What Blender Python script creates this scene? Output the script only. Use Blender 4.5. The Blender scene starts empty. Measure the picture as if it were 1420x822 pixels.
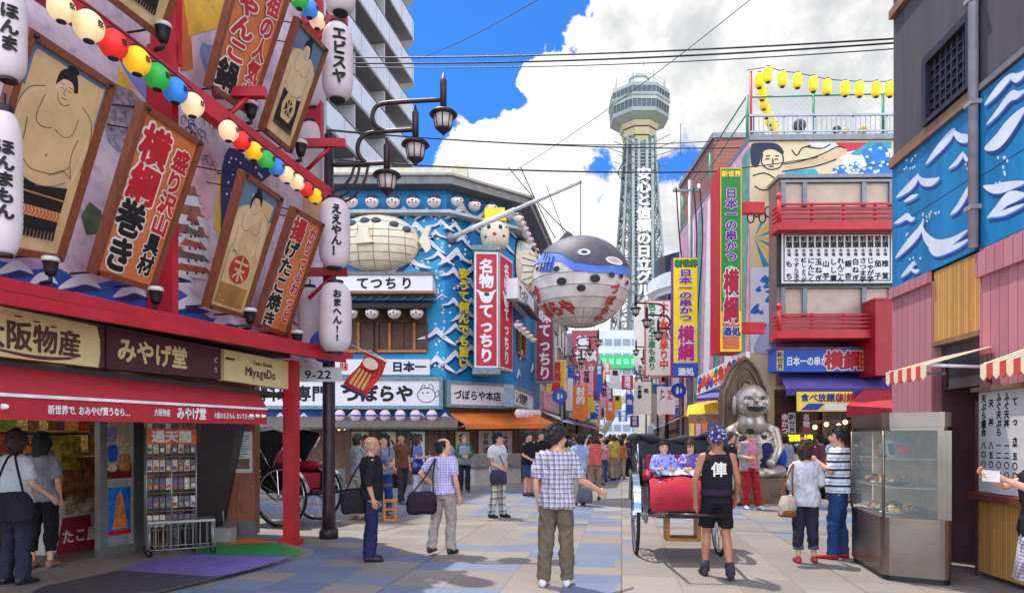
import bpy, math, random
from mathutils import Vector as V, Matrix, noise
random.seed(7)
S = bpy.context.scene
COL = S.collection
R = math.radians
FL, UC, VH, CZ = 950.0, 710.0, 607.0, 1.58
# ------------------------------------------------------------------ camera
cd = bpy.data.cameras.new('camera')
cam = bpy.data.objects.new('camera', cd)
COL.objects.link(cam)
cam.location = (0, 0, CZ)
cam.rotation_euler = (R(90), 0, 0)
cd.sensor_width = 36
cd.lens = 36 * FL / 1420
cd.shift_y = (VH - 411) / 1420
cd.clip_end = 3000
cd.clip_start = 0.05
S.camera = cam
# ------------------------------------------------------------------ light
SUN_AZ = V((-0.62, 0.78))          # towards the sun, on the ground
SUN_EL = R(68)
S.view_settings.view_transform = 'Standard'
S.view_settings.look = 'None'
S.view_settings.gamma = 1
S.view_settings.use_curve_mapping = False
S.view_settings.exposure = 1.27
sd = bpy.data.lights.new('sun', 'SUN')
sd.energy = 2.1
sd.angle = R(0.5)
sd.color = (1.0, 0.93, 0.82)
sun = bpy.data.objects.new('sun', sd)
COL.objects.link(sun)
tos = V((SUN_AZ.x * math.cos(SUN_EL), SUN_AZ.y * math.cos(SUN_EL), math.sin(SUN_EL))).normalized()
sun.rotation_euler = tos.to_track_quat('Z', 'Y').to_euler()
W = bpy.data.worlds.new('World')
S.world = W
W.use_nodes = True
wt = W.node_tree
class NT:
 """small helper for node graphs"""
 def __init__(s, nt):
  s.t = nt
 def n(s, typ, ins=None, **props):
  k = s.t.nodes.new(typ)
  for a, b in props.items():
   setattr(k, a, b)
  for a, b in (ins or {}).items():
   if hasattr(b, 'is_output') or isinstance(b, bpy.types.NodeSocket):
    s.t.links.new(b, k.inputs[a])
   else:
    k.inputs[a].default_value = b
  return k
 def m(s, op, a, b=0.0, c=0.0):
  return s.n('ShaderNodeMath', {0: a, 1: b, 2: c}, operation=op).outputs[0]
 def mix(s, f, a, b, mode='MIX'):
  k = s.n('ShaderNodeMix', {0: f, 6: a, 7: b}, data_type='RGBA', blend_type=mode)
  return k.outputs[2]
 def ramp(s, f, a, b):
  return s.n('ShaderNodeMapRange', {0: f, 1: a, 2: b, 3: 0.0, 4: 1.0}, interpolation_type='SMOOTHSTEP').outputs[0]
 def noise(s, vec, scale, detail=4.0, rough=0.55, dist=0.0):
  return s.n('ShaderNodeTexNoise', {'Vector': vec, 'Scale': scale, 'Detail': detail, 'Roughness': rough, 'Distortion': dist})
w_ = NT(wt)
bgn = wt.nodes['Background']
sky = w_.n('ShaderNodeTexSky', sky_type='NISHITA')
sky.sun_disc = False
sky.sun_elevation = SUN_EL
sky.sun_rotation = math.atan2(SUN_AZ.x, SUN_AZ.y)
sky.dust_density = 0.6
sky.ozone_density = 3.0
tcw = w_.n('ShaderNodeTexCoord').outputs['Generated']
sep = w_.n('ShaderNodeSeparateXYZ', {0: tcw})
# clouds live on a flat layer overhead: direction / height
zc = w_.m('ADD', w_.m('MAXIMUM', sep.outputs[2], 0.0), 0.22)
lay = w_.n('ShaderNodeCombineXYZ', {0: w_.m('DIVIDE', sep.outputs[0], zc), 1: w_.m('DIVIDE', sep.outputs[1], zc), 2: 0.0}).outputs[0]
n1 = w_.noise(lay, 1.5, 9.0, 0.56, 0.5).outputs[0]
n2 = w_.noise(tcw, 3.2, 6.0, 0.55).outputs[0]
n3 = w_.noise(tcw, 5.5, 8.0, 0.6, 0.3).outputs[0]
def pixdir(u, v):
 return V(((u - UC) / FL, 1, (VH - v) / FL)).normalized()
n4 = w_.noise(tcw, 14.0, 8.0, 0.62, 0.4).outputs[0]
cover = w_.m('ADD', w_.m('ADD', w_.m('MULTIPLY', n1, 1.0), w_.m('MULTIPLY', n3, 1.3)), w_.m('MULTIPLY', n4, 0.7))
cover = w_.m('ADD', cover, -1.27)
warp = w_.n('ShaderNodeVectorMath', {0: w_.noise(tcw, 7.0, 6.0, 0.6).outputs[1], 1: (-0.5, -0.5, -0.5)}, operation='ADD').outputs[0]
tcd = w_.n('ShaderNodeVectorMath', {0: warp, 1: (0.20, 0.20, 0.20), 2: tcw}, operation='MULTIPLY_ADD').outputs[0]
# openings in the cloud (negative) and the big cumulus bank (positive)
for (u, v, r, a) in [(660, 60, 0.13, -0.75), (610, 120, 0.12, -0.55), (755, 5, 0.085, -0.60), (700, 165, 0.05, -0.55), (560, -60, 0.28, -0.45), (770, 120, 0.07, 0.45), (740, 150, 0.05, 0.35), (860, 60, 0.12, 0.40), (640, 215, 0.07, 0.55), (720, 250, 0.08, 0.50), (790, 290, 0.10, 0.40), (806, 212, 0.06, -0.50), (838, 250, 0.04, -0.40), (950, 205, 0.055, -0.5), (935, 250, 0.04, -0.4),
                     (628, 45, 0.045, 0.62), (725, 45, 0.02, 0.3), (800, 90, 0.10, 0.22), (660, 190, 0.07, 0.42), (1000, 80, 0.33, 0.34), (640, 260, 0.18, 0.35), (820, 300, 0.20, 0.16), (1000, 300, 0.14, 0.22)]:
 d = pixdir(u, v)
 dot = w_.n('ShaderNodeVectorMath', {0: tcd, 1: d}, operation='DISTANCE').outputs['Value']
 g = w_.m('SUBTRACT', 1.0, w_.ramp(dot, r * 0.35, r * 1.25))
 cover = w_.m('ADD', cover, w_.m('MULTIPLY', g, a))
cmask = w_.ramp(cover, 0.15, 0.33)
shade = w_.ramp(w_.m('ADD', w_.m('MULTIPLY', n2, 0.7), w_.m('ADD', w_.m('MULTIPLY', n3, 0.45), w_.m('MULTIPLY', n4, 0.35))), 0.62, 0.82)
ccol = w_.mix(shade, (0.58, 0.61, 0.66, 1), (1.0, 1.0, 1.0, 1))
skyb = w_.n('ShaderNodeVectorMath', {0: sky.outputs[0], 1: (0.014, 0.042, 0.080)}, operation='MULTIPLY').outputs[0]
cloudc = w_.n('ShaderNodeVectorMath', {0: ccol, 1: (0.50, 0.49, 0.47)}, operation='MULTIPLY').outputs[0]
# unseen sky behind the camera, brightened and warmed as added fill for the shade
front = w_.n('ShaderNodeMapRange', {0: sep.outputs[1], 1: 0.25, 2: -0.55, 3: 1.0, 4: 4.2}, interpolation_type='SMOOTHSTEP').outputs[0]
skyc = w_.mix(cmask, skyb, cloudc)
skyc = w_.n('ShaderNodeVectorMath', {0: skyc, 'Scale': front}, operation='SCALE').outputs[0]
warmth = w_.mix(w_.ramp(sep.outputs[1], 0.25, -0.4), (1, 1, 1, 1), (1.08, 0.99, 0.86, 1))
skyc = w_.n('ShaderNodeVectorMath', {0: skyc, 1: warmth}, operation='MULTIPLY').outputs[0]
wt.links.new(skyc, bgn.inputs[0])
bgn.inputs[1].default_value = 1.0
# ------------------------------------------------------------------ geometry helpers
def P(u, v, Y):
 return V(((u - UC) / FL * Y, Y, CZ + (VH - v) / FL * Y))
def G(u, v, z=0.0):
 Y = (CZ - z) * FL / (v - VH)
 return V(((u - UC) / FL * Y, Y, z))
class Fr:
 """a frame: x, y across a surface and d out of it"""
 def __init__(s, o, x, y, n=None, w=1, h=1):
  s.o, s.x, s.y = V(o), V(x).normalized(), V(y).normalized()
  s.n = V(n).normalized() if n is not None else s.x.cross(s.y)
  s.w, s.h = w, h
 def p(s, x, y, d=0.0):
  return s.o + s.x * x + s.y * y + s.n * d
 def sub(s, x, y, d=0, w=1, h=1):
  return Fr(s.p(x, y, d), s.x, s.y, s.n, w, h)
class Qd:
 """a frame stretched over four corners (bottom left, bottom right, top right, top left)"""
 def __init__(s, bl, br, tr, tl):
  s.c = [V(bl), V(br), V(tr), V(tl)]
  s.w = ((s.c[1] - s.c[0]).length + (s.c[2] - s.c[3]).length) / 2
  s.h = ((s.c[3] - s.c[0]).length + (s.c[2] - s.c[1]).length) / 2
  s.n = ((s.c[1] - s.c[0]).cross(s.c[3] - s.c[0])).normalized()
 def p(s, x, y, d=0.0):
  a, b = x / s.w, y / s.h
  lo = s.c[0].lerp(s.c[1], a)
  hi = s.c[3].lerp(s.c[2], a)
  return lo.lerp(hi, b) + s.n * d
class Fc(Fr):
 """an upright facade through a ground point along a direction (towards the right of the picture)"""
 def __init__(s, o, dr):
  o = V((o[0], o[1], 0))
  dr = V((dr[0], dr[1], 0)).normalized()
  n = V((dr.y, -dr.x, 0))
  Fr.__init__(s, o, dr, (0, 0, 1), n)
 def hit(s, u, v, d=0.0):
  r = V(((u - UC) / FL, 1, (VH - v) / FL))
  c = V((0, 0, CZ))
  t = (s.o + s.n * d - c).dot(s.n) / r.dot(s.n)
  q = c + r * t - s.o
  return q.dot(s.x), (c + r * t).z
 def at(s, u, v, d=0.0):
  x, z = s.hit(u, v, d)
  return s.p(x, z, d)
 def rect(s, u0, v0, u1, v1, d=0.0):
  x0, z1 = s.hit(u0, v0, d)
  x1, z0 = s.hit(u1, v1, d)
  return x0, x1, z0, z1
 def R(s, u0, v0, u1, v1, d=0.0):
  """sub frame of a rectangle"""
  x0, x1, z0, z1 = s.rect(u0, v0, u1, v1, d)
  return s.sub(x0, z0, d, x1 - x0, z1 - z0)
_g = {}
def glyph(ch):
 if ch not in _g:
  c = bpy.data.curves.new('glyph', 'FONT')
  c.body = ch
  c.resolution_u = 3
  o = bpy.data.objects.new('glyph', c)
  me = o.to_mesh()
  vs = [(v.co.x, v.co.y) for v in me.vertices]
  fs = [tuple(p.vertices) for p in me.polygons]
  o.to_mesh_clear()
  bpy.data.objects.remove(o)
  bpy.data.curves.remove(c)
  wide = ord(ch) > 0x2000
  if vs and not wide:
   x0 = min(v[0] for v in vs)
   x1 = max(v[0] for v in vs)
   vs = [(x - (x0 + x1) / 2, y - 0.36) for x, y in vs]
   adv = x1 - x0 + 0.09
  else:
   vs = [(x - 0.5, y - 0.375) for x, y in vs]
   adv = 1.0 if wide else 0.3
  if vs and ch == '、。'[0:1]:
   adv = 0.6
  _g[ch] = (vs, fs, adv)
 return _g[ch]
def smooth(pts, k=4, closed=True):
 n = len(pts)
 out = []
 for i in range(n if closed else n - 1):
  p0, p1, p2, p3 = [V(pts[(i + j) % n]) if closed else V(pts[min(max(i + j, 0), n - 1)]) for j in (-1, 0, 1, 2)]
  for q in range(k):
   t = q / k
   out.append(0.5 * ((2 * p1) + (p2 - p0) * t + (2 * p0 - 5 * p1 + 4 * p2 - p3) * t * t + (3 * p1 - p0 - 3 * p2 + p3) * t ** 3))
 if not closed:
  out.append(V(pts[-1]))
 return out
class MB:
 """collects shapes into ONE mesh"""
 def __init__(s, mx=None):
  s.v, s.f, s.k, s.sm, s.mats, s.mx = [], [], [], [], [], mx
 def add(s, vs, fs, mat, smo=False):
  if mat not in s.mats:
   s.mats.append(mat)
  k = s.mats.index(mat)
  b = len(s.v)
  s.v += [s.mx @ V(v) for v in vs] if s.mx is not None else [V(v) for v in vs]
  for f in fs:
   s.f.append([b + i for i in f])
   s.k.append(k)
   s.sm.append(smo)
  return s
 def box(s, fr, x0, x1, y0, y1, d0, d1, mat):
  vs = [fr.p(x, y, d) for d in (d0, d1) for y in (y0, y1) for x in (x0, x1)]
  return s.add(vs, [(0, 2, 3, 1), (4, 5, 7, 6), (0, 1, 5, 4), (2, 6, 7, 3), (0, 4, 6, 2), (1, 3, 7, 5)], mat)
 def cub(s, lo, hi, mat):
  return s.box(WF, lo[0], hi[0], lo[1], hi[1], lo[2], hi[2], mat)
 def quad(s, a, b, c, d, mat):
  return s.add([a, b, c, d], [(0, 1, 2, 3)], mat)
 def slab(s, a, b, c, d, t, mat):
  """a quad with thickness t behind it"""
  n = (V(b) - V(a)).cross(V(d) - V(a)).normalized() * t
  q = [V(x) for x in (a, b, c, d)]
  return s.add(q + [x - n for x in q], [(0, 1, 2, 3), (7, 6, 5, 4), (0, 4, 5, 1), (1, 5, 6, 2), (2, 6, 7, 3), (3, 7, 4, 0)], mat)
 def poly(s, fr, pts, d, mat, sx=1, sy=1):
  vs = [fr.p(q[0] * sx, q[1] * sy, d) for q in pts]
  ar = sum(pts[i][0] * pts[(i + 1) % len(pts)][1] - pts[(i + 1) % len(pts)][0] * pts[i][1] for i in range(len(pts)))
  idx = list(range(len(vs)))
  return s.add(vs, [idx if ar > 0 else idx[::-1]], mat)
 def prism(s, fr, pts, d0, d1, mat):
  n = len(pts)
  vs = [fr.p(q[0], q[1], d0) for q in pts] + [fr.p(q[0], q[1], d1) for q in pts]
  fs = [list(range(n))[::-1], list(range(n, 2 * n))] + [(i, (i + 1) % n, n + (i + 1) % n, n + i) for i in range(n)]
  return s.add(vs, fs, mat)
 def line(s, fr, pts, wd, d, mat, taper=False):
  pts = [V((q[0], q[1])) for q in pts]
  n = len(pts)
  L, Rr = [], []
  for i in range(n):
   t = (pts[min(i + 1, n - 1)] - pts[max(i - 1, 0)])
   t = t.normalized() if t.length > 1e-9 else V((1, 0))
   o = V((-t.y, t.x)) * wd / 2 * (math.sin(math.pi * (i + .35) / (n - .3)) if taper else 1)
   L.append(fr.p(*(pts[i] + o), d))
   Rr.append(fr.p(*(pts[i] - o), d))
  return s.add(L + Rr, [(n + i, n + i + 1, i + 1, i) for i in range(n - 1)], mat)
 def tube(s, pts, r, mat, n=8, cap=True, sq=None):
  pts = [V(p) for p in pts]
  m = len(pts)
  rs = r if isinstance(r, (list, tuple)) else [r] * m
  t0 = (pts[1] - pts[0]).normalized()
  up = V((0, 0, 1)) if abs(t0.z) < 0.9 else V((1, 0, 0))
  a = t0.cross(up).normalized()
  vs = []
  for i in range(m):
   t = (pts[min(i + 1, m - 1)] - pts[max(i - 1, 0)]).normalized()
   a = (a - t * a.dot(t)).normalized()
   b = t.cross(a)
   for j in range(n):
    q = 2 * math.pi * j / n
    vs.append(pts[i] + (a * math.cos(q) + b * math.sin(q)) * rs[i])
  fs = [(i * n + j, i * n + (j + 1) % n, (i + 1) * n + (j + 1) % n, (i + 1) * n + j) for i in range(m - 1) for j in range(n)]
  if cap:
   fs += [list(range(n))[::-1], list(range((m - 1) * n, m * n))]
  return s.add(vs, fs, mat, n > 5)
 def loft(s, rings, mat, smo=True):
  """rings: lists of equal length, closed with caps"""
  n = len(rings[0])
  m = len(rings)
  vs = [p for r in rings for p in r]
  fs = [(i * n + j, i * n + (j + 1) % n, (i + 1) * n + (j + 1) % n, (i + 1) * n + j) for i in range(m - 1) for j in range(n)]
  fs += [list(range(n))[::-1], list(range((m - 1) * n, m * n))]
  return s.add(vs, fs, mat, smo)
 def lathe(s, c, prof, mat, n=16, ax=None, smo=True):
  """prof: (radius, height) along ax from c"""
  ax = V(ax or (0, 0, 1)).normalized()
  a = ax.cross(V((0, 1, 0)) if abs(ax.y) < .9 else V((1, 0, 0))).normalized()
  b = ax.cross(a)
  c = V(c)
  return s.loft([[c + ax * h + (a * math.cos(2 * math.pi * j / n) + b * math.sin(2 * math.pi * j / n)) * max(r, 1e-4) for j in range(n)] for r, h in prof], mat, smo)
 def ell(s, c, rx, ry, rz, mat, nu=16, nv=10, rot=None):
  c = V(c)
  vs = []
  for i in range(nv + 1):
   th = math.pi * min(max(i / nv, 0.003), 0.997)
   for j in range(nu):
    ph = 2 * math.pi * j / nu
    q = V((rx * math.sin(th) * math.cos(ph), ry * math.sin(th) * math.sin(ph), -rz * math.cos(th)))
    vs.append(c + (rot @ q if rot else q))
  fs = [(i * nu + j, i * nu + (j + 1) % nu, (i + 1) * nu + (j + 1) % nu, (i + 1) * nu + j) for i in range(nv) for j in range(nu)]
  fs += [list(range(nu))[::-1], list(range(nv * nu, nv * nu + nu))]
  return s.add(vs, fs, mat, True)
 def text(s, fr, t, x, y, size, mat, d=0.003, vert=False, bold=0.035, out=0, outm=None, sx=1.0, pitch=1.0, step=None, mid=False):
  """(x, y): middle of the left edge of a row, or top middle of a column; mid centres a row on x"""
  step = step or 0.0005 * max(1.0, size * 2)
  total = 0
  if mid and not vert:
   x -= sum(glyph(c)[2] for c in t) * size * sx * pitch / 2
  for ch in t:
   vs, fs, adv = glyph(ch)
   if vert:
    cx, cy = x, y - size * pitch / 2
    y -= size * pitch
   else:
    cx, cy = x + adv * size * sx * pitch / 2, y
    x += adv * size * sx * pitch
   if ch in ' 　' or not fs:
    continue
   rot = vert and ch in 'ー〜…'
   lay = []
   if out:
    lay += [(math.cos(k * math.pi / 5) * (out + bold), math.sin(k * math.pi / 5) * (out + bold), outm) for k in range(10)]
   if bold:
    lay += [(math.cos(k * math.pi / 3 + .5) * bold, math.sin(k * math.pi / 3 + .5) * bold, mat) for k in range(6)]
   lay.append((0, 0, mat))
   for k, (ox, oy, mt) in enumerate(lay):
    q = [((-b, a) if rot else (a, b)) for a, b in vs]
    s.add([fr.p(cx + (a + ox) * size * sx, cy + (b + oy) * size, d + k * step) for a, b in q], fs, mt)
  return s
 def build(s, name, parent=None, origin=None):
  me = bpy.data.meshes.new(name)
  if parent is None and origin is None and s.v:
   lo = [min(v[i] for v in s.v) for i in range(3)]
   hi = [max(v[i] for v in s.v) for i in range(3)]
   origin = V(((lo[0] + hi[0]) / 2, (lo[1] + hi[1]) / 2, lo[2]))
  og = V(origin) if (origin is not None and parent is None) else V((0, 0, 0))
  me.from_pydata([v - og for v in s.v], [], s.f)
  me.polygons.foreach_set('material_index', s.k)
  me.polygons.foreach_set('use_smooth', s.sm)
  for m in s.mats:
   me.materials.append(m)
  me.update()
  o = bpy.data.objects.new(name, me)
  COL.objects.link(o)
  o.location = og
  if parent is not None:
   adopt(o, parent)
  return o
WF = Fr((0, 0, 0), (1, 0, 0), (0, 1, 0), (0, 0, 1))
def adopt(o, parent):
 o.parent = parent
 if parent.parent is None:
  o.matrix_parent_inverse = parent.matrix_basis.inverted()
def tag(o, label, cat, group=None, kind=None):
 o['label'] = label
 o['category'] = cat
 if group:
  o['group'] = group
 if kind:
  o['kind'] = kind
 return o
def thing(name, label, cat, loc, group=None):
 o = bpy.data.objects.new(name, None)
 o.empty_display_size = 0.2
 COL.objects.link(o)
 o.location = V(loc)
 return tag(o, label, cat, group)
def struct(mb, name, label=None):
 o = mb.build(name, origin=(0, 0, 0))
 o['kind'] = 'structure'
 if label:
  o['label'] = label
 return o
def dup(o, loc=None, label=None, rotz=None, scale=None, parent=None, remat=None):
 """copy a thing with its parts and their sub-parts"""
 c = o.copy()
 COL.objects.link(c)
 if parent is not None:
  inv = o.matrix_parent_inverse.copy()
  c.parent = parent
  c.matrix_parent_inverse = inv
 if loc is not None:
  c.location = V(loc)
 if rotz is not None:
  c.rotation_euler.z = rotz
 if scale is not None:
  c.scale = (scale,) * 3
 if label:
  c['label'] = label
 if remat and c.type == 'MESH':
  st = o.name.split('.')[0]
  if st in remat:
   c.material_slots[0].link = 'OBJECT'
   c.material_slots[0].material = remat[st]
 for ch in list(o.children):
  dup(ch, parent=c, remat=remat)
 return c
# ------------------------------------------------------------------ materials
def lin(c):
 return tuple(((x / 255) / 12.92 if x / 255 < 0.04045 else ((x / 255 + 0.055) / 1.055) ** 2.4) for x in c[:3]) + (1,)
_m = {}
def M(name, col=None, rough=0.6, metal=0.0, var=0.10, scale=4.0, bump=0.0, bscale=None, emit=0.0, coord='Object', stretch=None, spec=0.5):
 if name in _m:
  return _m[name]
 m = bpy.data.materials.new(name)
 m.use_nodes = True
 t = NT(m.node_tree)
 b = m.node_tree.nodes['Principled BSDF']
 c = lin(col)
 tc = t.n('ShaderNodeTexCoord').outputs[coord]
 if stretch:
  tc = t.n('ShaderNodeMapping', {0: tc, 3: stretch}).outputs[0]
 nz = t.noise(tc, scale, 5.0, 0.6).outputs[0]
 lo = tuple(x * (1 - var * 1.6) for x in c[:3]) + (1,)
 hi = tuple(min(1, x * (1 + var)) for x in c[:3]) + (1,)
 cc = t.mix(t.ramp(nz, 0.3, 0.7), lo, hi)
 m.node_tree.links.new(cc, b.inputs['Base Color'])
 b.inputs['Roughness'].default_value = rough
 b.inputs['Metallic'].default_value = metal
 b.inputs['Specular IOR Level'].default_value = spec
 if bump:
  nb = t.noise(tc, bscale or scale * 4, 4.0, 0.6).outputs[0]
  bp = t.n('ShaderNodeBump', {'Height': nb, 'Strength': bump, 'Distance': 0.02})
  m.node_tree.links.new(bp.outputs[0], b.inputs['Normal'])
 if emit:
  m.node_tree.links.new(cc, b.inputs['Emission Color'])
  b.inputs['Emission Strength'].default_value = emit
 _m[name] = m
 return m
def glass(name, tint=(200, 210, 210), alpha=0.16, rough=0.05):
 if name in _m:
  return _m[name]
 m = M(name, tint, rough, 0, 0.02)
 m.node_tree.nodes['Principled BSDF'].inputs['Alpha'].default_value = alpha
 return m
def pattern(name, fn, rough=0.85):
 """a material whose colour comes from fn(helper, x, y, z) in object coordinates"""
 if name in _m:
  return _m[name]
 m = bpy.data.materials.new(name)
 m.use_nodes = True
 t = NT(m.node_tree)
 b = m.node_tree.nodes['Principled BSDF']
 tc = t.n('ShaderNodeTexCoord').outputs['Object']
 sp = t.n('ShaderNodeSeparateXYZ', {0: tc})
 c = fn(t, sp.outputs[0], sp.outputs[1], sp.outputs[2], tc)
 m.node_tree.links.new(c, b.inputs['Base Color'])
 b.inputs['Roughness'].default_value = rough
 _m[name] = m
 return m
def band(t, x, period, frac, off=0.0):
 f = t.m('FRACT', t.m('ADD', t.m('DIVIDE', x, period), off))
 return t.m('LESS_THAN', f, frac)
def siding(name, col, period, axis=(1, 0), gap=0.05, var=0.12, rough=0.55, horiz=False):
 """boards with dark grooves and a tone for each board; axis: ground direction across the boards"""
 def fn(t, x, y, z, tc):
  s = z if horiz else t.m('ADD', t.m('MULTIPLY', x, axis[0]), t.m('MULTIPLY', y, axis[1]))
  q = t.m('DIVIDE', s, period)
  rnd = t.n('ShaderNodeTexWhiteNoise', {1: t.m('FLOOR', q)}, noise_dimensions='1D').outputs[0]
  c = lin(col)
  nz = t.noise(tc, 9.0, 5.0).outputs[0]
  base = t.mix(t.m('ADD', t.m('MULTIPLY', rnd, .6), t.m('MULTIPLY', nz, .4)), tuple(a * (1 - var * 1.5) for a in c[:3]) + (1,), tuple(min(1, a * (1 + var)) for a in c[:3]) + (1,))
  g = t.m('LESS_THAN', t.m('FRACT', q), gap)
  return t.mix(g, base, tuple(a * .35 for a in c[:3]) + (1,))
 return pattern(name, fn, rough)
# common paints
WHITE = M('white paint', (222, 220, 214), .5)
BLACK = M('black paint', (22, 22, 24), .5)
INK = M('sign ink', (16, 15, 17), .7, var=.03)
RED = M('sign red', (190, 22, 34), .5)
BEAM = M('red lacquer', (178, 24, 38), .42, var=.12, scale=3)
GOLD = M('sign yellow', (240, 200, 30), .5)
STEEL = M('steel', (150, 152, 155), .32, .9, var=.08)
DARKM = M('dark metal', (48, 40, 42), .45, .3)
GREYM = M('grey metal', (130, 132, 134), .5, .5)
# ================================================================== ground
def ground_mat():
 def fn(t, x, y, z, tc):
  a = math.atan(0.16)
  ca, sa = math.cos(a), math.sin(a)
  gx = t.m('SUBTRACT', t.m('MULTIPLY', x, ca), t.m('MULTIPLY', y, sa))
  gy = t.m('ADD', t.m('MULTIPLY', x, sa), t.m('MULTIPLY', y, ca))
  qx, qy = t.m('DIVIDE', gx, 0.62), t.m('DIVIDE', gy, 0.47)
  fx, fy = t.m('FLOOR', qx), t.m('FLOOR', qy)
  cell = t.n('ShaderNodeCombineXYZ', {0: fx, 1: fy, 2: 0.0}).outputs[0]
  wn = t.n('ShaderNodeTexWhiteNoise', {0: cell}, noise_dimensions='3D')
  r1 = wn.outputs[0]
  r2 = t.n('ShaderNodeTexWhiteNoise', {0: t.n('ShaderNodeVectorMath', {0: cell, 1: (7.3, 3.1, 2.0)}, operation='ADD').outputs[0]}, noise_dimensions='3D').outputs[0]
  # blue slabs gather in drifts across the plaza
  drift = t.noise(t.n('ShaderNodeVectorMath', {0: cell, 1: (0.62, 0.75, 1.0)}, operation='MULTIPLY').outputs[0], 0.32, 2.0).outputs[0]
  def zone(x0, x1, y0, y1, a):
   f = t.m('MULTIPLY', t.ramp(gx, x0 - .5, x0 + .3), t.ramp(gx, x1 + .5, x1 - .3))
   return t.m('MULTIPLY', t.m('MULTIPLY', f, t.m('MULTIPLY', t.ramp(gy, y0 - .5, y0 + .2), t.ramp(gy, y1 + .6, y1 - .3))), a)
  pr = t.m('MULTIPLY', t.m('SUBTRACT', drift, 0.56), 1.6)
  for zz in ((-4.6, -.1, 6.3, 10.0, .62), (-1.6, .2, 10.0, 12.6, .35), (-9, -.3, 13.6, 21, .62), (.4, 9, 13.2, 16.5, .5), (-2, 9, 24, 60, .3)):
   pr = t.m('ADD', pr, zone(*zz))
  pr = t.m('ADD', pr, 0.03)
  isb = t.m('LESS_THAN', r1, pr)
  nz = t.noise(tc, 55.0, 4.0, 0.7).outputs[0]
  st = t.noise(tc, 0.9, 6.0, 0.6).outputs[0]
  beige = t.mix(r2, lin((124, 115, 107)), lin((142, 133, 124)))
  blue = t.mix(r2, lin((90, 105, 132)), lin((110, 122, 145)))
  c = t.mix(isb, beige, blue)
  c = t.mix(t.m('MULTIPLY', t.ramp(nz, .35, .75), .35), c, (0.10, 0.09, 0.08, 1), 'MIX')
  c = t.mix(t.m('MULTIPLY', t.ramp(st, .52, .75), .35), c, (0.16, 0.14, 0.125, 1))
  gum = t.n('ShaderNodeTexVoronoi', {'Vector': tc, 'Scale': 2.6}).outputs[0]
  c = t.mix(t.m('MULTIPLY', t.m('LESS_THAN', gum, 0.045), .45), c, (0.05, 0.045, 0.04, 1))
  st2 = t.noise(tc, 0.28, 7.0, 0.7, 0.6).outputs[0]
  c = t.mix(t.m('MULTIPLY', t.ramp(st2, .45, .68), .38), c, (0.20, 0.185, 0.17, 1))
  ex = t.m('ABSOLUTE', t.m('SUBTRACT', t.m('FRACT', qx), 0.5))
  ey = t.m('ABSOLUTE', t.m('SUBTRACT', t.m('FRACT', qy), 0.5))
  j = t.m('MAXIMUM', t.m('GREATER_THAN', ex, 0.4905), t.m('GREATER_THAN', ey, 0.4905))
  # wide joint lines every five slabs
  big = t.m('ABSOLUTE', t.m('SUBTRACT', t.m('FRACT', t.m('DIVIDE', qx, 4.0)), 0.5))
  j = t.m('MAXIMUM', t.m('MULTIPLY', j, .55), t.m('MULTIPLY', t.m('GREATER_THAN', big, 0.4962), .8))
  return t.mix(j, c, (0.075, 0.065, 0.06, 1))
 m = pattern('plaza slabs', fn, .62)
 t = NT(m.node_tree)
 tc = t.n('ShaderNodeTexCoord').outputs['Object']
 nb = t.noise(tc, 90.0, 3.0).outputs[0]
 bp = t.n('ShaderNodeBump', {'Height': nb, 'Strength': .25, 'Distance': 0.01})
 m.node_tree.links.new(bp.outputs[0], m.node_tree.nodes['Principled BSDF'].inputs['Normal'])
 return m
g = MB()
nx = [-900, -60, -20, -8, 0, 8, 20, 60, 900]
ny = [-60, -5, 5, 12, 25, 60, 200, 900]
for i in range(len(nx) - 1):
 for j in range(len(ny) - 1):
  g.quad((nx[i], ny[j], 0), (nx[i + 1], ny[j], 0), (nx[i + 1], ny[j + 1], 0), (nx[i], ny[j + 1], 0), ground_mat())
struct(g, 'ground')
# painted apron in front of the souvenir shop: a low kerb platform with colour bands
LF = Fc((-3.28, 10.14), (0.2316, 1))
ap = MB()
A0, A1, A2, A3 = G(436, 768), G(150, 838), V((-6.3, 4.5, 0)), V((-5.0, 10.6, 0))
A4 = G(338, 741)
H = .05
top = [q + V((0, 0, H)) for q in (A0, A1, A2, A3, A4)]
APG = M('apron stone', (128, 120, 114), .7, var=.15, bump=.3, scale=20)
ap.add(top + [A0, A1, A2, A3, A4], [(0, 4, 3, 2, 1), (0, 1, 6, 5), (4, 0, 5, 9)], APG)
struct(ap, 'shop_apron_pavement')
def gz(u, v, z):
 return G(u, v, z)
bands = MB()
z = H + .004
PG = M('green floor paint', (30, 140, 60), .5, var=.12, bump=.15)
PO = M('orange floor paint', (214, 112, 48), .5, var=.12, bump=.15)
PP = M('violet floor paint', (118, 100, 168), .55, var=.12, bump=.15)
PB = M('black floor paint', (66, 62, 70), .55, var=.15, bump=.15)
bands.add([gz(q[0], q[1], z) for q in [(345, 744), (385, 752), (300, 754)]], [(2, 1, 0)], PO)
bands.add([gz(q[0], q[1], z) for q in [(300, 754.3), (385, 752.3), (422, 765), (410, 770), (262, 768)]], [(4, 3, 2, 1, 0)], PG)
bands.add([gz(q[0], q[1], z) for q in [(262, 768.3), (409, 770.3), (345, 789), (300, 799), (165, 790), (200, 778)]], [(5, 4, 3, 2, 1, 0)], PP)
bands.add([gz(q[0], q[1], z) for q in [(165, 790.3), (299, 799.3), (215, 819), (20, 835), (60, 812)]], [(4, 3, 2, 1, 0)], PB)
struct(bands, 'painted_floor_marking')
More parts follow.
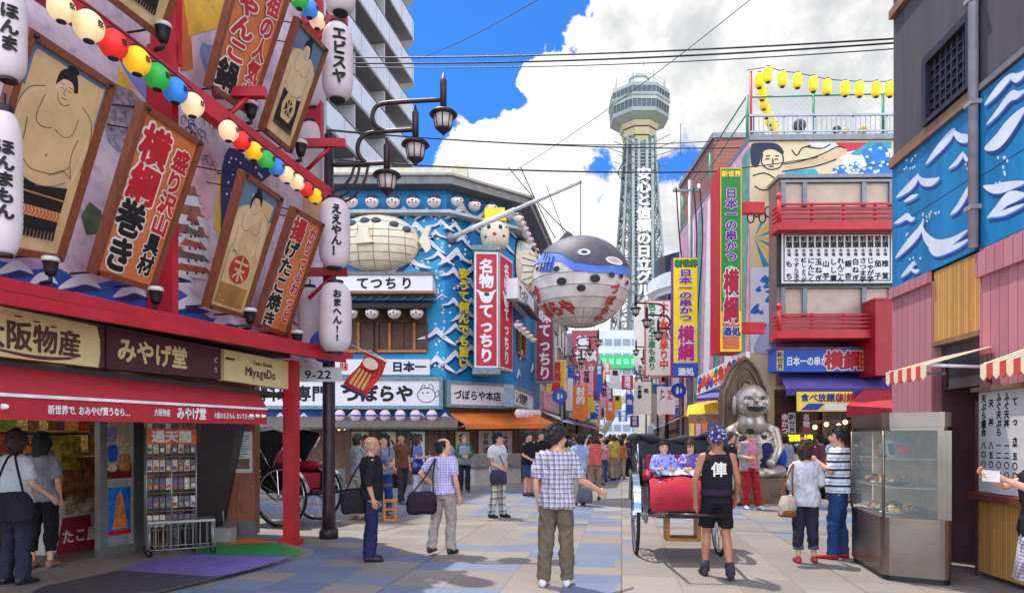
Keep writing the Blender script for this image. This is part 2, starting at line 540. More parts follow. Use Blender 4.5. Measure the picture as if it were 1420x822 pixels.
# ================================================================== souvenir shop
# ---- picture kit: shapes in 0..1 on a panel
SKIN_P = M('print skin', (214, 182, 140), .7, var=.06)
PAPER = M('print paper', (204, 172, 124), .7, var=.08)
PBLUE = M('print blue', (92, 116, 140), .7, var=.1)
PGOLD = M('print gold', (176, 130, 60), .7, var=.15)
PORANGE = M('print orange', (200, 110, 50), .7)
WOODF = M('frame wood', (126, 66, 40), .45, var=.25, scale=9, stretch=(6, 6, 1))
ORB = M('sign orange', (204, 112, 56), .5, var=.12, scale=3)
SUSP = M('black iron', (26, 24, 26), .5, .2)
def arc(cx, cy, rx, ry, a0, a1, n=8):
 return [(cx + rx * math.cos(R(a0 + (a1 - a0) * i / n)), cy + ry * math.sin(R(a0 + (a1 - a0) * i / n))) for i in range(n + 1)]
class Pic:
 """draws on a frame with coordinates 0..1"""
 def __init__(s, mb, fr, d=.004):
  s.mb, s.fr, s.d = mb, fr, d
 def fill(s, pts, mat, sm=3):
  s.d += .0006
  q = [(a * s.fr.w, b * s.fr.h) for a, b in pts]
  s.mb.poly(s.fr, smooth(q, sm) if sm > 1 else [V(x) for x in q], s.d, mat)
 def ln(s, pts, w, mat=None, sm=3, taper=False):
  s.d += .0006
  q = [(a * s.fr.w, b * s.fr.h) for a, b in pts]
  s.mb.line(s.fr, smooth(q, sm, False) if sm > 1 else q, w * s.fr.w, s.d, mat or INK, taper)
def sumo(mb, fr, apron=0, turn=1):
 p = Pic(mb, fr)
 X = (lambda a: a) if turn > 0 else (lambda a: 1 - a)
 T = lambda l: [(X(a), b) for a, b in l]
 p.fill(T([(0, 0), (1, 0), (1, 1), (0, 1)]), PAPER, 1)
 p.fill(T([(0, .80), (.3, .77), (.6, .82), (1, .76), (1, 1), (0, 1)]), PBLUE, 1)
 # legs, body, arms
 p.fill(T([(.16, .30), (.84, .30), (.80, .02), (.62, .02), (.53, .22), (.46, .22), (.38, .02), (.18, .02)]), SKIN_P, 2)
 p.fill(T([(.04, .55), (.03, .68), (.10, .79), (.27, .835), (.42, .84), (.60, .84), (.76, .83), (.92, .78), (.985, .66), (.97, .50), (.90, .42), (.86, .33), (.50, .29), (.14, .33), (.10, .43)]), SKIN_P)
 p.fill(T(arc(.52, .875, .125, .085, 0, 330, 11)), SKIN_P)
 p.fill(T([(.385, .87), (.40, .94), (.50, .975), (.60, .96), (.66, .90), (.665, .83), (.635, .82), (.62, .875), (.57, .915), (.47, .915), (.42, .89)]), INK)
 p.fill(T(arc(.54, .975, .075, .018, 0, 330, 8)), INK)
 for l in ([(.44, .885), (.49, .89)], [(.54, .89), (.60, .885)], [(.45, .868), (.49, .868)], [(.545, .868), (.59, .868)], [(.515, .88), (.50, .845), (.53, .842)], [(.48, .822), (.55, .822)], [(.43, .835), (.47, .80), (.54, .79), (.60, .81)]):
  p.ln(T(l), .006)
 for l in ([(.30, .80), (.27, .68), (.36, .645), (.48, .66)], [(.52, .66), (.64, .64), (.74, .67), (.76, .76)], [(.12, .44), (.2, .55), (.18, .66)], [(.88, .44), (.80, .55), (.83, .66)], [(.18, .50), (.34, .43), (.5, .425), (.68, .44), (.82, .5)],
              [(.20, .40), (.40, .36), (.62, .36), (.82, .41)], [(.49, .52), (.505, .51), (.51, .525)], [(.04, .55), (.03, .68), (.10, .79), (.27, .835)], [(.97, .50), (.985, .66), (.92, .78), (.76, .83)], [(.6, .42), (.74, .47), (.86, .44)]):
  p.ln(T(l), .0065)
 if apron == 0:
  p.fill(T([(.14, .385), (.5, .35), (.87, .385), (.875, .12), (.13, .12)]), INK, 1)
  p.fill(T([(.13, .24), (.875, .24), (.877, .185), (.128, .185)]), PORANGE, 1)
  for i in range(17):
   a = .14 + i * .0435
   p.ln(T([(a, .186), (a + .03, .212), (a, .239)]), .012, PAPER, 1)
   p.ln(T([(a, .13), (a + .01, .075)]), .03, INK, 1)
  p.ln(T([(.14, .31), (.87, .31)]), .02, PGOLD, 1)
 elif apron == 1:
  p.fill(T([(.18, .44), (.5, .40), (.82, .44), (.84, .14), (.16, .14)]), INK, 1)
  p.fill(T([(.34, .42), (.66, .42), (.74, .30), (.66, .18), (.34, .18), (.26, .30)]), PAPER, 1)
  p.fill(T(arc(.5, .30, .13, .075, 0, 330, 11)), INK)
  for l in ([(.38, .36), (.62, .24)], [(.38, .24), (.62, .36)], [(.5, .40), (.5, .19)]):
   p.ln(T(l), .03, PAPER, 1)
  for i in range(15):
   a = .17 + i * .046
   p.ln(T([(a, .15), (a + .008, .09)]), .032, INK, 1)
 else:
  p.fill(T([(.14, .46), (.5, .42), (.87, .46), (.88, .20), (.13, .20)]), PAPER, 1)
  p.fill(T([(.13, .20), (.88, .20), (.90, .03), (.11, .03)]), PGOLD, 1)
  for i in range(19):
   a = .12 + i * .042
   p.ln(T([(a, .20), (a + .004, .035)]), .008, WOODF, 1)
  rd = M('print red', (176, 44, 40), .7)
  p.fill(T(arc(.5, .335, .27, .115, 0, 330, 12)), rd)
  for l in ([(.30, .39), (.70, .39)], [(.5, .44), (.5, .235)], [(.36, .33), (.64, .33)], [(.34, .26), (.5, .32), (.66, .26)]):
   p.ln(T(l), .045, PAPER, 1)
def panel(name, label, bl, br, tr, tl, off0, off1, kind, group, texts=None):
 """a framed board hung on the facade, its top leaning out; corners are where it stands on the facade"""
 q = Qd(LF.at(*bl, off0), LF.at(*br, off0), LF.at(*tr, off1), LF.at(*tl, off1))
 c = (q.c[0] + q.c[1]) / 2
 t = thing(name, label, 'signboard', c, group)
 w, h = q.w, q.h
 b = MB()
 if kind == 'text':
  b.box(q, .03, w - .03, .03, h - .03, -.03, .012, ORB)
 else:
  b.box(q, .03, w - .03, .03, h - .03, -.03, -.002, PAPER)
 b.build('board', t)
 f = MB()
 k = .06
 for x0, x1, y0, y1 in ((0, w, 0, k), (0, w, h - k, h), (0, k, k, h - k), (w - k, w, k, h - k)):
  f.box(q, x0, x1, y0, y1, -.05, .04, WOODF)
 for x in (k, w - k):
  for y in (k / 2, h - k / 2):
   f.ell(q.p(x, y, .045), .022, .022, .022, SUSP, 8, 6)
 f.build('frame', t)
 if kind == 'text':
  m = MB()
  wo = M('print white', (226, 214, 200), .6)
  for (s, x, y, sz, mt, cw_) in texts:
   m.text(q, s, x * w, y * h, sz * h, mt, .016, True, .045, .06, wo, cw_ * w / (sz * h), 1.0)
  m.build('lettering', t)
 else:
  m = MB()
  qi = Qd(q.p(k, k, .0), q.p(w - k, k, .0), q.p(w - k, h - k, .0), q.p(k, h - k, .0))
  sumo(m, qi, kind[0], kind[1])
  m.build('wrestler_print', t)
 s = MB()
 for x in (.15 * w, .85 * w):
  a = q.p(x, h - .03, -.03)
  e = V(a) - LF.n * (off1 + .28)
  s.tube([a, e + V((0, 0, .25))], .008, SUSP, 5)
  a = q.p(x, .03, -.03)
  s.tube([a, V(a) - LF.n * (off0 + .28)], .012, SUSP, 5)
 s.build('bracket', t)
 return t
shop = thing('souvenir_shop', 'souvenir shop with red lacquered beams, wave mural and open glazed front under a red awning', 'shop', LF.p(-2, 0, 0))
END = LF.hit(452, 600, -.3)[0]
NEAR = -6.2
def mural_mat():
 def fn(t, x, y, z, tc):
  n = t.noise(tc, 1.3, 5.0, .6, .6).outputs[0]
  n2 = t.noise(tc, 7.0, 6.0, .65).outputs[0]
  c = t.mix(t.ramp(n, .3, .7), lin((190, 168, 186)), lin((222, 208, 216)))
  c = t.mix(t.m('MULTIPLY', t.ramp(n2, .45, .7), .4), c, lin((120, 104, 120)))
  return c
 return pattern('printed mural', fn, .6)
w_m = MB()
MD = -.30
w_m.box(LF, NEAR, END, 2.75, 9.4, MD - .2, MD, mural_mat())
w_m.build('mural_wall', shop)
# printed scenery on the mural
mu = MB()
rs = random.Random(3)
def mpoly(pts, mat, d, sm=3):
 q = [LF.hit(u, v, MD + d) for u, v in pts]
 mu.poly(LF, smooth(q, sm) if sm > 1 else [V(a) for a in q], MD + d, mat)
SEA = M('mural sea blue', (44, 84, 170), .6, var=.2)
NAVY = M('mural navy', (40, 44, 100), .6, var=.15)
FOAM = M('mural foam', (214, 214, 224), .6, var=.06)
YEL = M('mural yellow', (222, 176, 54), .6, var=.12)
BRN = M('mural brown', (150, 96, 80), .6, var=.25, scale=12)
LIL = M('mural lilac', (188, 170, 206), .6, var=.1)
GRN = M('mural green', (82, 104, 66), .6, var=.25, scale=12)
mpoly([(-5, 392), (-5, 350), (60, 365), (130, 398), (190, 402), (290, 445), (360, 468), (440, 470), (440, 492), (200, 440)], LIL, .002, 1)
mpoly([(0, 388), (0, 362), (40, 374), (80, 371), (120, 394), (170, 388), (210, 412), (250, 402), (290, 440), (330, 448), (300, 462), (200, 428), (90, 402)], SEA, .004)
for (u, v, s) in [(20, 372, 26), (110, 392, 30), (180, 404, 24), (262, 422, 30), (312, 446, 22), (60, 386, 20), (240, 380, 26), (264, 360, 20)]:
 mpoly([(u - s, v + 8), (u - s * .4, v - 6), (u + s * .2, v - s * .42), (u + s * .7, v - 2), (u + s, v + 8), (u + s * .3, v + 2), (u - s * .3, v + 6)], FOAM, .006)
 mpoly([(u - s, v + 11), (u - s * .3, v + 8), (u + s * .3, v + 4), (u + s, v + 11), (u + s * .3, v + 12), (u - s * .3, v + 13)], NAVY, .0065)
mpoly([(165, 90), (200, 150), (196, 166), (182, 170), (160, 150)], YEL, .004, 1)
mpoly([(246, 0), (262, 0), (268, 96), (250, 100)], PORANGE, .004, 1)
mpoly([(252, -20), (330, -20), (300, 40), (262, 50)], YEL, .0045, 1)
mpoly([(300, 240), (316, 240), (312, 330), (296, 318)], YEL, .004, 1)
# a wooden ship and a castle roofline, loosely printed
for base, col in (((238, 385), BRN), ((262, 330), BRN)):
 u, v = base
 for k in range(6):
  y = v - k * 13
  hw = 26 - k * 3
  mpoly([(u - hw, y), (u - hw - 5, y + 4), (u + hw + 6, y + 4 + hw * .4), (u + hw, y + hw * .35), (u + hw * .8, y - 6), (u - hw * .8, y - 9)], BRN if k % 2 else FOAM, .005 + k * .0006, 1)
mpoly([(196, 330), (215, 300), (226, 330), (224, 352), (200, 348)], GRN, .005)
mpoly([(112, 300), (124, 280), (140, 292), (146, 322), (120, 326)], GRN, .005, 1)
mpoly([(122, 352), (160, 372), (250, 404), (262, 440), (180, 420)], LIL, .0035)
# sweeping dark wave behind the lantern string
mpoly([(306, 250), (318, 205), (350, 222), (380, 236), (352, 262), (332, 300), (316, 352), (292, 378), (306, 320)], NAVY, .006)
for i in range(40):
 a = rs.random()
 u, v = 312 + 50 * rs.random(), 215 + 60 * rs.random()
 mpoly([(u, v), (u + 2.5, v + 1), (u + 2, v + 4), (u - .5, v + 3)], FOAM, .0085, 1)
for k in range(26):
 u, v = rs.uniform(255, 300), rs.uniform(165, 235)
 c = LF.hit(u, v, MD)
 r = rs.uniform(.04, .08)
 mu.line(LF, [(c[0] + r * math.cos(q * .5), c[1] + r * math.sin(q * .5)) for q in range(9)], .01, MD + .006, NAVY)
# castle keep, harbour and hills of the printed scene
CW = M('mural castle white', (222, 206, 196), .6, var=.1, scale=9)
CG = M('mural castle roof', (110, 96, 84), .6, var=.25, scale=14)
MR_ = M('mural brick red', (168, 84, 70), .6, var=.25, scale=10)
MB_ = M('mural sky blue', (120, 140, 190), .6, var=.15)
for (cu, cv, sc_) in ((268, 382, 1.0), (172, 352, .7), (392, 452, .8)):
 for k in range(5):
  hw, y = (24 - k * 4) * sc_, cv - k * 17 * sc_
  mpoly([(cu - hw * .8, y), (cu - hw * .8, y - 12 * sc_), (cu + hw * .8, y - 6 * sc_), (cu + hw * .8, y + 6 * sc_)], CW, .010 + k * .001, 1)
  mpoly([(cu - hw * 1.2, y - 9 * sc_), (cu - hw * .6, y - 20 * sc_), (cu + hw * .6, y - 14 * sc_), (cu + hw * 1.2, y - 1 * sc_)], CG if k % 2 else MR_, .0105 + k * .001, 1)
  for j in (-.4, .1, .5):
   mpoly([(cu + hw * j, y - 2), (cu + hw * j, y - 6 * sc_), (cu + hw * j + 3 * sc_, y - 5 * sc_), (cu + hw * j + 3 * sc_, y - 1)], NAVY, .0112 + k * .001, 1)
for pts_, m_ in (([(160, 60), (200, 80), (236, 110), (240, 180), (214, 150), (180, 110)], MB_), ([(280, 60), (330, 90), (360, 150), (330, 150), (290, 110)], MB_), ([(268, 200), (300, 220), (296, 300), (262, 280)], M('mural rose', (206, 160, 170), .6, var=.15)), ([(150, 120), (196, 140), (190, 214), (150, 196)], M('mural grey', (150, 140, 156), .6, var=.35, scale=14))):
 mpoly(pts_, m_, .0042)
for (u0, v0, u1, v1) in [(300, 240, 330, 246), (150, 145, 205, 150), (410, 330, 440, 345)]:
 mu.line(LF, [LF.hit(u0, v0, MD), LF.hit(u1, v1, MD)], .02, MD + .007, NAVY)
PEACH = M('mural peach', (206, 150, 116), .6, var=.1)
mpoly([(420, 180), (446, 200), (446, 300), (404, 460), (398, 440), (420, 330)], PEACH, .005, 1)
mu.build('mural_print', shop)
# ---- red beams: uprights, two long beams, canopy edge
bm_ = MB()
def lbeam(u0, v0, u1, v1, d, hz, dd):
 """beam whose top edge passes through two picture points, lying d in front of the facade"""
 a, b = LF.hit(u0, v0, d), LF.hit(u1, v1, d)
 dx = (b[1] - a[1]) / (b[0] - a[0])
 x0 = NEAR if u0 < 120 else a[0]
 za = a[1] + dx * (x0 - a[0])
 p = []
 for x, zz in ((x0, za), (b[0], b[1])):
  p += [LF.p(x, zz - hz, d - dd), LF.p(x, zz - hz, d), LF.p(x, zz, d), LF.p(x, zz, d - dd)]
 bm_.add(p, [(0, 1, 2, 3), (7, 6, 5, 4), (0, 4, 5, 1), (1, 5, 6, 2), (2, 6, 7, 3), (3, 7, 4, 0)], BEAM)
lbeam(100, -12, 478, 275, .30, .22, .14)
lbeam(0, 383, 490, 489, .42, .10, .60)
lbeam(0, 402, 480, 494, .50, .10, .06)
bm_.build('long_beam', shop)
for (u, v0, v1) in [(238, 60, 440), (398, 440, 475), (443, 0, 200), (243, -40, 90)]:
 b = MB()
 x, z0 = LF.hit(u, v1, 0)
 z1 = LF.hit(u, v0, 0)[1]
 b.box(LF, x - .05, x + .05, z0, z1, -.28, .05, BEAM)
 b.build('post', shop)
b = MB()
x0 = 0.0
b.box(LF, -.09, .09, .05, 2.72, -.07, .10, BEAM)
b.box(LF, -.13, .13, .0, .09, -.12, .14, BEAM)
b.build('post', shop)
for (u, v, du) in [(455, 30, 40), (452, 200, 42), (335, 130, 40), (455, 378, 42)]:
 b = MB()
 q = LF.at(u, v, .3)
 b.box(WF, q.x - .35, q.x + .30, q.y - .05, q.y + .05, q.z - .05, q.z + .07, BEAM)
 b.tube([q + V((-.3, 0, -.4)), q + V((.1, 0, -.02))], .03, BEAM, 6)
 b.build('bracket_arm', shop)
# ---- fascia boards over the shopfront
CREAM = M('fascia cream', (216, 196, 140), .5, var=.05)
MAROON = M('fascia maroon', (74, 34, 34), .5, var=.08)
for (name, u0, vt, vb, u1, vt1, vb1, mt) in [('fascia_board', -60, 412, 487, 144, 454, 510, CREAM), ('fascia_board', 148, 454, 511, 306, 484, 526, MAROON), ('fascia_board', 311, 484, 527, 409, 503, 541, CREAM)]:
 q = Qd(LF.at(u0, vb, .02), LF.at(u1, vb1, .02), LF.at(u1, vt1, .02), LF.at(u0, vt, .02))
 b = MB()
 b.box(q, 0, q.w, 0, q.h, -.1, 0, mt)
 o = b.build(name, shop)
 l = MB()
 BRT = M('fascia brown ink', (88, 48, 40), .6)
 if u0 < 0:
  l.text(q, '大阪物産', q.w * .10, q.h * .47, q.h * .62, BRT, .004, False, .03)
  l.line(q, smooth([(q.w * .06, q.h * .2), (q.w * .4, q.h * .08), (q.w * .62, q.h * .09), (q.w * .8, q.h * .2)], 4, False), .03, .004, BRT, True)
  l.line(q, smooth([(q.w * .2, q.h * .13), (q.w * .5, q.h * .05), (q.w * .75, q.h * .12)], 4, False), .02, .005, BRT, True)
  for i in range(4):
   l.ell(q.p(q.w * (.36 + .12 * i), q.h * (.86 - .04 * i), .004), .035, .035, .006, BRT, 10, 4)
  l.prism(q, [(q.w * .955, 0), (q.w, 0), (q.w, q.h), (q.w * .94, q.h), (q.w * .965, q.h * .7), (q.w * .97, q.h * .35)], .002, .006, MAROON)
 elif u0 < 200:
  l.text(q, 'みやげ堂', q.w * .07, q.h * .52, q.h * .66, CREAM, .004, False, .035)
  l.text(q, 'ど', q.w * .92, q.h * .62, q.h * .2, CREAM, .004, False, .03)
  l.text(q, 'う', q.w * .92, q.h * .3, q.h * .2, CREAM, .004, False, .03)
 else:
  l.text(q, 'Osaka Bussan', q.w * .36, q.h * .74, q.h * .2, BRT, .004, False, .01)
  l.text(q, 'MiyageDo', q.w * .26, q.h * .42, q.h * .42, BRT, .004, False, .025)
  l.ell(q.p(q.w * .9, q.h * .34, .004), q.h * .13, .01, q.h * .13, BRT, 12, 8)
  l.ell(q.p(q.w * .9, q.h * .6, .004), q.h * .08, .01, q.h * .08, BRT, 12, 8)
  l.box(q, .02, .2, q.h * .68, q.h * .76, .002, .01, BRT)
 l.build('lettering', o)
# dark soffit and transom behind the awning
b = MB()
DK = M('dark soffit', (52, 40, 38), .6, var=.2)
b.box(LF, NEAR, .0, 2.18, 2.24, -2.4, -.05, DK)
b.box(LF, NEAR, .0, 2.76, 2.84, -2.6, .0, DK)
b.build('soffit', shop)
# ---- awning with a lettered valance
AW = M('awning red', (168, 30, 44), .7, var=.08)
a = Qd(LF.at(-40, 581, .85), LF.at(370, 588, .62), LF.at(370, 566, .62), LF.at(-40, 543, .85))
b = MB()
b.slab(a.p(0, 0), a.p(a.w, 0), a.p(a.w, a.h), a.p(0, a.h), .012, AW)
b.slab(a.p(0, a.h), a.p(a.w, a.h), LF.p(LF.hit(368, 560, .03)[0], 2.18, -.05), LF.p(NEAR, 2.2, -.05), .012, AW)
b.box(a, 0, a.w, a.h - .02, a.h + .005, -.02, .012, WHITE)
aw = b.build('awning', shop)
l = MB()
l.text(a, '新世界で、おみやげ買うなら…', a.w * .16, a.h * .45, a.h * .40, WHITE, .004, False, .035, sx=.85)
l.text(a, '大阪物産', a.w * .47, a.h * .5, a.h * .38, WHITE, .004, False, .02, sx=.8)
l.text(a, 'みやげ堂', a.w * .555, a.h * .5, a.h * .66, WHITE, .004, False, .04, sx=.95)
l.text(a, '大阪のええもん、おいてまっせ。', a.w * .715, a.h * .45, a.h * .36, WHITE, .004, False, .03, sx=.82)
for x in (.02, .06, .9, .935, .97):
 l.ell(a.p(a.w * x, a.h * .5, .004), .05, .01, .022, WHITE, 10, 6)
l.build('lettering', aw)
# ---- shopfront, set back under the boards
SFd = -1.62
ALU = M('aluminium', (150, 146, 142), .4, .6)
b = MB()
IN = M('shop interior wall', (150, 120, 90), .7, var=.3, scale=5)
b.box(LF, NEAR, 1.2, .05, 2.8, -4.4, -4.3, IN)
b.box(LF, NEAR, 1.2, 2.45, 2.5, -4.3, -1.5, M('shop ceiling', (150, 140, 128), .7))
b.box(LF, .55, .62, .05, 2.75, -4.3, SFd - .1, IN)
b.box(LF, NEAR, .5, .052, .056, -4.3, SFd + .1, M('shop floor', (92, 80, 72), .5, var=.2))
b.build('interior', shop)
for i in range(5):
 b = MB()
 q = LF.p(-5.2 + i * 1.25, 2.38, SFd - 1.1)
 b.lathe(q, [(.10, .07), (.10, .02), (.07, -.02), (.02, -.03)], M('shop lamp', (255, 216, 160), .5, emit=14.0), 12)
 b.build('ceiling_lamp', shop)
fr = MB()
def sfx(u):
 return LF.hit(u, 700, SFd)[0]
for (u0, u1) in [(136, 146), (183, 190), (190, 197)]:
 fr.box(LF, sfx(u0), sfx(u1), .06, 2.2, SFd - .05, SFd + .03, ALU)
fr.box(LF, sfx(136), sfx(197), .055, .16, SFd - .045, SFd + .025, ALU)
fr.box(LF, NEAR, .4, 2.17, 2.3, SFd - .06, SFd + .04, ALU)
fr.box(LF, NEAR, sfx(300), .05, .062, SFd - .08, SFd + .1, ALU)
d = fr.build('door_frame', shop)
gl = MB()
gl.box(LF, sfx(146) + .003, sfx(183) - .003, .165, 2.168, SFd - .01, SFd, glass('shop glass', (190, 205, 205), .22))
gl.build('pane', d)
st = MB()
for (u0, v0, u1, v1, c) in [(150, 592, 162, 612, (150, 140, 200)), (152, 616, 164, 640, (60, 90, 190)), (166, 600, 182, 622, (212, 190, 150)), (166, 628, 182, 652, (196, 140, 80)), (151, 644, 163, 654, (214, 200, 160))]:
 x0, x1, z0, z1 = LF.rect(u0, v0, u1, v1, SFd + .02)
 st.prism(LF, smooth([(x0, z0 + .03), (x0, z1 - .03), ((x0 + x1) / 2, z1), (x1, z1 - .03), (x1, z0 + .03), ((x0 + x1) / 2, z0)], 3)[::-1], SFd + .002, SFd + .008, M('sticker %d' % u0 + str(v0), c, .5, var=.3, scale=25))
x0, x1, z0, z1 = LF.rect(152, 676, 182, 738, SFd + .02)
st.box(LF, x0, x1, z0, z1, SFd + .003, SFd + .01, M('poster blue', (40, 110, 190), .5, var=.3, scale=10))
st.prism(LF, [(x0 + .05, z0 + .08), (x0 + .1, z0 + .3), (x0 + .14, z0 + .52), ((x0 + x1) / 2, z1 - .05), (x1 - .14, z0 + .5), (x1 - .1, z0 + .3), (x1 - .05, z0 + .08)][::-1], SFd + .011, SFd + .013, M('poster orange', (220, 120, 50), .5, var=.3, scale=15))
st.box(LF, x0, x1, z0, z0 + .06, SFd + .0135, SFd + .015, RED)
st.box(LF, sfx(147), sfx(182), 1.05, 1.22, SFd + .002, SFd + .005, M('red film', (120, 30, 40), .5))
st.build('sticker', d)
# shop counter with a red picture, shelves with goods seen through the opening
cn = thing('shop_counter', 'white glass topped counter with a red panel inside the open shopfront', 'counter', LF.p(sfx(90), .05, SFd - .9))
b = MB()
x0, x1 = LF.hit(62, 700, SFd - .8)[0], LF.hit(150, 700, SFd - .8)[0]
b.box(LF, x0, x1 + .4, .06, .85, SFd - 1.4, SFd - .8, M('counter white', (190, 180, 172), .5, var=.1))
b.box(LF, x0, x1 + .4, .85, 1.15, SFd - 1.38, SFd - .82, glass('counter glass', (200, 200, 190), .25))
b.box(LF, x0, x1 + .42, 1.15, 1.19, SFd - 1.42, SFd - .78, M('counter top', (170, 150, 130), .3))
b.build('cabinet', cn)
l = MB()
q = LF.R(66, 712, 134, 770, SFd - .795)
l.prism(q, [(.12, .1), (q.w - .02, .1), (q.w - .12, q.h - .08), (.22, q.h - .08)], 0, .006, M('counter red', (150, 34, 48), .5))
l.text(q, 'たこ屋', q.w * .26, q.h * .5, .2, M('print white', (226, 214, 200)), .008, False, .03)
l.build('front_panel', cn)
GOODS = [M('goods %d' % i, c, .5, var=.5, scale=30) for i, c in enumerate([(190, 150, 90), (160, 60, 50), (210, 190, 140), (110, 130, 60), (200, 120, 60), (120, 80, 60), (220, 210, 190), (90, 60, 110)])]
rg = random.Random(11)
shv = thing('wall_shelves', 'tall dim shelves of boxed souvenirs on the back wall of the shop', 'shelf', LF.p(sfx(60), .05, SFd - 2.5))
b = MB()
for k in range(6):
 z = .35 + k * .33
 b.box(LF, NEAR, .4, z, z + .03, -4.3, -3.95, IN)
b.build('shelf_board', shv)
b = MB()
for k in range(6):
 x = NEAR
 while x < .3:
  w = rg.uniform(.10, .3)
  h = rg.uniform(.12, .27)
  b.box(LF, x, x + w * .93, .381 + k * .33, .381 + k * .33 + h, -4.25, -3.97 + rg.random() * .03, rg.choice(GOODS))
  x += w
b.build('boxed_goods', shv)['kind'] = 'stuff'
ban = MB()
for (u0, v0, u1, v1, c) in [(66, 604, 112, 650, (176, 150, 60)), (86, 634, 132, 690, (140, 80, 50)), (92, 690, 150, 706, (190, 160, 120))]:
 q = LF.R(u0, v0, u1, v1, SFd - .75)
 ban.box(q, 0, q.w, 0, q.h, -.02, 0, M('hanging card %d' % u0, c, .6, var=.5, scale=9))
tag(ban.build('hanging_cards'), 'ochre and brown price cards hung over the white shop counter', 'price card')
# ---- leaning dark column, end wall, notice
b = MB()
cm = siding('dark tile', (40, 32, 34), .07, horiz=True, gap=.12)
bt = [LF.p(LF.hit(q[0], 700, q[1])[0], .05, q[1]) for q in ((246, -1.1), (300, -1.1), (318, -1.5), (268, -1.5))]
tp = [LF.p(LF.hit(q[0], 600, q[1])[0], 2.2, q[1]) for q in ((290, -.5), (336, -.5), (350, -.95), (306, -.95))]
b.add(bt + tp, [(0, 1, 5, 4), (1, 2, 6, 5), (2, 3, 7, 6), (3, 0, 4, 7), (4, 5, 6, 7)], cm)
b.build('leaning_column', shop)
EW = Fc(G(318, 748).to_2d(), (1, .16))
b = MB()
x1 = EW.hit(353, 700)[0]
b.box(EW, -.9, x1, .29, 2.9, -.12, 0, M('end wall wood', (140, 78, 48), .5, var=.2, scale=5, stretch=(8, 8, 1)))
b.box(EW, -.9, x1 + .015, .05, .29, -.12, .02, siding('grey plinth', (104, 98, 96), .32, (1, .1)))
b.box(EW, x1 - .06, x1 - .01, .05, 2.9, -.45, -.125, M('end wall wood', (140, 78, 48)))
b.build('end_wall', shop)
ro = MB()
ro.box(LF, NEAR, END, 9.4, 9.6, -6, MD + .1, GREYM)
ro.box(LF, END - .2, END - .003, 2.95, 9.4, -6, MD - .2, M('side render', (170, 160, 150), .8, bump=.2))
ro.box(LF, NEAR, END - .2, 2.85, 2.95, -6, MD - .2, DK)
ro.build('roof', shop)
nt = MB()
q = EW.R(322, 598, 350, 655, .003)
nt.box(q, 0, q.w, 0, q.h, 0, .012, M('notice white', (206, 200, 190), .5))
for i in range(9):
 nt.box(q, .04, q.w * rg.uniform(.5, .9), q.h - .08 - i * .04, q.h - .062 - i * .04, .012, .0135, GREYM)
nt.box(q, .04, q.w - .04, .06, .22, .012, .0135, GOODS[5])
nt.box(q, .04, q.w * .4, .24, .3, .012, .0135, RED)
tag(nt.build('wall_notice'), 'white notice sheet with small print on the brown end wall', 'notice')
# ---- framed boards
sg = 'framed boards leaning out from the souvenir shop facade'
T1 = [('横綱', .34, .93, .225, RED, .44), ('巻き', .31, .49, .22, INK, .43), ('盛り沢山', .76, .89, .135, RED, .27), ('具材', .74, .355, .135, INK, .25)]
T2 = [('揚', .33, .95, .19, RED, .42), ('げたこ焼き', .31, .765, .15, INK, .40), ('かりっふわっと', .77, .93, .118, RED, .25)]
T3 = [('ちゃんこ', .34, .86, .155, RED, .44), ('鍋', .30, .24, .20, INK, .44), ('元祖の人気も', .76, .93, .15, RED, .27)]
panel('signboard', 'framed print of a wrestler in a black and orange apron beside the big edge lanterns', (-53, 340), (84, 362), (158, 116), (37, 36), .05, .75, (0, 1), sg)
panel('signboard', 'orange lettered board 横綱巻き between two framed wrestler prints', (124, 378), (210, 404), (280, 197), (196, 140), .05, .75, 'text', sg, T1)
panel('signboard', 'framed print of a wrestler with a red crest and gold fringed apron', (283, 425), (338, 441), (391, 274), (335, 235), .05, .7, (2, -1), sg)
panel('signboard', 'narrow orange lettered board 揚げたこ焼き nearest the lantern column', (352, 452), (395, 466), (448, 310), (406, 286), .05, .65, 'text', sg, T2)
panel('signboard', 'orange lettered board ちゃんこ鍋 on the upper storey above the beam', (286, 120), (346, 160), (413, -42), (340, -90), .15, .75, 'text', sg, T3)
panel('signboard', 'framed print of a wrestler with a white crest on black apron, upper storey', (361, 179), (402, 213), (453, 69), (411, 23), .15, .7, (1, 1), sg)
panel('signboard', 'framed print cut off by the top of the photo above the coloured lantern string', (128, -16), (222, 56), (280, -110), (190, -190), .15, .75, (1, -1), sg)
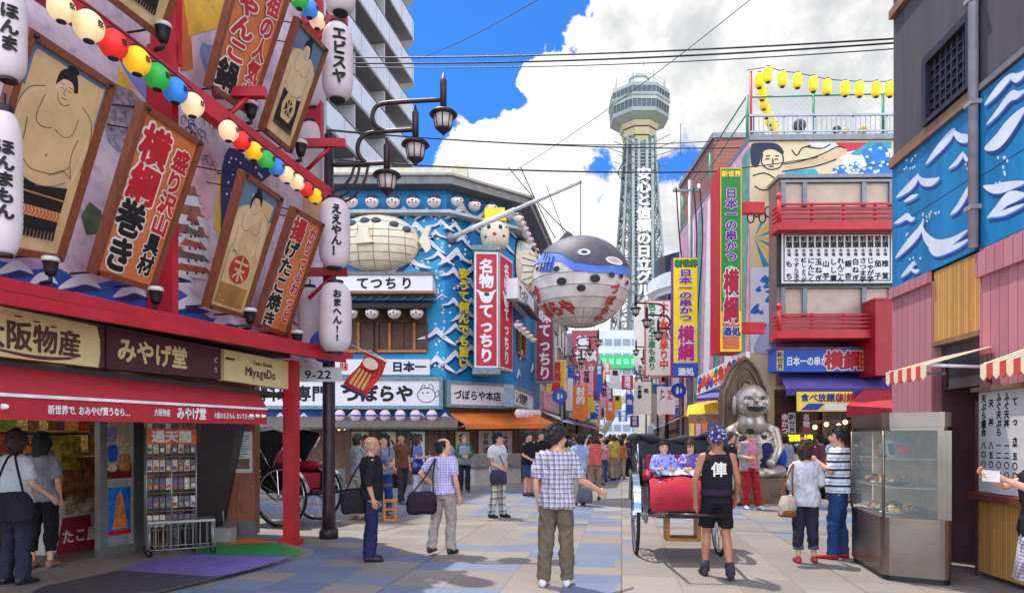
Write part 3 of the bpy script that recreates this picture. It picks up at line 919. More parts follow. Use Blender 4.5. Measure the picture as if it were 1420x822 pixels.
# ---- lanterns
def lantern_bm(mb, c, r, h, mat, ribs=14, n=16, straight=.0):
 prof = []
 for i in range(ribs * 2 + 1):
  t = i / (ribs * 2)
  y = (t - .5) * 2
  rr = (1 - abs(y) ** (6 if straight else 2.4) * (.45 if straight else .62))
  prof.append((r * rr * (1.0 if i % 2 else .975), (t - .5) * h))
 mb.lathe(c, prof, mat, n, smo=True)
LCOL = {'cream': (222, 196, 150), 'red': (214, 40, 36), 'yellow': (238, 188, 30), 'green': (44, 160, 70), 'blue': (50, 120, 200), 'pale': (228, 196, 164), 'peach': (232, 190, 150)}
LM = {k: M('lantern ' + k, c, .6, var=.1, emit=.30 if k in ('cream', 'pale', 'peach') else .22) for k, c in LCOL.items()}
GLOW = M('lantern glow', (255, 220, 150), .6, emit=1.2)
def small_lantern(c, r, col, label, group):
 t = thing('paper_lantern', label, 'lantern', c - V((0, 0, r)), group)
 b = MB()
 lantern_bm(b, c, r, r * 2.0, LM[col], 9, 14)
 b.build('paper_shade', t)
 k = MB()
 k.lathe(c + V((0, 0, r * .97)), [(r * .42, 0), (r * .42, r * .14), (r * .2, r * .16), (.004, r * .16), (.004, r * .5)], SUSP, 10, smo=False)
 k.lathe(c - V((0, 0, r * .97)), [(r * .36, -r * .10), (r * .36, 0)], SUSP, 10, smo=False)
 k.build('cap', t)
 l = MB()
 f = Fr(c + LF.n * (r * .88) + V((0, 0, -.0)), LF.x, (0, 0, 1), LF.n)
 l.text(f, '祭', 0, .0, r * .55, INK, .015, False, .03, mid=True)
 l.build('lettering', t)
 return t
ordn = ['first', 'second', 'third', 'fourth', 'fifth', 'sixth', 'seventh', 'eighth', 'ninth', 'tenth', 'eleventh', 'twelfth']
strings = [
 ('upper', [(85, 12, 18), (123, 37, 20), (157, 62, 19), (190, 85, 18), (218, 107, 17), (243, 126, 16.5), (267, 146, 15.5)], ['cream', 'cream', 'red', 'yellow', 'green', 'blue', 'cream']),
 ('lower', [(317, 182, 13.5), (335, 196, 12.5), (352, 210, 12), (369, 222, 12), (383, 232, 11.5), (398, 243, 11), (412, 253, 10.5), (425, 263, 10), (437, 272, 10)], ['peach', 'red', 'yellow', 'green', 'blue', 'peach', 'peach', 'red', 'yellow']),
 ('top', [(400, -12, 12), (415, 0, 12.5), (429, 13, 12), (440, 29, 11)], ['yellow', 'green', 'blue', 'peach']),
]
for nm, pts, cols in strings:
 wire = []
 for i, ((u, v, r), c) in enumerate(zip(pts, cols)):
  dd = .42 if nm != 'top' else .5
  q = LF.at(u, v, dd)
  small_lantern(q, r / FL * q.y, c, '%s paper lantern, %s from the shop end of the %s coloured string' % (c, ordn[i], nm), 'small coloured lanterns strung along the shop beam')
  wire.append(q + V((0, 0, r / FL * q.y * 1.4)))
 w = MB()
 w.tube(wire, .008, SUSP, 5)
 tag(w.build('lantern_cord'), 'black cord carrying the %s string of coloured lanterns on the shop' % nm, 'cord')
PLM = M('lantern paper white', (206, 190, 190), .65, var=.05, scale=3)
def tall_lantern(u, v0, v1, hw, off, label, text=None, Yfix=None):
 q = LF.at(u, (v0 + v1) / 2, off) if Yfix is None else P(u, (v0 + v1) / 2, Yfix)
 r, h = hw / FL * q.y, (v1 - v0) / FL * q.y
 t = thing('tall_lantern', label, 'lantern', q - V((0, 0, h / 2)), 'tall white lanterns of the souvenir shop')
 b = MB()
 lantern_bm(b, q, r, h, PLM, 26, 24, .5)
 b.build('paper_shade', t)
 k = MB()
 for s in (-1, 1):
  k.lathe(q + V((0, 0, s * h * .5)), [(r * .5, -.02), (r * .5, .05)], SUSP, 14, smo=False)
 k.tube([q + V((0, 0, h * .5)), q + V((0, 0, h * .5 + .14))], .012, SUSP, 5)
 k.build('cap', t)
 if text:
  l = MB()
  n = V((-q.x * .72, -q.y, 0)).normalized()
  xd = V((-n.y, n.x, 0))
  if xd.x < 0:
   xd = -xd
  class Cy:
   def p(s, x, y, d):
    a = x / r
    return q + (n * math.cos(a) + xd * math.sin(a)) * (r * 1.012 + d) + V((0, 0, y))
  sz = min(h * .76 / len(text), r * 1.0)
  l.text(Cy(), text, r * .18, sz * len(text) * .5, sz, INK, .004, True, .05)
  l.build('lettering', t)
 return t
tall_lantern(12, -14, 110, 22, .95, 'tall white lantern cut by the frame, upper one of the pair above the shop fascia', 'ほんま')
tall_lantern(6, 158, 352, 22, 1.0, 'tall white lantern lettered ほんまもん, lower one of the pair above the shop fascia', 'ほんまもん')
tall_lantern(468, 36, 138, 21.5, .35, 'white lantern lettered エビスヤ near the balconied apartment block', 'エビスヤ', 10.15)
tall_lantern(464, 278, 371, 21.5, .35, 'white lantern lettered ええやん beside the wooden framed boards', 'ええやん！', 10.15)
tall_lantern(465, 394, 488, 22.5, .35, 'white lantern lettered おまへん directly above the speed plate', 'おまへん!!', 10.1)
tall_lantern(472, -60, 18, 21, .35, 'white lantern cut by the top of the photo over the lantern column', None, 10.15)
tall_lantern(431, 172, 258, 17, .3, 'plain white lantern tucked behind the pole at upper beam height', None, 11.0)
tall_lantern(430, 400, 488, 16, .3, 'plain white lantern tucked behind the おまへん lantern over the fascia', None, 11.0)
tall_lantern(436, 60, 150, 15, .3, 'plain white lantern half hidden behind the エビスヤ lantern', None, 11.0)
# small black spot lamps on the beams
for (u, v, d, s) in [(70, 372, .35, 1), (216, 412, .35, .9), (226, 48, .25, 1), (348, 155, .25, .85), (417, 208, .25, .8), (412, 470, .3, .75), (347, 440, .35, .8)]:
 q = LF.at(u, v, d)
 k = q.y / FL * s
 t = thing('spot_lamp', 'small black spot lamp on the red beam at %s' % {70: 'the foot of the orange aproned wrestler', 216: 'the foot of the 横綱巻き board', 226: 'the corner of the cut off print', 348: 'the foot of the ちゃんこ鍋 board', 417: 'the foot of the white crest print', 412: 'the street end above the fascia', 347: 'the foot of the red crest print'}[u], 'lamp', q - V((0, 0, 18 * k)), 'spot lamps on the shop beams')
 b = MB()
 b.lathe(q, [(6 * k, -10 * k), (8 * k, -4 * k), (10 * k, 8 * k), (11 * k, 9 * k)], SUSP, 12)
 b.build('housing', t)
 b = MB()
 b.lathe(q, [(11.2 * k, 9 * k), (11.4 * k, 14 * k), (9 * k, 16 * k)], M('lamp lens', (200, 196, 186), .3), 12)
 b.build('lens', t)
 b = MB()
 b.tube([q + V((0, 0, -9 * k)), q + V((0, 0, -18 * k)), q + V((0, 0, -20 * k)) - LF.n * .1], 3 * k, SUSP, 6)
 b.build('bracket', t)
# ---- goods rack and trolley at the shopfront
rk = thing('souvenir_rack', 'wire souvenir rack with an orange 通天閣 header and hanging packets', 'rack', G(238, 752))
RKF = Fc((LF.p(LF.hit(203, 700, -1.15)[0], 0, -1.15)).to_2d(), (1, .62))
rw = RKF.hit(272, 690)[0]
b = MB()
for x in (0, rw / 2, rw):
 b.tube([RKF.p(x, .08, 0), RKF.p(x, 1.72, 0)], .012, ALU, 6)
 b.tube([RKF.p(x, .08, -.3), RKF.p(x, 1.72, -.3)], .012, ALU, 6)
for k in range(6):
 z = .38 + k * .24
 for d in (0, -.3):
  b.tube([RKF.p(0, z, d), RKF.p(rw, z, d)], .008, ALU, 5)
 for i in range(9):
  b.tube([RKF.p(rw * i / 8, z, 0), RKF.p(rw * i / 8, z, -.3)], .005, ALU, 4)
for i in range(12):
 b.tube([RKF.p(rw * i / 11, .1, -.3), RKF.p(rw * i / 11, 1.7, -.3)], .004, ALU, 4)
b.build('wire_frame', rk)
h = MB()
q = RKF.sub(0, 1.50, .02, rw, .2)
h.box(q, 0, rw, 0, .20, -.02, 0, M('rack header', (220, 90, 40), .5, var=.3, scale=8))
h.text(q, '通天閣', rw / 2, .1, .16, WHITE, .004, False, .04, mid=True)
h.build('header_card', rk)
PK = M('packet brown', (130, 92, 76), .4, var=.5, scale=40)
PK2 = M('packet dark', (84, 66, 92), .4, var=.6, scale=40)
PK3 = M('packet pale', (196, 176, 160), .4, var=.4, scale=40)
for k in range(6):
 b = MB()
 for i in range(8):
  x = rw * (i + .5) / 8
  w = rw / 8 * .43
  z = .42 + k * .24
  b.box(RKF, x - w, x + w, z, z + .15, -.10, .0, rg.choice([PK, PK2, PK3] if k > 1 else [PK2, PK2, PK3]))
  b.box(RKF, x - w * .7, x + w * .7, z + .02, z + .07, .0, .003, rg.choice(GOODS))
 b.build('packet_row', rk)
cs = MB()
for x in (0.02, rw - .02):
 for d in (0, -.3):
  cs.lathe(RKF.p(x, .1, d) + V((-.02, 0, 0)), [(.045, 0), (.045, .03)], BLACK, 12, (1, 0, 0))
cs.build('caster', rk)
tr = thing('display_trolley', 'low white wire trolley with a flat tray in front of the souvenir rack', 'trolley', G(250, 778))
b = MB()
TFr = Fc(G(205, 778).to_2d(), (1, .5))
tw = TFr.hit(298, 740)[0]
b.box(TFr, 0, tw, .48, .51, -.35, .05, ALU)
for x in (.02, tw - .02):
 for d in (-.33, .03):
  b.tube([TFr.p(x, .06, d), TFr.p(x, .48, d)], .012, ALU, 6)
b.tube([TFr.p(.02, .14, .03), TFr.p(tw - .02, .14, .03)], .01, ALU, 6)
b.tube([TFr.p(.02, .14, -.33), TFr.p(tw - .02, .14, -.33)], .01, ALU, 6)
for i in range(10):
 b.tube([TFr.p(tw * i / 9, .15, -.33), TFr.p(tw * i / 9, .48, -.33)], .004, ALU, 4)
 b.tube([TFr.p(tw * i / 9, .15, .03), TFr.p(tw * i / 9, .48, .03)], .004, ALU, 4)
b.build('frame', tr)
b = MB()
for x in (.02, tw - .02):
 for d in (-.33, .03):
  b.lathe(TFr.p(x, .1, d) + V((-.02, 0, 0)), [(.045, 0), (.045, .035)], BLACK, 12, (1, 0, 0))
b.build('caster', tr)
bk = thing('dustpan', 'long handled grey dustpan leaning by the leaning dark column', 'dustpan', G(312, 752))
b = MB()
q = G(312, 750, .05)
b.tube([q + V((0, 0, .1)), q + V((-.12, .1, .85))], .012, ALU, 6)
b.build('handle', bk)
b = MB()
b.cub((q.x - .13, q.y - .12, .055), (q.x + .13, q.y + .1, .26), M('dustpan grey', (150, 146, 140), .6))
b.build('pan', bk)
# ================================================================== restaurant with the puffer fish, across the street
ZY = 23.5
ZL = Fc((-9.4, ZY), (1, 0))                       # face towards the camera
ZC0 = V(((619 - UC) / FL * ZY, ZY))
ZC1 = V(((714 - UC) / FL * 25.4, 25.4))
ZR1 = V(((748 - UC) / FL * 31.9, 31.9))
ZC = Fc(ZC0, ZC1 - ZC0)                           # chamfered corner
ZR = Fc(ZC1, ZR1 - ZC1)                           # side along the street
zub = thing('puffer_fish_restaurant', 'puffer fish restaurant with blue wave relief walls, chamfered corner and long lettered fascia', 'restaurant', (-3, ZY, 0))
ZB = M('wave wall blue', (8, 128, 182), .5, var=.15, scale=1.3, stretch=(2, 2, .3))
ZB2 = M('wave wall light blue', (30, 156, 200), .45, var=.08, scale=1.2)
WVW = M('wave relief white', (226, 224, 226), .5, var=.05)
WVN = M('wave shadow and outline navy', (26, 60, 130), .5, var=.1)
EAVE = M('eave grey', (116, 112, 108), .6, var=.15)
WOOD = M('dark timber', (92, 56, 36), .5, var=.2, scale=8)
WOODL = M('honey timber', (176, 112, 52), .5, var=.2, scale=8)
GLD = M('dark window glass', (54, 44, 40), .12, var=.3, scale=2)
SGREY = M('sign frame grey green', (120, 142, 146), .55, var=.25, scale=18)
SIGNW = M('sign white', (226, 222, 220), .45, var=.03)
xl, zt = ZL.hit(619, 254)
xc = (ZC1 - ZC0).length
xr = (ZR1 - ZC1).length
zt = ZL.hit(619, 262)[1]
b = MB()
b.add([V((-9.4, ZY, 0)), V((ZC0.x, ZY, 0)), V((ZC1.x, ZC1.y, 0)), V((ZR1.x, ZR1.y, 0)), V((-9.4, 33, 0))] + [V((-9.4, ZY, zt)), V((ZC0.x, ZY, zt)), V((ZC1.x, ZC1.y, zt)), V((ZR1.x, ZR1.y, zt)), V((-9.4, 33, zt))],
      [(0, 1, 6, 5), (1, 2, 7, 6), (2, 3, 8, 7), (3, 4, 9, 8), (4, 0, 5, 9), (9, 5, 6, 7, 8)], ZB)
b.build('wall', zub)
def crest(mb, fr, x, y, s, flip=1, d=.02, th=.05):
 A = [(-1, -.34), (-.55, .06), (-.18, .42), (.02, .60), (.16, .44), (.42, .20), (1.0, -.02), (.60, .0), (.28, .10), (.02, .26), (-.22, .05), (-.55, -.16)]
 q = [(x + a * s * flip, y + c * s) for a, c in A]
 q = [(p_.x, p_.y) for p_ in smooth(q, 2)]
 if flip > 0:
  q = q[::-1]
 sh = [(a + .08 * s, c - .16 * s) for a, c in q]  # offset navy copy: the crest's shadow put into colour
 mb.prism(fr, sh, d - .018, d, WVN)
 mb.prism(fr, q, d + .002, d + th, WVW)
# panels of lighter blue, then wave crests
b = MB()
for (f, u0, v0, u1, v1, m) in [(ZL, 560, 296, 617, 520, ZB2)]:
 x0, x1, z0, z1 = f.rect(u0, v0, u1, v1)
 b.box(f, x0, x1, z0, z1, .001, .01, m)
b.build('relief_ground', zub)
b = MB()
rz = random.Random(5)
for (u, v, s) in [(577, 322, .55), (560, 350, .45), (596, 345, .5), (565, 372, .8), (608, 360, .45), (600, 395, .62), (568, 405, .5), (602, 430, .6), (575, 455, .5), (606, 470, .62), (573, 495, .5), (606, 508, .6), (612, 315, .4), (560, 300, .5), (592, 300, .4), (586, 386, .5), (590, 418, .5), (562, 430, .5), (588, 452, .5), (570, 475, .5), (592, 488, .5), (604, 330, .4), (556, 338, .4)]:
 if v > 375 and u < 604:
  continue
 x, z = ZL.hit(u, v)
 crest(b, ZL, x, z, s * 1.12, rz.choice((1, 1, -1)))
for (u, v, s) in [(640, 300, .7), (672, 302, .5), (655, 322, .55), (640, 338, .5), (700, 320, .5), (632, 362, .75), (650, 400, .6), (645, 440, .6), (650, 470, .6), (630, 500, .6), (648, 512, .5), (700, 345, .4), (628, 385, .6), (652, 425, .5), (628, 425, .5), (630, 460, .5), (652, 490, .5), (655, 380, .5), (630, 320, .5), (690, 300, .5), (680, 332, .45)]:
 x, z = ZC.hit(u, v)
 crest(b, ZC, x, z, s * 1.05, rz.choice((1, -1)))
for (u, v, s) in [(718, 520, .5), (722, 495, .6), (730, 330, .5), (735, 470, .6), (738, 512, .6)]:
 x, z = ZR.hit(u, v)
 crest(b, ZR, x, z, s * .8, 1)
for (f, n, u0, u1) in ((ZL, 60, 560, 616), (ZC, 34, 622, 655)):
 for i in range(n):
  v_ = rz.uniform(300, 512)
  x, z = f.hit(rz.uniform(max(u0, 603) if v_ > 375 and f is ZL else u0, u1), v_)
  b.ell(f.p(x, z, .02), .05, .03, .05, WVW, 6, 4)
b.build('wave_relief', zub)
# eaves and frieze
b = MB()
zf0, zf1 = ZL.hit(619, 296)[1], ZL.hit(619, 264)[1]
def eave_strip(mb, z0, z1, d, mat, dd=0.0):
 o = lambda f, x: f.p(x, 0, d)
 # mitred outline along the three faces
 pts = []
 n1, n2, n3 = ZL.n, ZC.n, ZR.n
 a0 = V((-9.4, ZY, 0)) + n1 * d
 c0 = V((ZC0.x, ZC0.y, 0)) + (n1 + n2) / (1 + n1.dot(n2)) * d
 c1 = V((ZC1.x, ZC1.y, 0)) + (n2 + n3) / (1 + n2.dot(n3)) * d
 e = V((ZR1.x, ZR1.y, 0)) + n3 * d
 out = [a0, c0, c1, e]
 inn = [V((-9.4, ZY, 0)) + n1 * dd, V((ZC0.x, ZC0.y, 0)) + (n1 + n2) / (1 + n1.dot(n2)) * dd, V((ZC1.x, ZC1.y, 0)) + (n2 + n3) / (1 + n2.dot(n3)) * dd, V((ZR1.x, ZR1.y, 0)) + n3 * dd]
 for i in range(3):
  vs = [inn[i] + V((0, 0, z0)), inn[i + 1] + V((0, 0, z0)), out[i + 1] + V((0, 0, z0)), out[i] + V((0, 0, z0)),
              inn[i] + V((0, 0, z1)), inn[i + 1] + V((0, 0, z1)), out[i + 1] + V((0, 0, z1)), out[i] + V((0, 0, z1))]
  fs = [(0, 1, 2, 3), (4, 7, 6, 5), (3, 2, 6, 7), (0, 4, 5, 1)]
  if i == 0:
   fs.append((0, 3, 7, 4))
  if i == 2:
   fs.append((1, 5, 6, 2))
  mb.add(vs, fs, mat)
eave_strip(b, zf1, zf1 + .26, .62, EAVE)
eave_strip(b, zf1 + .26, zf1 + .34, .70, M('eave edge', (150, 142, 132), .6))
eave_strip(b, zf0 - .10, zf0, .42, M('frieze ledge', (176, 176, 176), .6))
b.build('eaves', zub)
b = MB()
x0, x1, z0, z1 = ZL.rect(400, 238, 640, 256, -.6)
b.box(ZL, 0, x1 - .3, zt + .3, z1 + .1, -4, -.5, M('parapet beige', (206, 196, 168), .7))
b.box(ZL, x1 - .3, x1 + .2, zt + .3, z1 + .25, -4, -.55, M('parapet beige', (206, 196, 168)))
b.build('parapet', zub)
# ---- puffer heads along the friezes
FW = M('puffer white', (224, 216, 206), .5, var=.04)
FK = M('puffer black', (38, 40, 50), .5)
FB = M('puffer blue', (60, 104, 196), .5)
FRD = M('puffer red', (190, 44, 44), .5)
def puffer_ball(f, u, v, rpx, d, label, grp):
 c = f.at(u, v, d)
 r = rpx / FL * c.y
 t = thing('puffer_ball', label, 'ornament', c - V((0, 0, r)), grp)
 b = MB()
 b.ell(c, r, r, r * .95, FW, 14, 10)
 b.build('body', t)
 b = MB()
 # dark back: a cap hugging the upper half, eyes and mouth on the front
 prof = [(r * 1.02 * math.cos(R(a)), r * .97 * math.sin(R(a))) for a in (12, 30, 45, 60, 75, 89)]
 b.lathe(c, prof, FK, 14)
 b.build('dark_back', t)
 b = MB()
 for s in (-1, 1):
  b.ell(c + f.x * s * r * .45 + f.n * r * .83 + V((0, 0, r * .22)), r * .13, r * .13, r * .13, FK, 8, 6)
 b.ell(c + f.n * r * .95 - V((0, 0, r * .1)), r * .2, r * .12, r * .13, FRD, 8, 6)
 for s in (-.5, 0, .5):
  b.ell(c + f.x * s * r + f.n * r * .82 - V((0, 0, r * .38)), r * .12, r * .10, r * .16, FRD, 8, 6)
 b.build('face', t)
gb = 'small puffer fish balls along the restaurant friezes'
for i, u in enumerate((457, 487, 516, 545, 573, 602)):
 puffer_ball(ZL, u, 279, 9.6, .45, 'small puffer fish ball under the front eave, %s from the lamp pole' % ordn[i], gb)
for i, (u, v) in enumerate(((634, 278), (658, 284), (681, 288), (706, 296))):
 puffer_ball(ZC, u, v, 9, .4, 'small puffer fish ball under the chamfered corner eave, %s from the front face' % ordn[i], gb)
for i, u in enumerate((487, 516, 547, 578)):
 puffer_ball(ZL, u, 433, 9.6, .75, 'small puffer fish ball above the timber windows, %s from the lamp pole' % ordn[i], gb)
for i in range(8):
 t_ = i / 7
 puffer_ball(ZR, 719 + 26 * t_, 302 + 52 * t_, 7.2 - 1.6 * t_, .45, 'pale puffer fish ball on the street side eave, %s from the corner' % ordn[i], gb)
# ---- big half fish reliefs
SPOT = M('puffer spot', (70, 74, 84), .6)
FCR = M('puffer cream', (226, 210, 178), .55, var=.06)
def half_fish(f, u, v, ru, rv, flip, label, spots):
 c = f.at(u, v, .05)
 rx, rz_ = ru / FL * c.y, rv / FL * c.y
 if f is ZR:
  rx *= 2.6
 t = thing('puffer_relief', label, 'ornament', c - V((0, 0, rz_)), 'big puffer fish reliefs on the restaurant walls')
 rot = Matrix((f.x, f.n, V((0, 0, 1)))).transposed()
 b = MB()
 n = 26
 vs, fs = [], []
 m = 12
 for i in range(m + 1):
  ph = math.pi / 2 * i / m
  for j in range(n):
   a = 2 * math.pi * j / n
   k = math.cos(ph)
   vs.append(c + f.x * (rx * k * math.cos(a)) + V((0, 0, rz_ * k * math.sin(a))) + f.n * (.75 * math.sin(ph)))
 fs = [(i * n + j, i * n + (j + 1) % n, (i + 1) * n + (j + 1) % n, (i + 1) * n + j) for i in range(m) for j in range(n)]
 b.add(vs, fs, FCR, False)
 b.build('body', t)
 def on(a, e, lift=.01):
  rr = max(0, 1 - a * a - e * e)
  return c + f.x * (a * rx) + V((0, 0, e * rz_)) + f.n * (.75 * math.sqrt(rr) + lift)
 b = MB()
 for k in range(10):
  vs = []
  for j in range(11):
   a = -.9 + 1.8 * j / 10
   vs.append((a, .62 + .3 * (1 - a * a) ** .5 if False else .56 + .36 * math.sqrt(max(0, 1 - a * a / .9))))
 up = [on(math.cos(R(a)) * .985, math.sin(R(a)) * .985, .015) for a in range(20, 161, 7)]
 lo = [on(math.cos(R(a)) * .93, .52 + .16 * math.sin(R(a)) * 1.0 - .18 * abs(math.cos(R(a))), .02) for a in range(20, 161, 7)]
 nn = len(up)
 b.add(up + lo, [(i, i + 1, nn + i + 1, nn + i) for i in range(nn - 1)], M('puffer pale blue', (176, 196, 216), .5))
 b.build('pale_back', t)
 b = MB()
 for e in (-.7, -.45, -.2, .05, .3):
  b.tube([on(a * .1 * math.sqrt(1 - e * e), e, .006) for a in range(-10, 11)], .012, M('relief seam', (150, 134, 110), .7), 4)
 for a in (-.7, -.35, 0, .35, .7):
  b.tube([on(a, e * .1 * math.sqrt(1 - a * a), .006) for e in range(-10, 6)], .012, M('relief seam', (150, 134, 110)), 4)
 b.build('seams', t)
 b = MB()
 for (a, e) in spots:
  q = on(a, e)
  b.ell(q, .17, .09, .11, SPOT, 10, 6, rot)
 b.build('spots', t)
 b = MB()
 q = on(.98 * flip, .12, .1)
 b.prism(Fr(q, f.x, (0, 0, 1), f.n), [(0, -.1), (.25 * flip, -.5), (.42 * flip, -.35), (.32 * flip, .1), (.45 * flip, .45), (.25 * flip, .4)] if flip < 0 else [(.25, .4), (.45, .45), (.32, .1), (.42, -.35), (.25, -.5), (0, -.1)], -.05, .05, FCR)
 b.build('tail_fin', t)
 b = MB()
 q = on(-.2, .12, .02)
 b.prism(Fr(q, f.x, (0, 0, 1), f.n), [(-.25, -.35), (.35, -.3), (.2, -.1), (.15, .3), (-.12, .28)], 0, .12, FCR)
 b.build('side_fin', t)
half_fish(ZL, 523, 338, 60, 40, 1, 'cream puffer fish relief on the front wall above the small てっちり roof', [(-.5, .55), (-.2, .62), (.05, .62), (.45, .5), (.72, .35)])
half_fish(ZR, 722, 372, 15, 38, 1, 'cream puffer fish relief on the street side wall behind the red column sign', [(-.4, .55), (.2, .6), (.6, .3)])
# ---- small roof with lettering, window bay under it
b = MB()
x0, x1, z0, z1 = ZL.rect(430, 382, 600, 404, .9)
b.box(ZL, x0, x1, z0, z1, .0, .95, SIGNW)
b.box(ZL, x0 - .05, x1 + .05, z0 - .09, z0 - .002, .0, 1.02, M('copper trim', (150, 92, 72), .5))
b.box(ZL, x0 - .02, x1 + .02, z1 + .002, z1 + .1, .0, 1.0, EAVE)
o = b.build('sign_roof', zub)
l = MB()
for (u, ch) in [(484, 'て'), (503, 'て'), (522, 'つ'), (542, 'ち'), (564, 'り')][1:]:
 x = ZL.hit(u, 393, .95)[0]
 l.text(ZL, ch, x, (z0 + z1) / 2, .42, INK, .956, False, .04, mid=True)
l.build('lettering', o)
b = MB()
xa, _, zw0, zw1 = ZL.rect(430, 402, 600, 416, .5)
b.box(ZL, xa, x1, zw0 + .0, zw1 - .10, .0, .45, ZB2)
for i in range(8):
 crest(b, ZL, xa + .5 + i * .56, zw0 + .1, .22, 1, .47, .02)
b.build('wave_band', zub)
b = MB()
x0, x1, z0, z1 = ZL.rect(430, 414, 598, 424, 1.0)
b.slab(ZL.p(x0, z0, 1.0), ZL.p(x1, z0, 1.0), ZL.p(x1, z1 + .1, .3), ZL.p(x0, z1 + .1, .3), .08, M('dark eave', (62, 54, 50), .6))
b.build('lower_eave', zub)
def timber_window(f, u0, v0, u1, v1, nb, par=None, d=.04):
 x0, x1, z0, z1 = f.rect(u0, v0, u1, v1)
 b = MB()
 k = .09
 b.box(f, x0, x1, z0, z0 + k, 0, d + .06, WOODL)
 b.box(f, x0, x1, z1 - k, z1, 0, d + .06, WOOD)
 for i in range(nb + 1):
  x = x0 + (x1 - x0) * i / nb
  b.box(f, x - .04, x + .04, z0 + k, z1 - k, 0, d + .05, WOODL if i % 2 else WOOD)
 o = b.build('window', par or zub)
 g_ = MB()
 g_.box(f, x0 + .03, x1 - .03, z0 + k, z1 - k, .002, .02, GLD)
 g_.build('pane', o)
 return o
b = MB()
x0, x1, z0, z1 = ZL.rect(430, 424, 592, 490)
b.box(ZL, x0, x1, z0, z1, .0, .03, WOOD)
b.build('timber_bay', zub)
timber_window(ZL, 440, 444, 517, 489, 4, d=.06)
timber_window(ZL, 524, 444, 592, 489, 4, d=.06)
timber_window(ZR, 716, 452, 727, 498, 3)
b = MB()
x0, x1, z0, z1 = ZR.rect(722, 418, 744, 440, .5)
b.box(ZR, x0, x1, z0, z0 + .7, .0, .4, SIGNW)
b.slab(ZR.p(x0, z0 - .2, .75), ZR.p(x1, z0 - .2, .75), ZR.p(x1, z0 - .002, .3), ZR.p(x0, z0 - .002, .3), .06, EAVE)
l = MB()
o = b.build('sign_roof', zub)
l.text(ZR, 'てっちり', x0 + .3, z0 + .35, .5, INK, .406, False, .03)
l.build('lettering', o)
for i in range(5):
 t_ = i / 4
 puffer_ball(ZR, 719 + 20 * t_, 450 + 20 * t_, 6.5 - t_, .8, 'pale puffer fish ball under the street side sign roof, %s from the corner' % ordn[i], gb)
# ---- yellow vertical lettering on the wave wall
l = MB()
x, z = ZC.hit(640, 373)
zz = ZC.hit(640, 512)[1]
YLET = M('letter yellow', (244, 210, 30), .45)
l.text(ZC, '安うて何んでも旨い', x, z, (z - zz) / 9.05, YLET, .14, True, .06, .04, WVN, 1.2, 1.0)
tag(l.build('wall_lettering'), 'yellow raised letters 安うて何んでも旨い down the blue wave wall', 'lettering')
# ---- red column sign on the chamfer
def letter_column(mb, fr, s, x, y, size, mat, d, bold=.04, sx=1, pitch=1, out=0, outm=None):
 mb.text(fr, s, x, y, size, mat, d, True, bold, out, outm, sx, pitch)
pr = thing('column_sign', 'red two sided column sign lettered 名物てっちり with grey frame on the chamfered corner', 'sign', ZC.at(690, 512, .8))
CF = Fc(ZC.p(ZC.hit(657, 400, .9)[0], 0, .9).to_2d(), (1, .06))
x1, zb = CF.hit(692, 512)
ztop = CF.hit(657, 347)[1]
CS = Fc(CF.p(x1, 0, 0).to_2d(), (.36, 1))
x2 = CS.hit(711, 512)[0]
b = MB()
b.box(CF, 0, x1, zb, ztop, -.8, 0, SGREY)
b.box(CS, 0, x2, zb, ztop, -.5, .0, SGREY)
b.box(CF, -.05, x1 + .05, ztop + .002, ztop + .16, -1.1, .06, SGREY)
b.box(CF, -.05, x1 + .05, zb - .16, zb - .002, -1.1, .06, SGREY)
b.build('case', pr)
for f, w in ((CF, x1), (CS, x2)):
 b = MB()
 b.box(f, .08, w - .08, zb + .12, ztop - .12, .001, .02, RED)
 b.box(f, .03, w - .03, zb + .06, ztop - .06, .0005, .008, SIGNW)
 o = b.build('red_face', pr)
 l = MB()
 hh = ztop - zb
 sz = min(hh / 8.4, w * .9)
 l.text(f, '名物', w / 2, ztop - .28, hh / 8.0, SIGNW, .022, True, .04, sx=min(1, (w - .2) / (hh / 8)))
 l.text(f, 'てっちり', w / 2, ztop - .28 - hh / 8 * 3, hh / 8.0, SIGNW, .022, True, .05, sx=min(1, (w - .2) / (hh / 8)))
 cx, cy = w / 2, ztop - .28 - hh / 8 * 2.5
 k = min(.36, w * .36)
 l.prism(f, [(p_.x, p_.y) for p_ in smooth([(cx - k * .8, cy + k * .2), (cx - k * .5, cy - k * .6), (cx, cy - k * .8), (cx + k * .5, cy - k * .6), (cx + k * .8, cy + k * .2), (cx + k * 1.1, cy + k * .7), (cx + k * .4, cy + k * .4), (cx - k * .4, cy + k * .4), (cx - k * 1.1, cy + k * .7)], 3)][::-1], .022, .03, SIGNW)
 l.ell(f.p(cx, cy + .05, .03), k * .35, .012, k * .2, FK, 8, 6)
 l.build('lettering', o)
fh = thing('fish_head_figure', 'cream puffer fish bust wearing a yellow square hat on top of the red column sign', 'figure', CF.p(x1 * .85, ztop + .16, -.3))
c = CF.p(x1 * .85, ztop + .70, -.3)
b = MB()
b.lathe(c, [(.36, -.54), (.46, -.35), (.50, -.05), (.46, .2), (.34, .36), (.05, .42)], FCR, 16)
b.build('head', fh)
b = MB()
for s in (-1, 1):
 b.ell(c + V((s * .19, -.44, .06)), .07, .05, .08, FK, 8, 6)
b.ell(c + V((0, -.47, -.18)), .07, .05, .06, FRD, 8, 6)
for q in ((-.36, -.25, .12), (.37, -.24, .1), (.3, -.34, -.22), (-.3, -.34, -.25)):
 b.ell(c + V(q), .06, .06, .05, SPOT, 8, 6)
b.build('face', fh)
b = MB()
b.cub((c.x - .34, c.y - .34, c.z + .36), (c.x + .34, c.y + .34, c.z + .74), M('hat yellow', (244, 206, 20), .5))
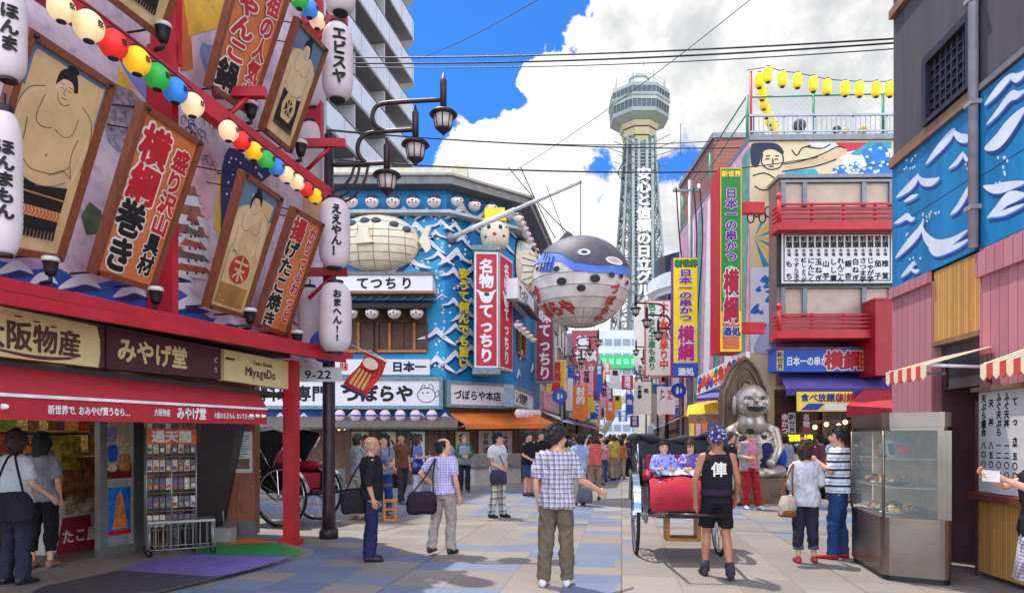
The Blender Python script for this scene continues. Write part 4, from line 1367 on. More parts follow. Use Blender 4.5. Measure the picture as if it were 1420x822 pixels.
b.cub((c.x - .40, c.y - .40, c.z + .30), (c.x + .40, c.y + .40, c.z + .36), M('hat yellow', (244, 206, 20)))
b.build('hat', fh)
# second red sign further along the side
p2 = thing('column_sign', 'red vertical sign lettered 珍味てっちり further down the street side of the restaurant', 'sign', ZR.at(742, 530, .0))
PF = Fc((P(742, 500, 29.5)).to_2d(), (1, .02))
w2, zb2 = PF.hit(769, 531)
zt2 = PF.hit(742, 405)[1]
b = MB()
b.box(PF, 0, w2, zb2, zt2, -.35, 0, SGREY)
b.build('case', p2)
b = MB()
b.box(PF, .07, w2 - .07, zb2 + .1, zt2 - .1, .001, .02, M('sign crimson', (150, 20, 50), .5))
o = b.build('red_face', p2)
l = MB()
l.text(PF, '珍味てっちり', w2 / 2, zt2 - .12, (zt2 - zb2 - .25) / 6, SIGNW, .022, True, .04, sx=.9)
l.build('lettering', o)
# ---- fascia signs
def fascia(f, u0, v0, u1, v1, texts, label_mat=SIGNW, d=.35, frame=.16):
 x0, x1, z0, z1 = f.rect(u0, v0, u1, v1, d)
 b = MB()
 for (a0, a1, c0, c1) in ((x0, x1, z1 - frame, z1), (x0, x1, z0, z0 + frame), (x0, x0 + frame, z0 + frame, z1 - frame), (x1 - frame, x1, z0 + frame, z1 - frame)):
  b.box(f, a0, a1, c0, c1, 0.0, d, SGREY)
 o = b.build('fascia_sign', zub)
 b = MB()
 b.box(f, x0 + frame, x1 - frame, z0 + frame, z1 - frame, .0, d - .05, label_mat)
 b.build('white_face', o)
 l = MB()
 for (s, u, sz, bo, sx) in texts:
  l.text(f, s, f.hit(u, 545, d)[0], (z0 + z1) / 2 - .02, sz * (z1 - z0), INK, d - .046, False, bo, sx=sx)
 l.build('lettering', o)
 return o, (x0, x1, z0, z1)
o, (x0, x1, z0, z1) = fascia(ZL, 322, 522, 614, 567, [('ふぐ料理専門', 312, .50, .035, 1.06), ('づぼらや', 474, .54, .05, 1.02)], frame=.12)
l = MB()
cx, cz = ZL.hit(591, 545, .35)
l.line(ZL, [(cx + .30 * math.cos(a_ * .35), cz - .06 + .25 * math.sin(a_ * .35)) for a_ in range(19)], .025, .306, INK)
l.line(ZL, smooth([(cx - .22, cz + .1), (cx - .1, cz + .3), (cx + .02, cz + .16), (cx + .16, cz + .32), (cx + .25, cz + .12)], 4, False), .02, .308, INK)
l.line(ZL, smooth([(cx + .27, cz - .02), (cx + .42, cz + .1), (cx + .40, cz - .1), (cx + .28, cz - .08)], 4, False), .02, .31, INK)
l.ell(ZL.p(cx - .12, cz + .02, .306), .03, .01, .03, INK, 8, 5)
l.ell(ZL.p(cx + .04, cz + .02, .306), .03, .01, .03, INK, 8, 5)
l.build('fish_drawing', o)
fascia(ZC, 622, 527, 712, 567, [('づぼらや本店', 630, .38, .035, 1.0)], frame=.10)
fascia(ZR, 713, 533, 741, 571, [('ふぐ料理専門', 717, .55, .03, 1.05)], frame=.09)
x0, x1, z0, z1 = ZL.rect(420, 498, 596, 519, .1)
b = MB()
b.box(ZL, x0, x1, z0, z1, 0, .12, SIGNW)
b.box(ZL, x0, x1, z0 - .06, z0 - .001, 0, .14, SGREY)
o = b.build('name_board', zub)
l = MB()
l.text(ZL, '日本一', ZL.hit(543, 508, .12)[0], (z0 + z1) / 2, .36, INK, .124, False, .05, sx=1.1)
l.text(ZL, '味', ZL.hit(471, 508, .12)[0], (z0 + z1) / 2, .3, RED, .124, False, .04)
l.text(ZL, 'ふぐ', ZL.hit(500, 508, .12)[0], (z0 + z1) / 2, .3, RED, .124, False, .04)
l.build('lettering', o)
# ---- ground floor
b = MB()
x0, x1, z0, z1 = ZL.rect(340, 568, 622, 580, .2)
b.box(ZL, x0, x1, z0 - .1, z1, .0, .22, M('noren blue', (24, 62, 120), .8, var=.2))
for i in range(9):
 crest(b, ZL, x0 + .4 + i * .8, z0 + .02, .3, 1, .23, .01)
b.build('wave_valance', zub)
x0, x1, z0, z1 = ZL.rect(340, 582, 634, 592, 1.0)
b = MB()
b.slab(ZL.p(x0, z0, 1.0), ZL.p(x1, z0, 1.0), ZL.p(x1, z1 + .14, .24), ZL.p(x0, z1 + .14, .24), .08, siding('tiled eave', (110, 100, 92), .22))
b.build('tiled_eave', zub)
b = MB()
xx = ZL.hit(619, 600)[0]
b.box(ZL, 0, xx, 0, z0 + .05, -.02, .03, M('dim timber wall', (110, 72, 46), .6, var=.25, scale=5))
b.box(ZL, 0, xx, 0, .55, .031, .08, siding('stone base', (120, 112, 104), .5))
b.build('timber_front', zub)
b = MB()
b.box(ZC, 0.02, xc, 0, 2.6, -.02, .03, M('dim timber wall', (110, 72, 46)))
b.build('timber_front', zub)
b = MB()
b.box(ZR, 0.02, xr, 0, 2.6, -.02, .03, M('dim timber wall', (110, 72, 46)))
b.box(ZR, .4, 2.2, .1, 2.3, .031, .06, DK)
b.build('timber_front', zub)
for u in (484, 526, 566, 605):
 b = MB()
 x = ZL.hit(u, 620)[0]
 b.box(ZL, x - .09, x + .09, .0, 2.3, .03, .16, WOOD)
 b.build('timber_post', zub)
PST = {'poster cream': (206, 188, 140), 'poster white': (214, 208, 200), 'poster pinkish': (206, 180, 172)}
for k, (f, u0, v0, u1, v1, c, s) in enumerate([(ZL, 486, 598, 511, 648, 'poster cream', 'ふぐ'), (ZL, 526, 598, 549, 648, 'poster cream', 'ふぐ'), (ZL, 565, 598, 589, 640, 'poster white', '御飯'), (ZC, 632, 598, 651, 632, 'poster cream', '名物'), (ZC, 664, 597, 683, 630, 'poster pinkish', 'お弁当'), (ZC, 692, 597, 710, 630, 'poster pinkish', 'ふぐ屋')]):
 x0, x1, z0, z1 = f.rect(u0, v0, u1, v1, .06)
 b = MB()
 b.box(f, x0 - .05, x1 + .05, z0 - .05, z1 + .05, .031, .055, WOOD)
 b.box(f, x0, x1, z0, z1, .055, .065, M(c, PST[c], .7))
 o = b.build('poster_board', zub)
 l = MB()
 l.text(f, s, (x0 + x1) / 2, z1 - .05, (z1 - z0) / (len(s) + .4), INK, .067, True, .03)
 l.build('lettering', o)
# warm lamps over the entrance
wl = MB()
for u in (470, 478):
 wl.ell(ZL.at(u, 590 + (u % 3), .5), .07, .07, .12, GLOW, 8, 6)
tag(wl.build('entrance_lamp'), 'two warm lamps glowing under the tiled eave near the parked rickshaw', 'lamp')
# orange awning
OA = M('awning orange', (222, 116, 44), .75, var=.1, scale=2)
w_a, w_b = ZC.at(622, 572, .1), ZC.at(735, 571, .1)
e_a, e_b = P(646, 588, 22.6), P(771, 587, 24.6)
a_ = MB()
a_.slab(e_a, e_b, w_b, w_a, .03, OA)
a_.slab(e_a - V((0, 0, .16)), e_b - V((0, 0, .16)), e_b, e_a, .02, OA)
for q0, q1 in ((w_a, e_a), (w_b, e_b)):
 a_.tube([q0 - V((0, 0, .6)), q1 - V((0, 0, .05))], .03, GREYM, 6)
a_.build('awning', zub)
gl_ = 'round pink paper lanterns under the wave valance'
for i, u in enumerate((471, 493, 514, 534, 555, 576, 599)):
 c = ZL.at(u, 576, .5)
 t = thing('round_lantern', 'round pink and blue paper lantern under the long fascia, %s from the lamp pole' % ordn[i], 'lantern', c - V((0, 0, .2)), gl_)
 b = MB()
 lantern_bm(b, c, .185, .38, M('lantern pinkish', (226, 194, 196), .6, emit=.05), 7, 12)
 b.build('paper_shade', t)
 b = MB()
 b.lathe(c, [(.189, -.03), (.191, .0), (.189, .03)], M('lantern band blue', (70, 110, 190), .6), 12)
 b.build('blue_band', t)
for i in range(6):
 c = ZR.at(719 + i * 5.4, 573, .5 + .1)
 t = tag(lantern_bm_obj(c, .2, M('lantern pinkish', (224, 180, 190))) if False else MB().lathe(c, [(.06, -.14), (.11, -.07), (.13, 0), (.11, .07), (.06, .14)], M('lantern pinkish', (224, 180, 190)), 12).build('round_lantern'), 'round pink paper lantern under the street side fascia, %s from the corner' % ordn[i], 'lantern', gl_)
# fish counter
fc_ = thing('fish_counter', 'low pale fish counter with glass top and dishes under the orange awning', 'counter', ZC.at(690, 670, .9))
b = MB()
x0, x1 = ZC.hit(655, 660, 1.0)[0], ZC.hit(720, 660, 1.0)[0]
b.box(ZC, x0, x1, .0, .55, .5, 1.1, M('counter pale', (176, 170, 160), .5))
b.box(ZC, x0 - .03, x1 + .03, .55, .6, .45, 1.14, STEEL)
b.build('base', fc_)
b = MB()
b.box(ZC, x0, x1, .6, 1.05, .55, 1.1, glass('counter glass', (200, 200, 190), .25))
b.build('glass_top', fc_)
b = MB()
for i in range(9):
 b.lathe(ZC.p(x0 + (x1 - x0) * (i + .5) / 9, .62, .85), [(.06, 0), (.13, .05), (.12, .05), (.02, .03)], GOODS[i % 8], 10)
b.build('dishes', fc_)
nor = thing('blue_curtain', 'short blue shop curtain lettered らや behind the parked rickshaw', 'curtain', P(372, 623, 21))
b = MB()
nf = Fc(P(355, 600, 21).to_2d(), (1, 0))
x1, z0 = nf.hit(386, 624)
z1 = nf.hit(355, 597)[1]
b.box(nf, 0, x1 * .49, z0, z1, 0, .02, M('noren bright blue', (30, 90, 170), .85, var=.15))
b.box(nf, x1 * .51, x1, z0, z1, .005, .025, M('noren bright blue', (30, 90, 170)))
b.build('cloth', nor)
l = MB()
l.text(nf, 'らや', .06, (z0 + z1) / 2, .3, WHITE, .027, False, .04)
l.build('lettering', nor)
b = MB()
b.tube([nf.p(-.1, z1, .01), nf.p(x1 + .1, z1, .01)], .02, WOOD, 6)
b.build('rod', nor)
# ================================================================== big puffer fish lantern on its pole
pb = ZC.at(625, 330, 0)
pt = V((1.86, 18.55, 8.52))
t = thing('sign_pole', 'long white pole reaching from the wave wall over the street above the fish lantern', 'pole', pb)
b = MB()
b.tube([pb, pb.lerp(pt, .55)], .085, WHITE, 10)
b.tube([pb.lerp(pt, .55), pt], .06, WHITE, 10)
b.build('shaft', t)
b = MB()
b.lathe(pb, [(.2, 0), (.2, .1), (.12, .14)], GREYM, 12, (pt - pb))
b.build('wall_plate', t)
FC = P(805, 392, 18.5)
rx, rz_ = 69 / FL * 18.5, 62 / FL * 18.5
fish = thing('puffer_fish_lantern', 'giant paper puffer fish lantern with dark back, spots and red づぼらや lettering over the street', 'lantern', FC - V((0, 0, rz_)))
def fsurf(az, el, k=1.0):
 """az 0 faces the camera, positive to the right of the picture; el up"""
 sq = math.cos(el)
 z = math.sin(el)
 return FC + V((rx * sq * math.sin(az), -rx * .97 * sq * math.cos(az), rz_ * z)) * k
def fishmat():
 def fn(t, x, y, z, tc):
  nz = t.noise(tc, 2.5, 5.0).outputs[0]
  return t.mix(t.ramp(nz, .3, .75), lin((200, 186, 176)), lin((230, 220, 208)))
 return pattern('fish paper', fn, .7)
def patch(mb, a0, a1, e0, e1, mat, k=1.0, na=24, ne=8, lowfn=None):
 vs = []
 for j in range(ne + 1):
  for i in range(na + 1):
   a = a0 + (a1 - a0) * i / na
   lo = lowfn(a) if lowfn else e0
   e = lo + (e1 - lo) * j / ne
   vs.append(fsurf(a, e, k))
 mb.add(vs, [(j * (na + 1) + i, j * (na + 1) + i + 1, (j + 1) * (na + 1) + i + 1, (j + 1) * (na + 1) + i) for j in range(ne) for i in range(na)], mat, True)
b = MB()
nseg = 20
# panelled paper: flat facets between hoops like the real lantern
for j in range(12):
 e0, e1 = R(-88 + j * 176 / 12), R(-88 + (j + 1) * 176 / 12)
 for i in range(nseg):
  a0, a1 = 2 * math.pi * i / nseg, 2 * math.pi * (i + 1) / nseg
  b.quad(fsurf(a0, e0), fsurf(a1, e0), fsurf(a1, e1), fsurf(a0, e1), fishmat())
b.quad(fsurf(0, R(-88)), fsurf(R(90), R(-88)), fsurf(R(180), R(-88)), fsurf(R(270), R(-88)), fishmat())
b.build('body', fish)
def pix_ae(u, v):
 """angles of the lantern surface met by a picture point"""
 r = V(((u - UC) / FL, 1, (VH - v) / FL))
 c0 = V((0, 0, CZ)) - FC
 A = (r.x / rx) ** 2 + (r.y / (rx * .97)) ** 2 + (r.z / rz_) ** 2
 B = 2 * (c0.x * r.x / rx ** 2 + c0.y * r.y / (rx * .97) ** 2 + c0.z * r.z / rz_ ** 2)
 Cc = (c0.x / rx) ** 2 + (c0.y / (rx * .97)) ** 2 + (c0.z / rz_) ** 2 - 1
 D = max(0, B * B - 4 * A * Cc)
 h = c0 + r * ((-B - math.sqrt(D)) / (2 * A))
 return math.atan2(h.x / rx, -h.y / (rx * .97)), math.asin(max(-1, min(1, h.z / rz_)))
def edge(pts):
 q = [pix_ae(*p_) for p_ in pts]
 q = [(q[-1][0] - 2 * math.pi, q[-1][1])] + q + [(q[0][0] + 2 * math.pi, q[0][1])]
 def f(a):
  for (a0, e0), (a1, e1) in zip(q, q[1:]):
   if a0 <= a <= a1:
    return e0 + (e1 - e0) * (a - a0) / (a1 - a0)
  return q[0][1]
 return f
dl = edge([(748, 352), (760, 350), (778, 351), (787, 357), (796, 364), (828, 368), (856, 368), (869, 369)])
bl = edge([(744, 366), (760, 364), (778, 362), (786, 368), (796, 375), (819, 378), (856, 380), (869, 381)])
b = MB()
patch(b, -math.pi, math.pi, 0, R(89), M('fish back dark', (76, 72, 82), .6, var=.2, scale=3), 1.012, 90, 10, dl)
b.build('dark_back', fish)
b = MB()
vs = []
for i in range(91):
 a = -math.pi + 2 * math.pi * i / 90
 vs += [fsurf(a, bl(a), 1.009), fsurf(a, dl(a) + R(4), 1.009)]
b.add(vs, [(2 * i, 2 * i + 2, 2 * i + 3, 2 * i + 1) for i in range(90)], M('fish band blue', (84, 120, 206)), True)
b.build('blue_band', fish)
def decal(mb, a, e, ra, mat, k=1.018, rz2=None, n=14):
 vs = [fsurf(a, e, k)]
 for i in range(n):
  q = 2 * math.pi * i / n
  vs.append(fsurf(a + ra * math.cos(q) / max(.3, math.cos(e)), e + (rz2 or ra) * math.sin(q), k))
 mb.add(vs, [(0, 1 + i, 1 + (i + 1) % n) for i in range(n)], mat, True)
b = MB()
SPT = M('fish spot', (40, 40, 46), .6)
for (u, v, r) in [(779, 390, .10), (806, 399, .085), (825, 386, .10), (848, 381, .07), (861, 383, .06), (772, 373, .07), (746, 373, .06), (869, 392, .06), (752, 352 + 20, .03)]:
 a, e = pix_ae(u, v)
 decal(b, a, e, r, SPT, rz2=r * .8)
b.build('spots', fish)
b = MB()
a, e = pix_ae(810, 350)
decal(b, a, e, .12, WVW, 1.02, .08)
decal(b, a, e, .06, SPT, 1.024, .045)
b.build('eye', fish)
b = MB()
a, e = pix_ae(852, 362)
decal(b, a, e, .22, WVW, 1.02, .09)
decal(b, a, e + .01, .17, M('fish lip', (196, 176, 166), .6), 1.023, .05)
b.build('mouth', fish)
b = MB()
q = [pix_ae(*p_) for p_ in ((757, 350), (771, 357), (766, 377), (748, 377))]
b.add([fsurf(a, e, 1.02) for a, e in q], [(3, 2, 1, 0)], M('fish fin blue', (70, 110, 200), .6))
for i in range(4):
 t_ = (i + .5) / 4
 b.tube([fsurf(*[q[0][k] + (q[1][k] - q[0][k]) * t_ for k in (0, 1)], 1.024), fsurf(*[q[3][k] + (q[2][k] - q[3][k]) * t_ for k in (0, 1)], 1.024)], .012, SPT, 4)
b.build('side_fin', fish)
class Sph:
 def __init__(s, u, v, k=1.02, skew=0):
  s.a, s.e = pix_ae(u, v)
  s.k = k
  s.sk = skew
 def p(s, x, y, d):
  e = s.e + y / rz_
  return fsurf(s.a + (x + s.sk * y) / rx / max(.35, math.cos(e)), e, s.k + d / rx)
l = MB()
l.text(Sph(768, 428, 1.02, -.12), 'ぼらや', -.52, 0, .48, FRD, .004, False, .06, sx=.8)
l.text(Sph(743, 410), 'づ', -.2, 0, .48, FRD, .004, False, .06)
l.text(Sph(852, 398), 'づぼらや', 0, .1, .29, FRD, .004, True, .05)
l.build('lettering', fish)
b = MB()
SEAM = M('fish seam', (120, 108, 100), .7)
for j in range(1, 12):
 e = R(-88 + j * 176 / 12)
 if e < R(15):
  b.tube([fsurf(2 * math.pi * i / nseg, e, 1.001) for i in range(nseg + 1)], .008, SEAM, 4, False)
for i in range(nseg):
 a = 2 * math.pi * i / nseg
 b.tube([fsurf(a, R(-88 + j * 176 / 12), 1.001) for j in range(4)], .006, SEAM, 4, False)
b.build('hoop_seams', fish)
b = MB()
q = FC + V((-rx * .98, 0, -.05 + .4))
b.prism(Fr(q, (1, 0, 0), (0, 0, 1), (0, -1, 0)), [(.15, -.25), (-.12, -.42), (-.30, -.30), (-.24, .0), (-.34, .3), (-.14, .42), (.15, .25)][::-1], -.12, .12, FCR)
for i in range(4):
 b.tube([q + V((.1, -.13, -.2 + i * .13)), q + V((-.26, -.13, -.3 + i * .2))], .012, SEAM, 4)
b.build('tail_fin', fish)
b = MB()
b.prism(Fr(FC + V((-.25, 0, rz_ * .97)), (1, 0, 0), (0, 0, 1), (0, -1, 0)), [(-.4, -.1), (.15, -.02), (.0, .16), (-.12, .22)], -.03, .03, M('fish back dark', (52, 48, 56)))
b.build('back_fin', fish)
b = MB()
b.tube([FC + V((0, 0, rz_ * .97)), V((FC.x, FC.y, pt.z))], .012, SUSP, 5)
b.tube([FC + V((-.35, 0, rz_ * .9)), V((FC.x - .9, FC.y + .4, pt.z))], .010, SUSP, 5)
b.build('hanger', fish)
# ================================================================== balconied apartment block
APT = Fc((V((-6.2, 45)) - V((.1961, .9806)) * 22).to_2d(), (.1961, .9806))
ap_ = thing('apartment_block', 'tall pale apartment block with stacked rounded balconies behind the restaurant', 'apartment block', APT.p(10, 0, 0))
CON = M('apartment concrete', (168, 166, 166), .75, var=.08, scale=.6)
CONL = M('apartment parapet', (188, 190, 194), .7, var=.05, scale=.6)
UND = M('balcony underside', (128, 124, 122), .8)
b = MB()
b.box(APT, 0, 21.0, 0, 33.5, -9, -1.4, CON)
b.build('wall', ap_)
ENDX = 22
for k in range(4, 12):
 z = 2.6 + k * 2.75
 b = MB()
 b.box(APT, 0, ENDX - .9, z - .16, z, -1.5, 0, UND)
 b.box(APT, 0, ENDX - .9, z + .001, z + 1.12, -.12, .003, CONL)
 ar = [(ENDX - .9 + .9 * math.sin(R(a)), -.9 + .9 * math.cos(R(a)) + .0) for a in range(0, 91, 15)] + [(ENDX, -1.5)]
 fr_ = Fr(APT.p(0, 0, 0), APT.x, APT.n, (0, 0, 1))
 b.prism(fr_, [(ENDX - .9, -1.5)] + ar, z - .16, z + 1.12, CONL)
 for i in range(11):
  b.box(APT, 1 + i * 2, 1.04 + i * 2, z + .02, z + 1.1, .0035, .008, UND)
 for i in range(int(ENDX - 1)):
  b.box(APT, i + .3, i + .34, z + 1.12, z + 1.26, -.08, -.04, STEEL)
 b.box(APT, 0, ENDX - 1, z + 1.26, z + 1.30, -.085, -.035, STEEL)
 b.build('balcony', ap_)
 for i in range(3):
  w = MB()
  x = 3.4 + i * 6.1 + (k % 3) * .9
  w.box(APT, x, x + .8, z + 1.25, z + 1.85, -1.0, -.62, M('cooler white', (206, 206, 200), .5))
  w.lathe(APT.p(x + .4, z + 1.55, -.615), [(.02, 0), (.22, 0), (.22, .01), (.02, .012)], GREYM, 14, tuple(APT.n))
  w.box(APT, x + .05, x + .75, z + .01, z + 1.25, -.98, -.9, GREYM)
  w.build('air_conditioner', ap_)
 for i in range(5):
  x = 2.2 + i * 4.1
  if x > 20:
   continue
  w = MB()
  w.box(APT, x - 1.1, x + 1.1, z + .01, z + 2.1, -1.4, -1.36, M('apartment window', (96, 108, 122), .15))
  for j in range(3):
   w.box(APT, x - 1.12 + j * 1.08, x - 1.05 + j * 1.08, z + .01, z + 2.12, -1.36, -1.33, M('apartment sash', (150, 152, 156), .4))
  w.build('window', ap_)
 for i in range(6):
  w = MB()
  x = .2 + i * 4.1
  if x < 20.5:
   w.box(APT, x - .06, x + .06, z + .01, z + 2.58, -1.39, -.13, CON)
   w.build('balcony_divider', ap_)
# ================================================================== observation tower
TY = 189.0
TX = (886 - UC) / FL * TY
tw_ = thing('observation_tower', 'steel lattice observation tower with octagonal glazed decks and vertical white lettering', 'tower', (TX, TY, 0))
px = TY / FL
def tz(v):
 return CZ + (VH - v) * px
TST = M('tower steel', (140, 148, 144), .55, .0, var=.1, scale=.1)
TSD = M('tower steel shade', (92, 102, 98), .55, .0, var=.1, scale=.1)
TGL = M('tower glass', (58, 74, 80), .15, .1, var=.2, scale=.3)
TCR = M('tower cream', (172, 162, 124), .6, var=.05, scale=.1)
TWH = M('tower white', (206, 206, 200), .5, var=.04, scale=.1)
T0 = V((TX, TY, 0))
def ngon(r, n=8, off=22.5):
 return [(r * math.cos(R(off + 360 / n * i)), r * math.sin(R(off + 360 / n * i))) for i in range(n)]
def oct_ring(mb, r0, z0, r1, z1, mat, n=8):
 a = [T0 + V((x, y, z0)) for x, y in ngon(r0, n, 22.5)]
 c = [T0 + V((x, y, z1)) for x, y in ngon(r1, n, 22.5)]
 mb.loft([a, c], mat, False)
hw = lambda v: (36.5 + (868 - 868) - (400 - v) * .094) if v > 240 else 0
b = MB()
# four battered lattice legs
zs = [tz(v) for v in (605, 560, 520, 480, 440, 400, 365, 330, 300, 270, 240, 215, 196)]
wd = lambda z: (52 - 0.0) * px * .5 if z < 1 else px * (19 + 22 * max(0, (tz(215) - z) / tz(215)) ** 1.15 * 1.25)
L = {}
for (sx, sy) in ((-1, -1), (1, -1), (1, 1), (-1, 1)):
 pts = [T0 + V((sx * wd(z), sy * wd(z), z)) for z in zs]
 L[(sx, sy)] = pts
 b.tube(pts, .34, TST, 6)
 # inner chord of the leg
 k = .62
 pin = [T0 + V((sx * wd(z) * k, sy * wd(z), z)) for z in zs]
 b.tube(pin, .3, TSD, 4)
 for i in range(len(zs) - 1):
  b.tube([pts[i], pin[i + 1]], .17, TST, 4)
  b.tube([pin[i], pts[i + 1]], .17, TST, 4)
  b.tube([pts[i], pin[i]], .17, TST, 4)
  m0, m1 = pts[i].lerp(pts[i + 1], .5), pin[i].lerp(pin[i + 1], .5)
  b.tube([m0, m1], .14, TSD, 4)
ks = [(-1, -1), (1, -1), (1, 1), (-1, 1)]
for s in range(4):
 A, B = L[ks[s]], L[ks[(s + 1) % 4]]
 for i in range(len(zs) - 1):
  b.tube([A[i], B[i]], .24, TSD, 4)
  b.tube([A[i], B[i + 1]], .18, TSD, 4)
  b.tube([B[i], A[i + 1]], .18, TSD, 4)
b.build('lattice_shaft', tw_)
# lift shaft with letters
b = MB()
for x in (-13, -5.5, 5.5, 13):
 b.box(WF, TX + x * px - .35, TX + x * px + .35, TY - 9.6 * px - 4, TY - 9.6 * px - 3.2, 8, tz(205), TST)
b.box(WF, TX - 13 * px, TX + 13 * px, TY - 4, TY + 3, 6, tz(205), M('lift shaft', (136, 144, 140), .6, var=.25, scale=.5))
for i in range(46):
 z = tz(420) + i * (tz(205) - tz(420)) / 46
 b.box(WF, TX - 13 * px, TX + 13 * px, TY - 9.6 * px - 3.6, TY - 9.6 * px - 3.3, z, z + .22, TST)
b.build('lift_shaft', tw_)
l = MB()
TF = Fr((TX, TY - 9.6 * px - 4.3, 0), (1, 0, 0), (0, 0, 1), (0, -1, 0))
l.text(TF, '安心と信頼の日立グループ', .2, tz(244), (tz(244) - tz(452)) / 12, TWH, .0, True, .05, sx=1.15)
l.build('lettering', tw_)
# decks
b = MB()
oct_ring(b, 12 * px, tz(226), 20 * px, tz(204.5), TSD)
oct_ring(b, 20 * px, tz(204), 22 * px, tz(197), TCR)
oct_ring(b, 22.5 * px, tz(195), 24.5 * px, tz(186), TCR)
oct_ring(b, 25.5 * px, tz(184), 28 * px, tz(177.5), TCR)
oct_ring(b, 22 * px, tz(194.5), 22 * px, tz(175), TSD)
b.build('cream_collar', tw_)
b = MB()
oct_ring(b, 28 * px, tz(177), 40.5 * px, tz(171), TST)
oct_ring(b, 41 * px, tz(171), 41.5 * px, tz(166), TST)
oct_ring(b, 41.8 * px, tz(155.5), 42 * px, tz(151), M('tower pale', (150, 156, 150), .5, scale=.2))
oct_ring(b, 43 * px, tz(150.5), 43.5 * px, tz(147), TST)
oct_ring(b, 42 * px, tz(138), 41 * px, tz(133), TST)
oct_ring(b, 40 * px, tz(133), 25 * px, tz(127), TST)
b.build('deck_ring', tw_)
for (v0, v1, r) in ((166, 155.5, 40.2), (147, 138, 41)):
 b = MB()
 oct_ring(b, r * px, tz(v0), (r + .6) * px, tz(v1), TGL)
 o = b.build('deck_glazing', tw_)
 b = MB()
 c0, c1 = ngon((r + .5) * px), ngon((r + 1.1) * px)
 for i in range(8):
  for k in range(5):
   t_ = k / 5
   p0 = T0 + V(c0[i] + (0,)).lerp(V(c0[(i + 1) % 8] + (0,)), t_) + V((0, 0, tz(v0)))
   p1 = T0 + V(c1[i] + (0,)).lerp(V(c1[(i + 1) % 8] + (0,)), t_) + V((0, 0, tz(v1)))
   b.tube([p0, p1], .09, TST, 4)
 b.build('mullions', o)
b = MB()
oct_ring(b, 13 * px, tz(127), 13 * px, tz(113), TWH, 8)
oct_ring(b, 14.5 * px, tz(113), 14.5 * px, tz(111), TST, 8)
b.lathe(T0 + V((0, 0, tz(111))), [(12 * px, 0), (12 * px, 1.0), (10.5 * px, 2), (10 * px, tz(100) - tz(111)), (9 * px, tz(98) - tz(111)), (.1, tz(97) - tz(111))], TWH, 20)
b.build('top_dome', tw_)
b = MB()
for i in range(8):
 x, y = ngon(30 * px)[i]
 q = T0 + V((x, y, tz(236)))
 b.tube([T0 + V((x * .5, y * .5, tz(262))), q, T0 + V((x * .6, y * .6, tz(214)))], .15, TSD, 4)
 b.tube([q, T0 + V((ngon(30 * px)[(i + 1) % 8] + (tz(236),)))], .13, TSD, 4)
for k_ in range(5):
 z_ = tz(212 + k_ * 9)
 for s in (-1, 1):
  b.tube([T0 + V((s * 12 * px, -6, z_)), T0 + V((s * (34 + 14 * ((k_ * 7) % 3) / 2) * px, -8, z_ + 1.5))], .1, TSD, 4)
 b.tube([T0 + V((48 * px, -8, tz(190))), T0 + V((48 * px, -8, tz(232)))], .09, TSD, 4)
b.build('neck_struts', tw_)
b = MB()
for i in range(8):
 x, y = ngon(36 * px)[i]
 q = T0 + V((x, y, tz(131)))
 b.tube([q, q + V((0, 0, 3.2))], .09, TST, 4)
 x2, y2 = ngon(36 * px)[(i + 1) % 8]
 for hh_ in (1.2, 2.2):
  b.tube([q + V((0, 0, hh_)), T0 + V((x2, y2, tz(131) + hh_))], .06, TST, 4)
for (x, y, h_) in ((-8, 0, 4), (6, -3, 5), (10, 2, 3)):
 b.tube([T0 + V((x * px, y * px, tz(112))), T0 + V((x * px, y * px, tz(112) + h_))], .1, TST, 4)
b.build('roof_railing', tw_)
# white street arch and buildings at the tower's foot
base_ = thing('tower_base_building', 'white storeyed building with striped windows at the foot of the tower', 'building', (TX, 150, 0))
b = MB()
b.cub((12, 149, 0), (36, 160, 25), M('far white render', (196, 200, 204), .7, var=.06, scale=.3))
b.build('wall', base_)
for k in range(7):
 b = MB()
 for j in range(12):
  b.cub((12.3 + j * 1.97, 148.93, 3 + k * 3.1), (13.9 + j * 1.97, 148.99, 4.5 + k * 3.1), M('far window band', (126, 136, 142), .3))
 b.build('window_band', base_)
b = MB()
b.cub((19.0, 147.9, 16.6), (29, 148.6, 19.4), M('far sign green', (40, 180, 90), .5))
for i in range(6):
 b.cub((19.3 + i * 1.6, 147.8, 17.4), (20.4 + i * 1.6, 147.88, 18.7), M('far sign green pale', (120, 214, 160), .5))
tag(b.build('green_signboard'), 'long green sign on the white building at the foot of the tower', 'sign')
# ================================================================== skewer restaurant opposite (red balconies, mural, roof fence)
YY = 20.0
YF = Fc((0, YY), (1, -.02))
yk = thing('skewer_restaurant', 'cream skewer restaurant with red balconies, painted mural and fenced roof terrace', 'restaurant', YF.at(1140, 680))
YCR = M('mural cream', (224, 202, 156), .6, var=.05, scale=1)
PLUM = M('plum wall', (120, 70, 100), .6, var=.12)
xL = YF.hit(1040, 600)[0]
xR = xL + 7.5
zT = YF.hit(1045, 196)[1]
b = MB()
b.box(YF, xL, xR, 0, zT, -9, 0, YCR)
b.build('wall', yk)
b = MB()
b.box(YF, xL - .03, xR, zT + .002, zT + .16, -9.05, .08, GREYM)
b.build('roof_kerb', yk)
# side face towards the street
YS = Fc(YF.p(xL - .001, 0, -9).to_2d(), (YF.n.x, YF.n.y))
b = MB()
PNK = M('side wall pink', (206, 150, 176), .6, var=.15)
b.box(YS, 0, 9, 0, zT, 0, .02, PNK)
for i in range(6):
 b.prism(YS, [(1.2 + i * 1.3, 3.0), (2.0 + i * 1.3, 3.0), (2.6 + i * 1.3, zT - .2), (1.9 + i * 1.3, zT - .2)], .021, .03, M('side wall green', (96, 150, 130), .6, var=.15) if i % 2 else WVW)
b.build('side_wall', yk)
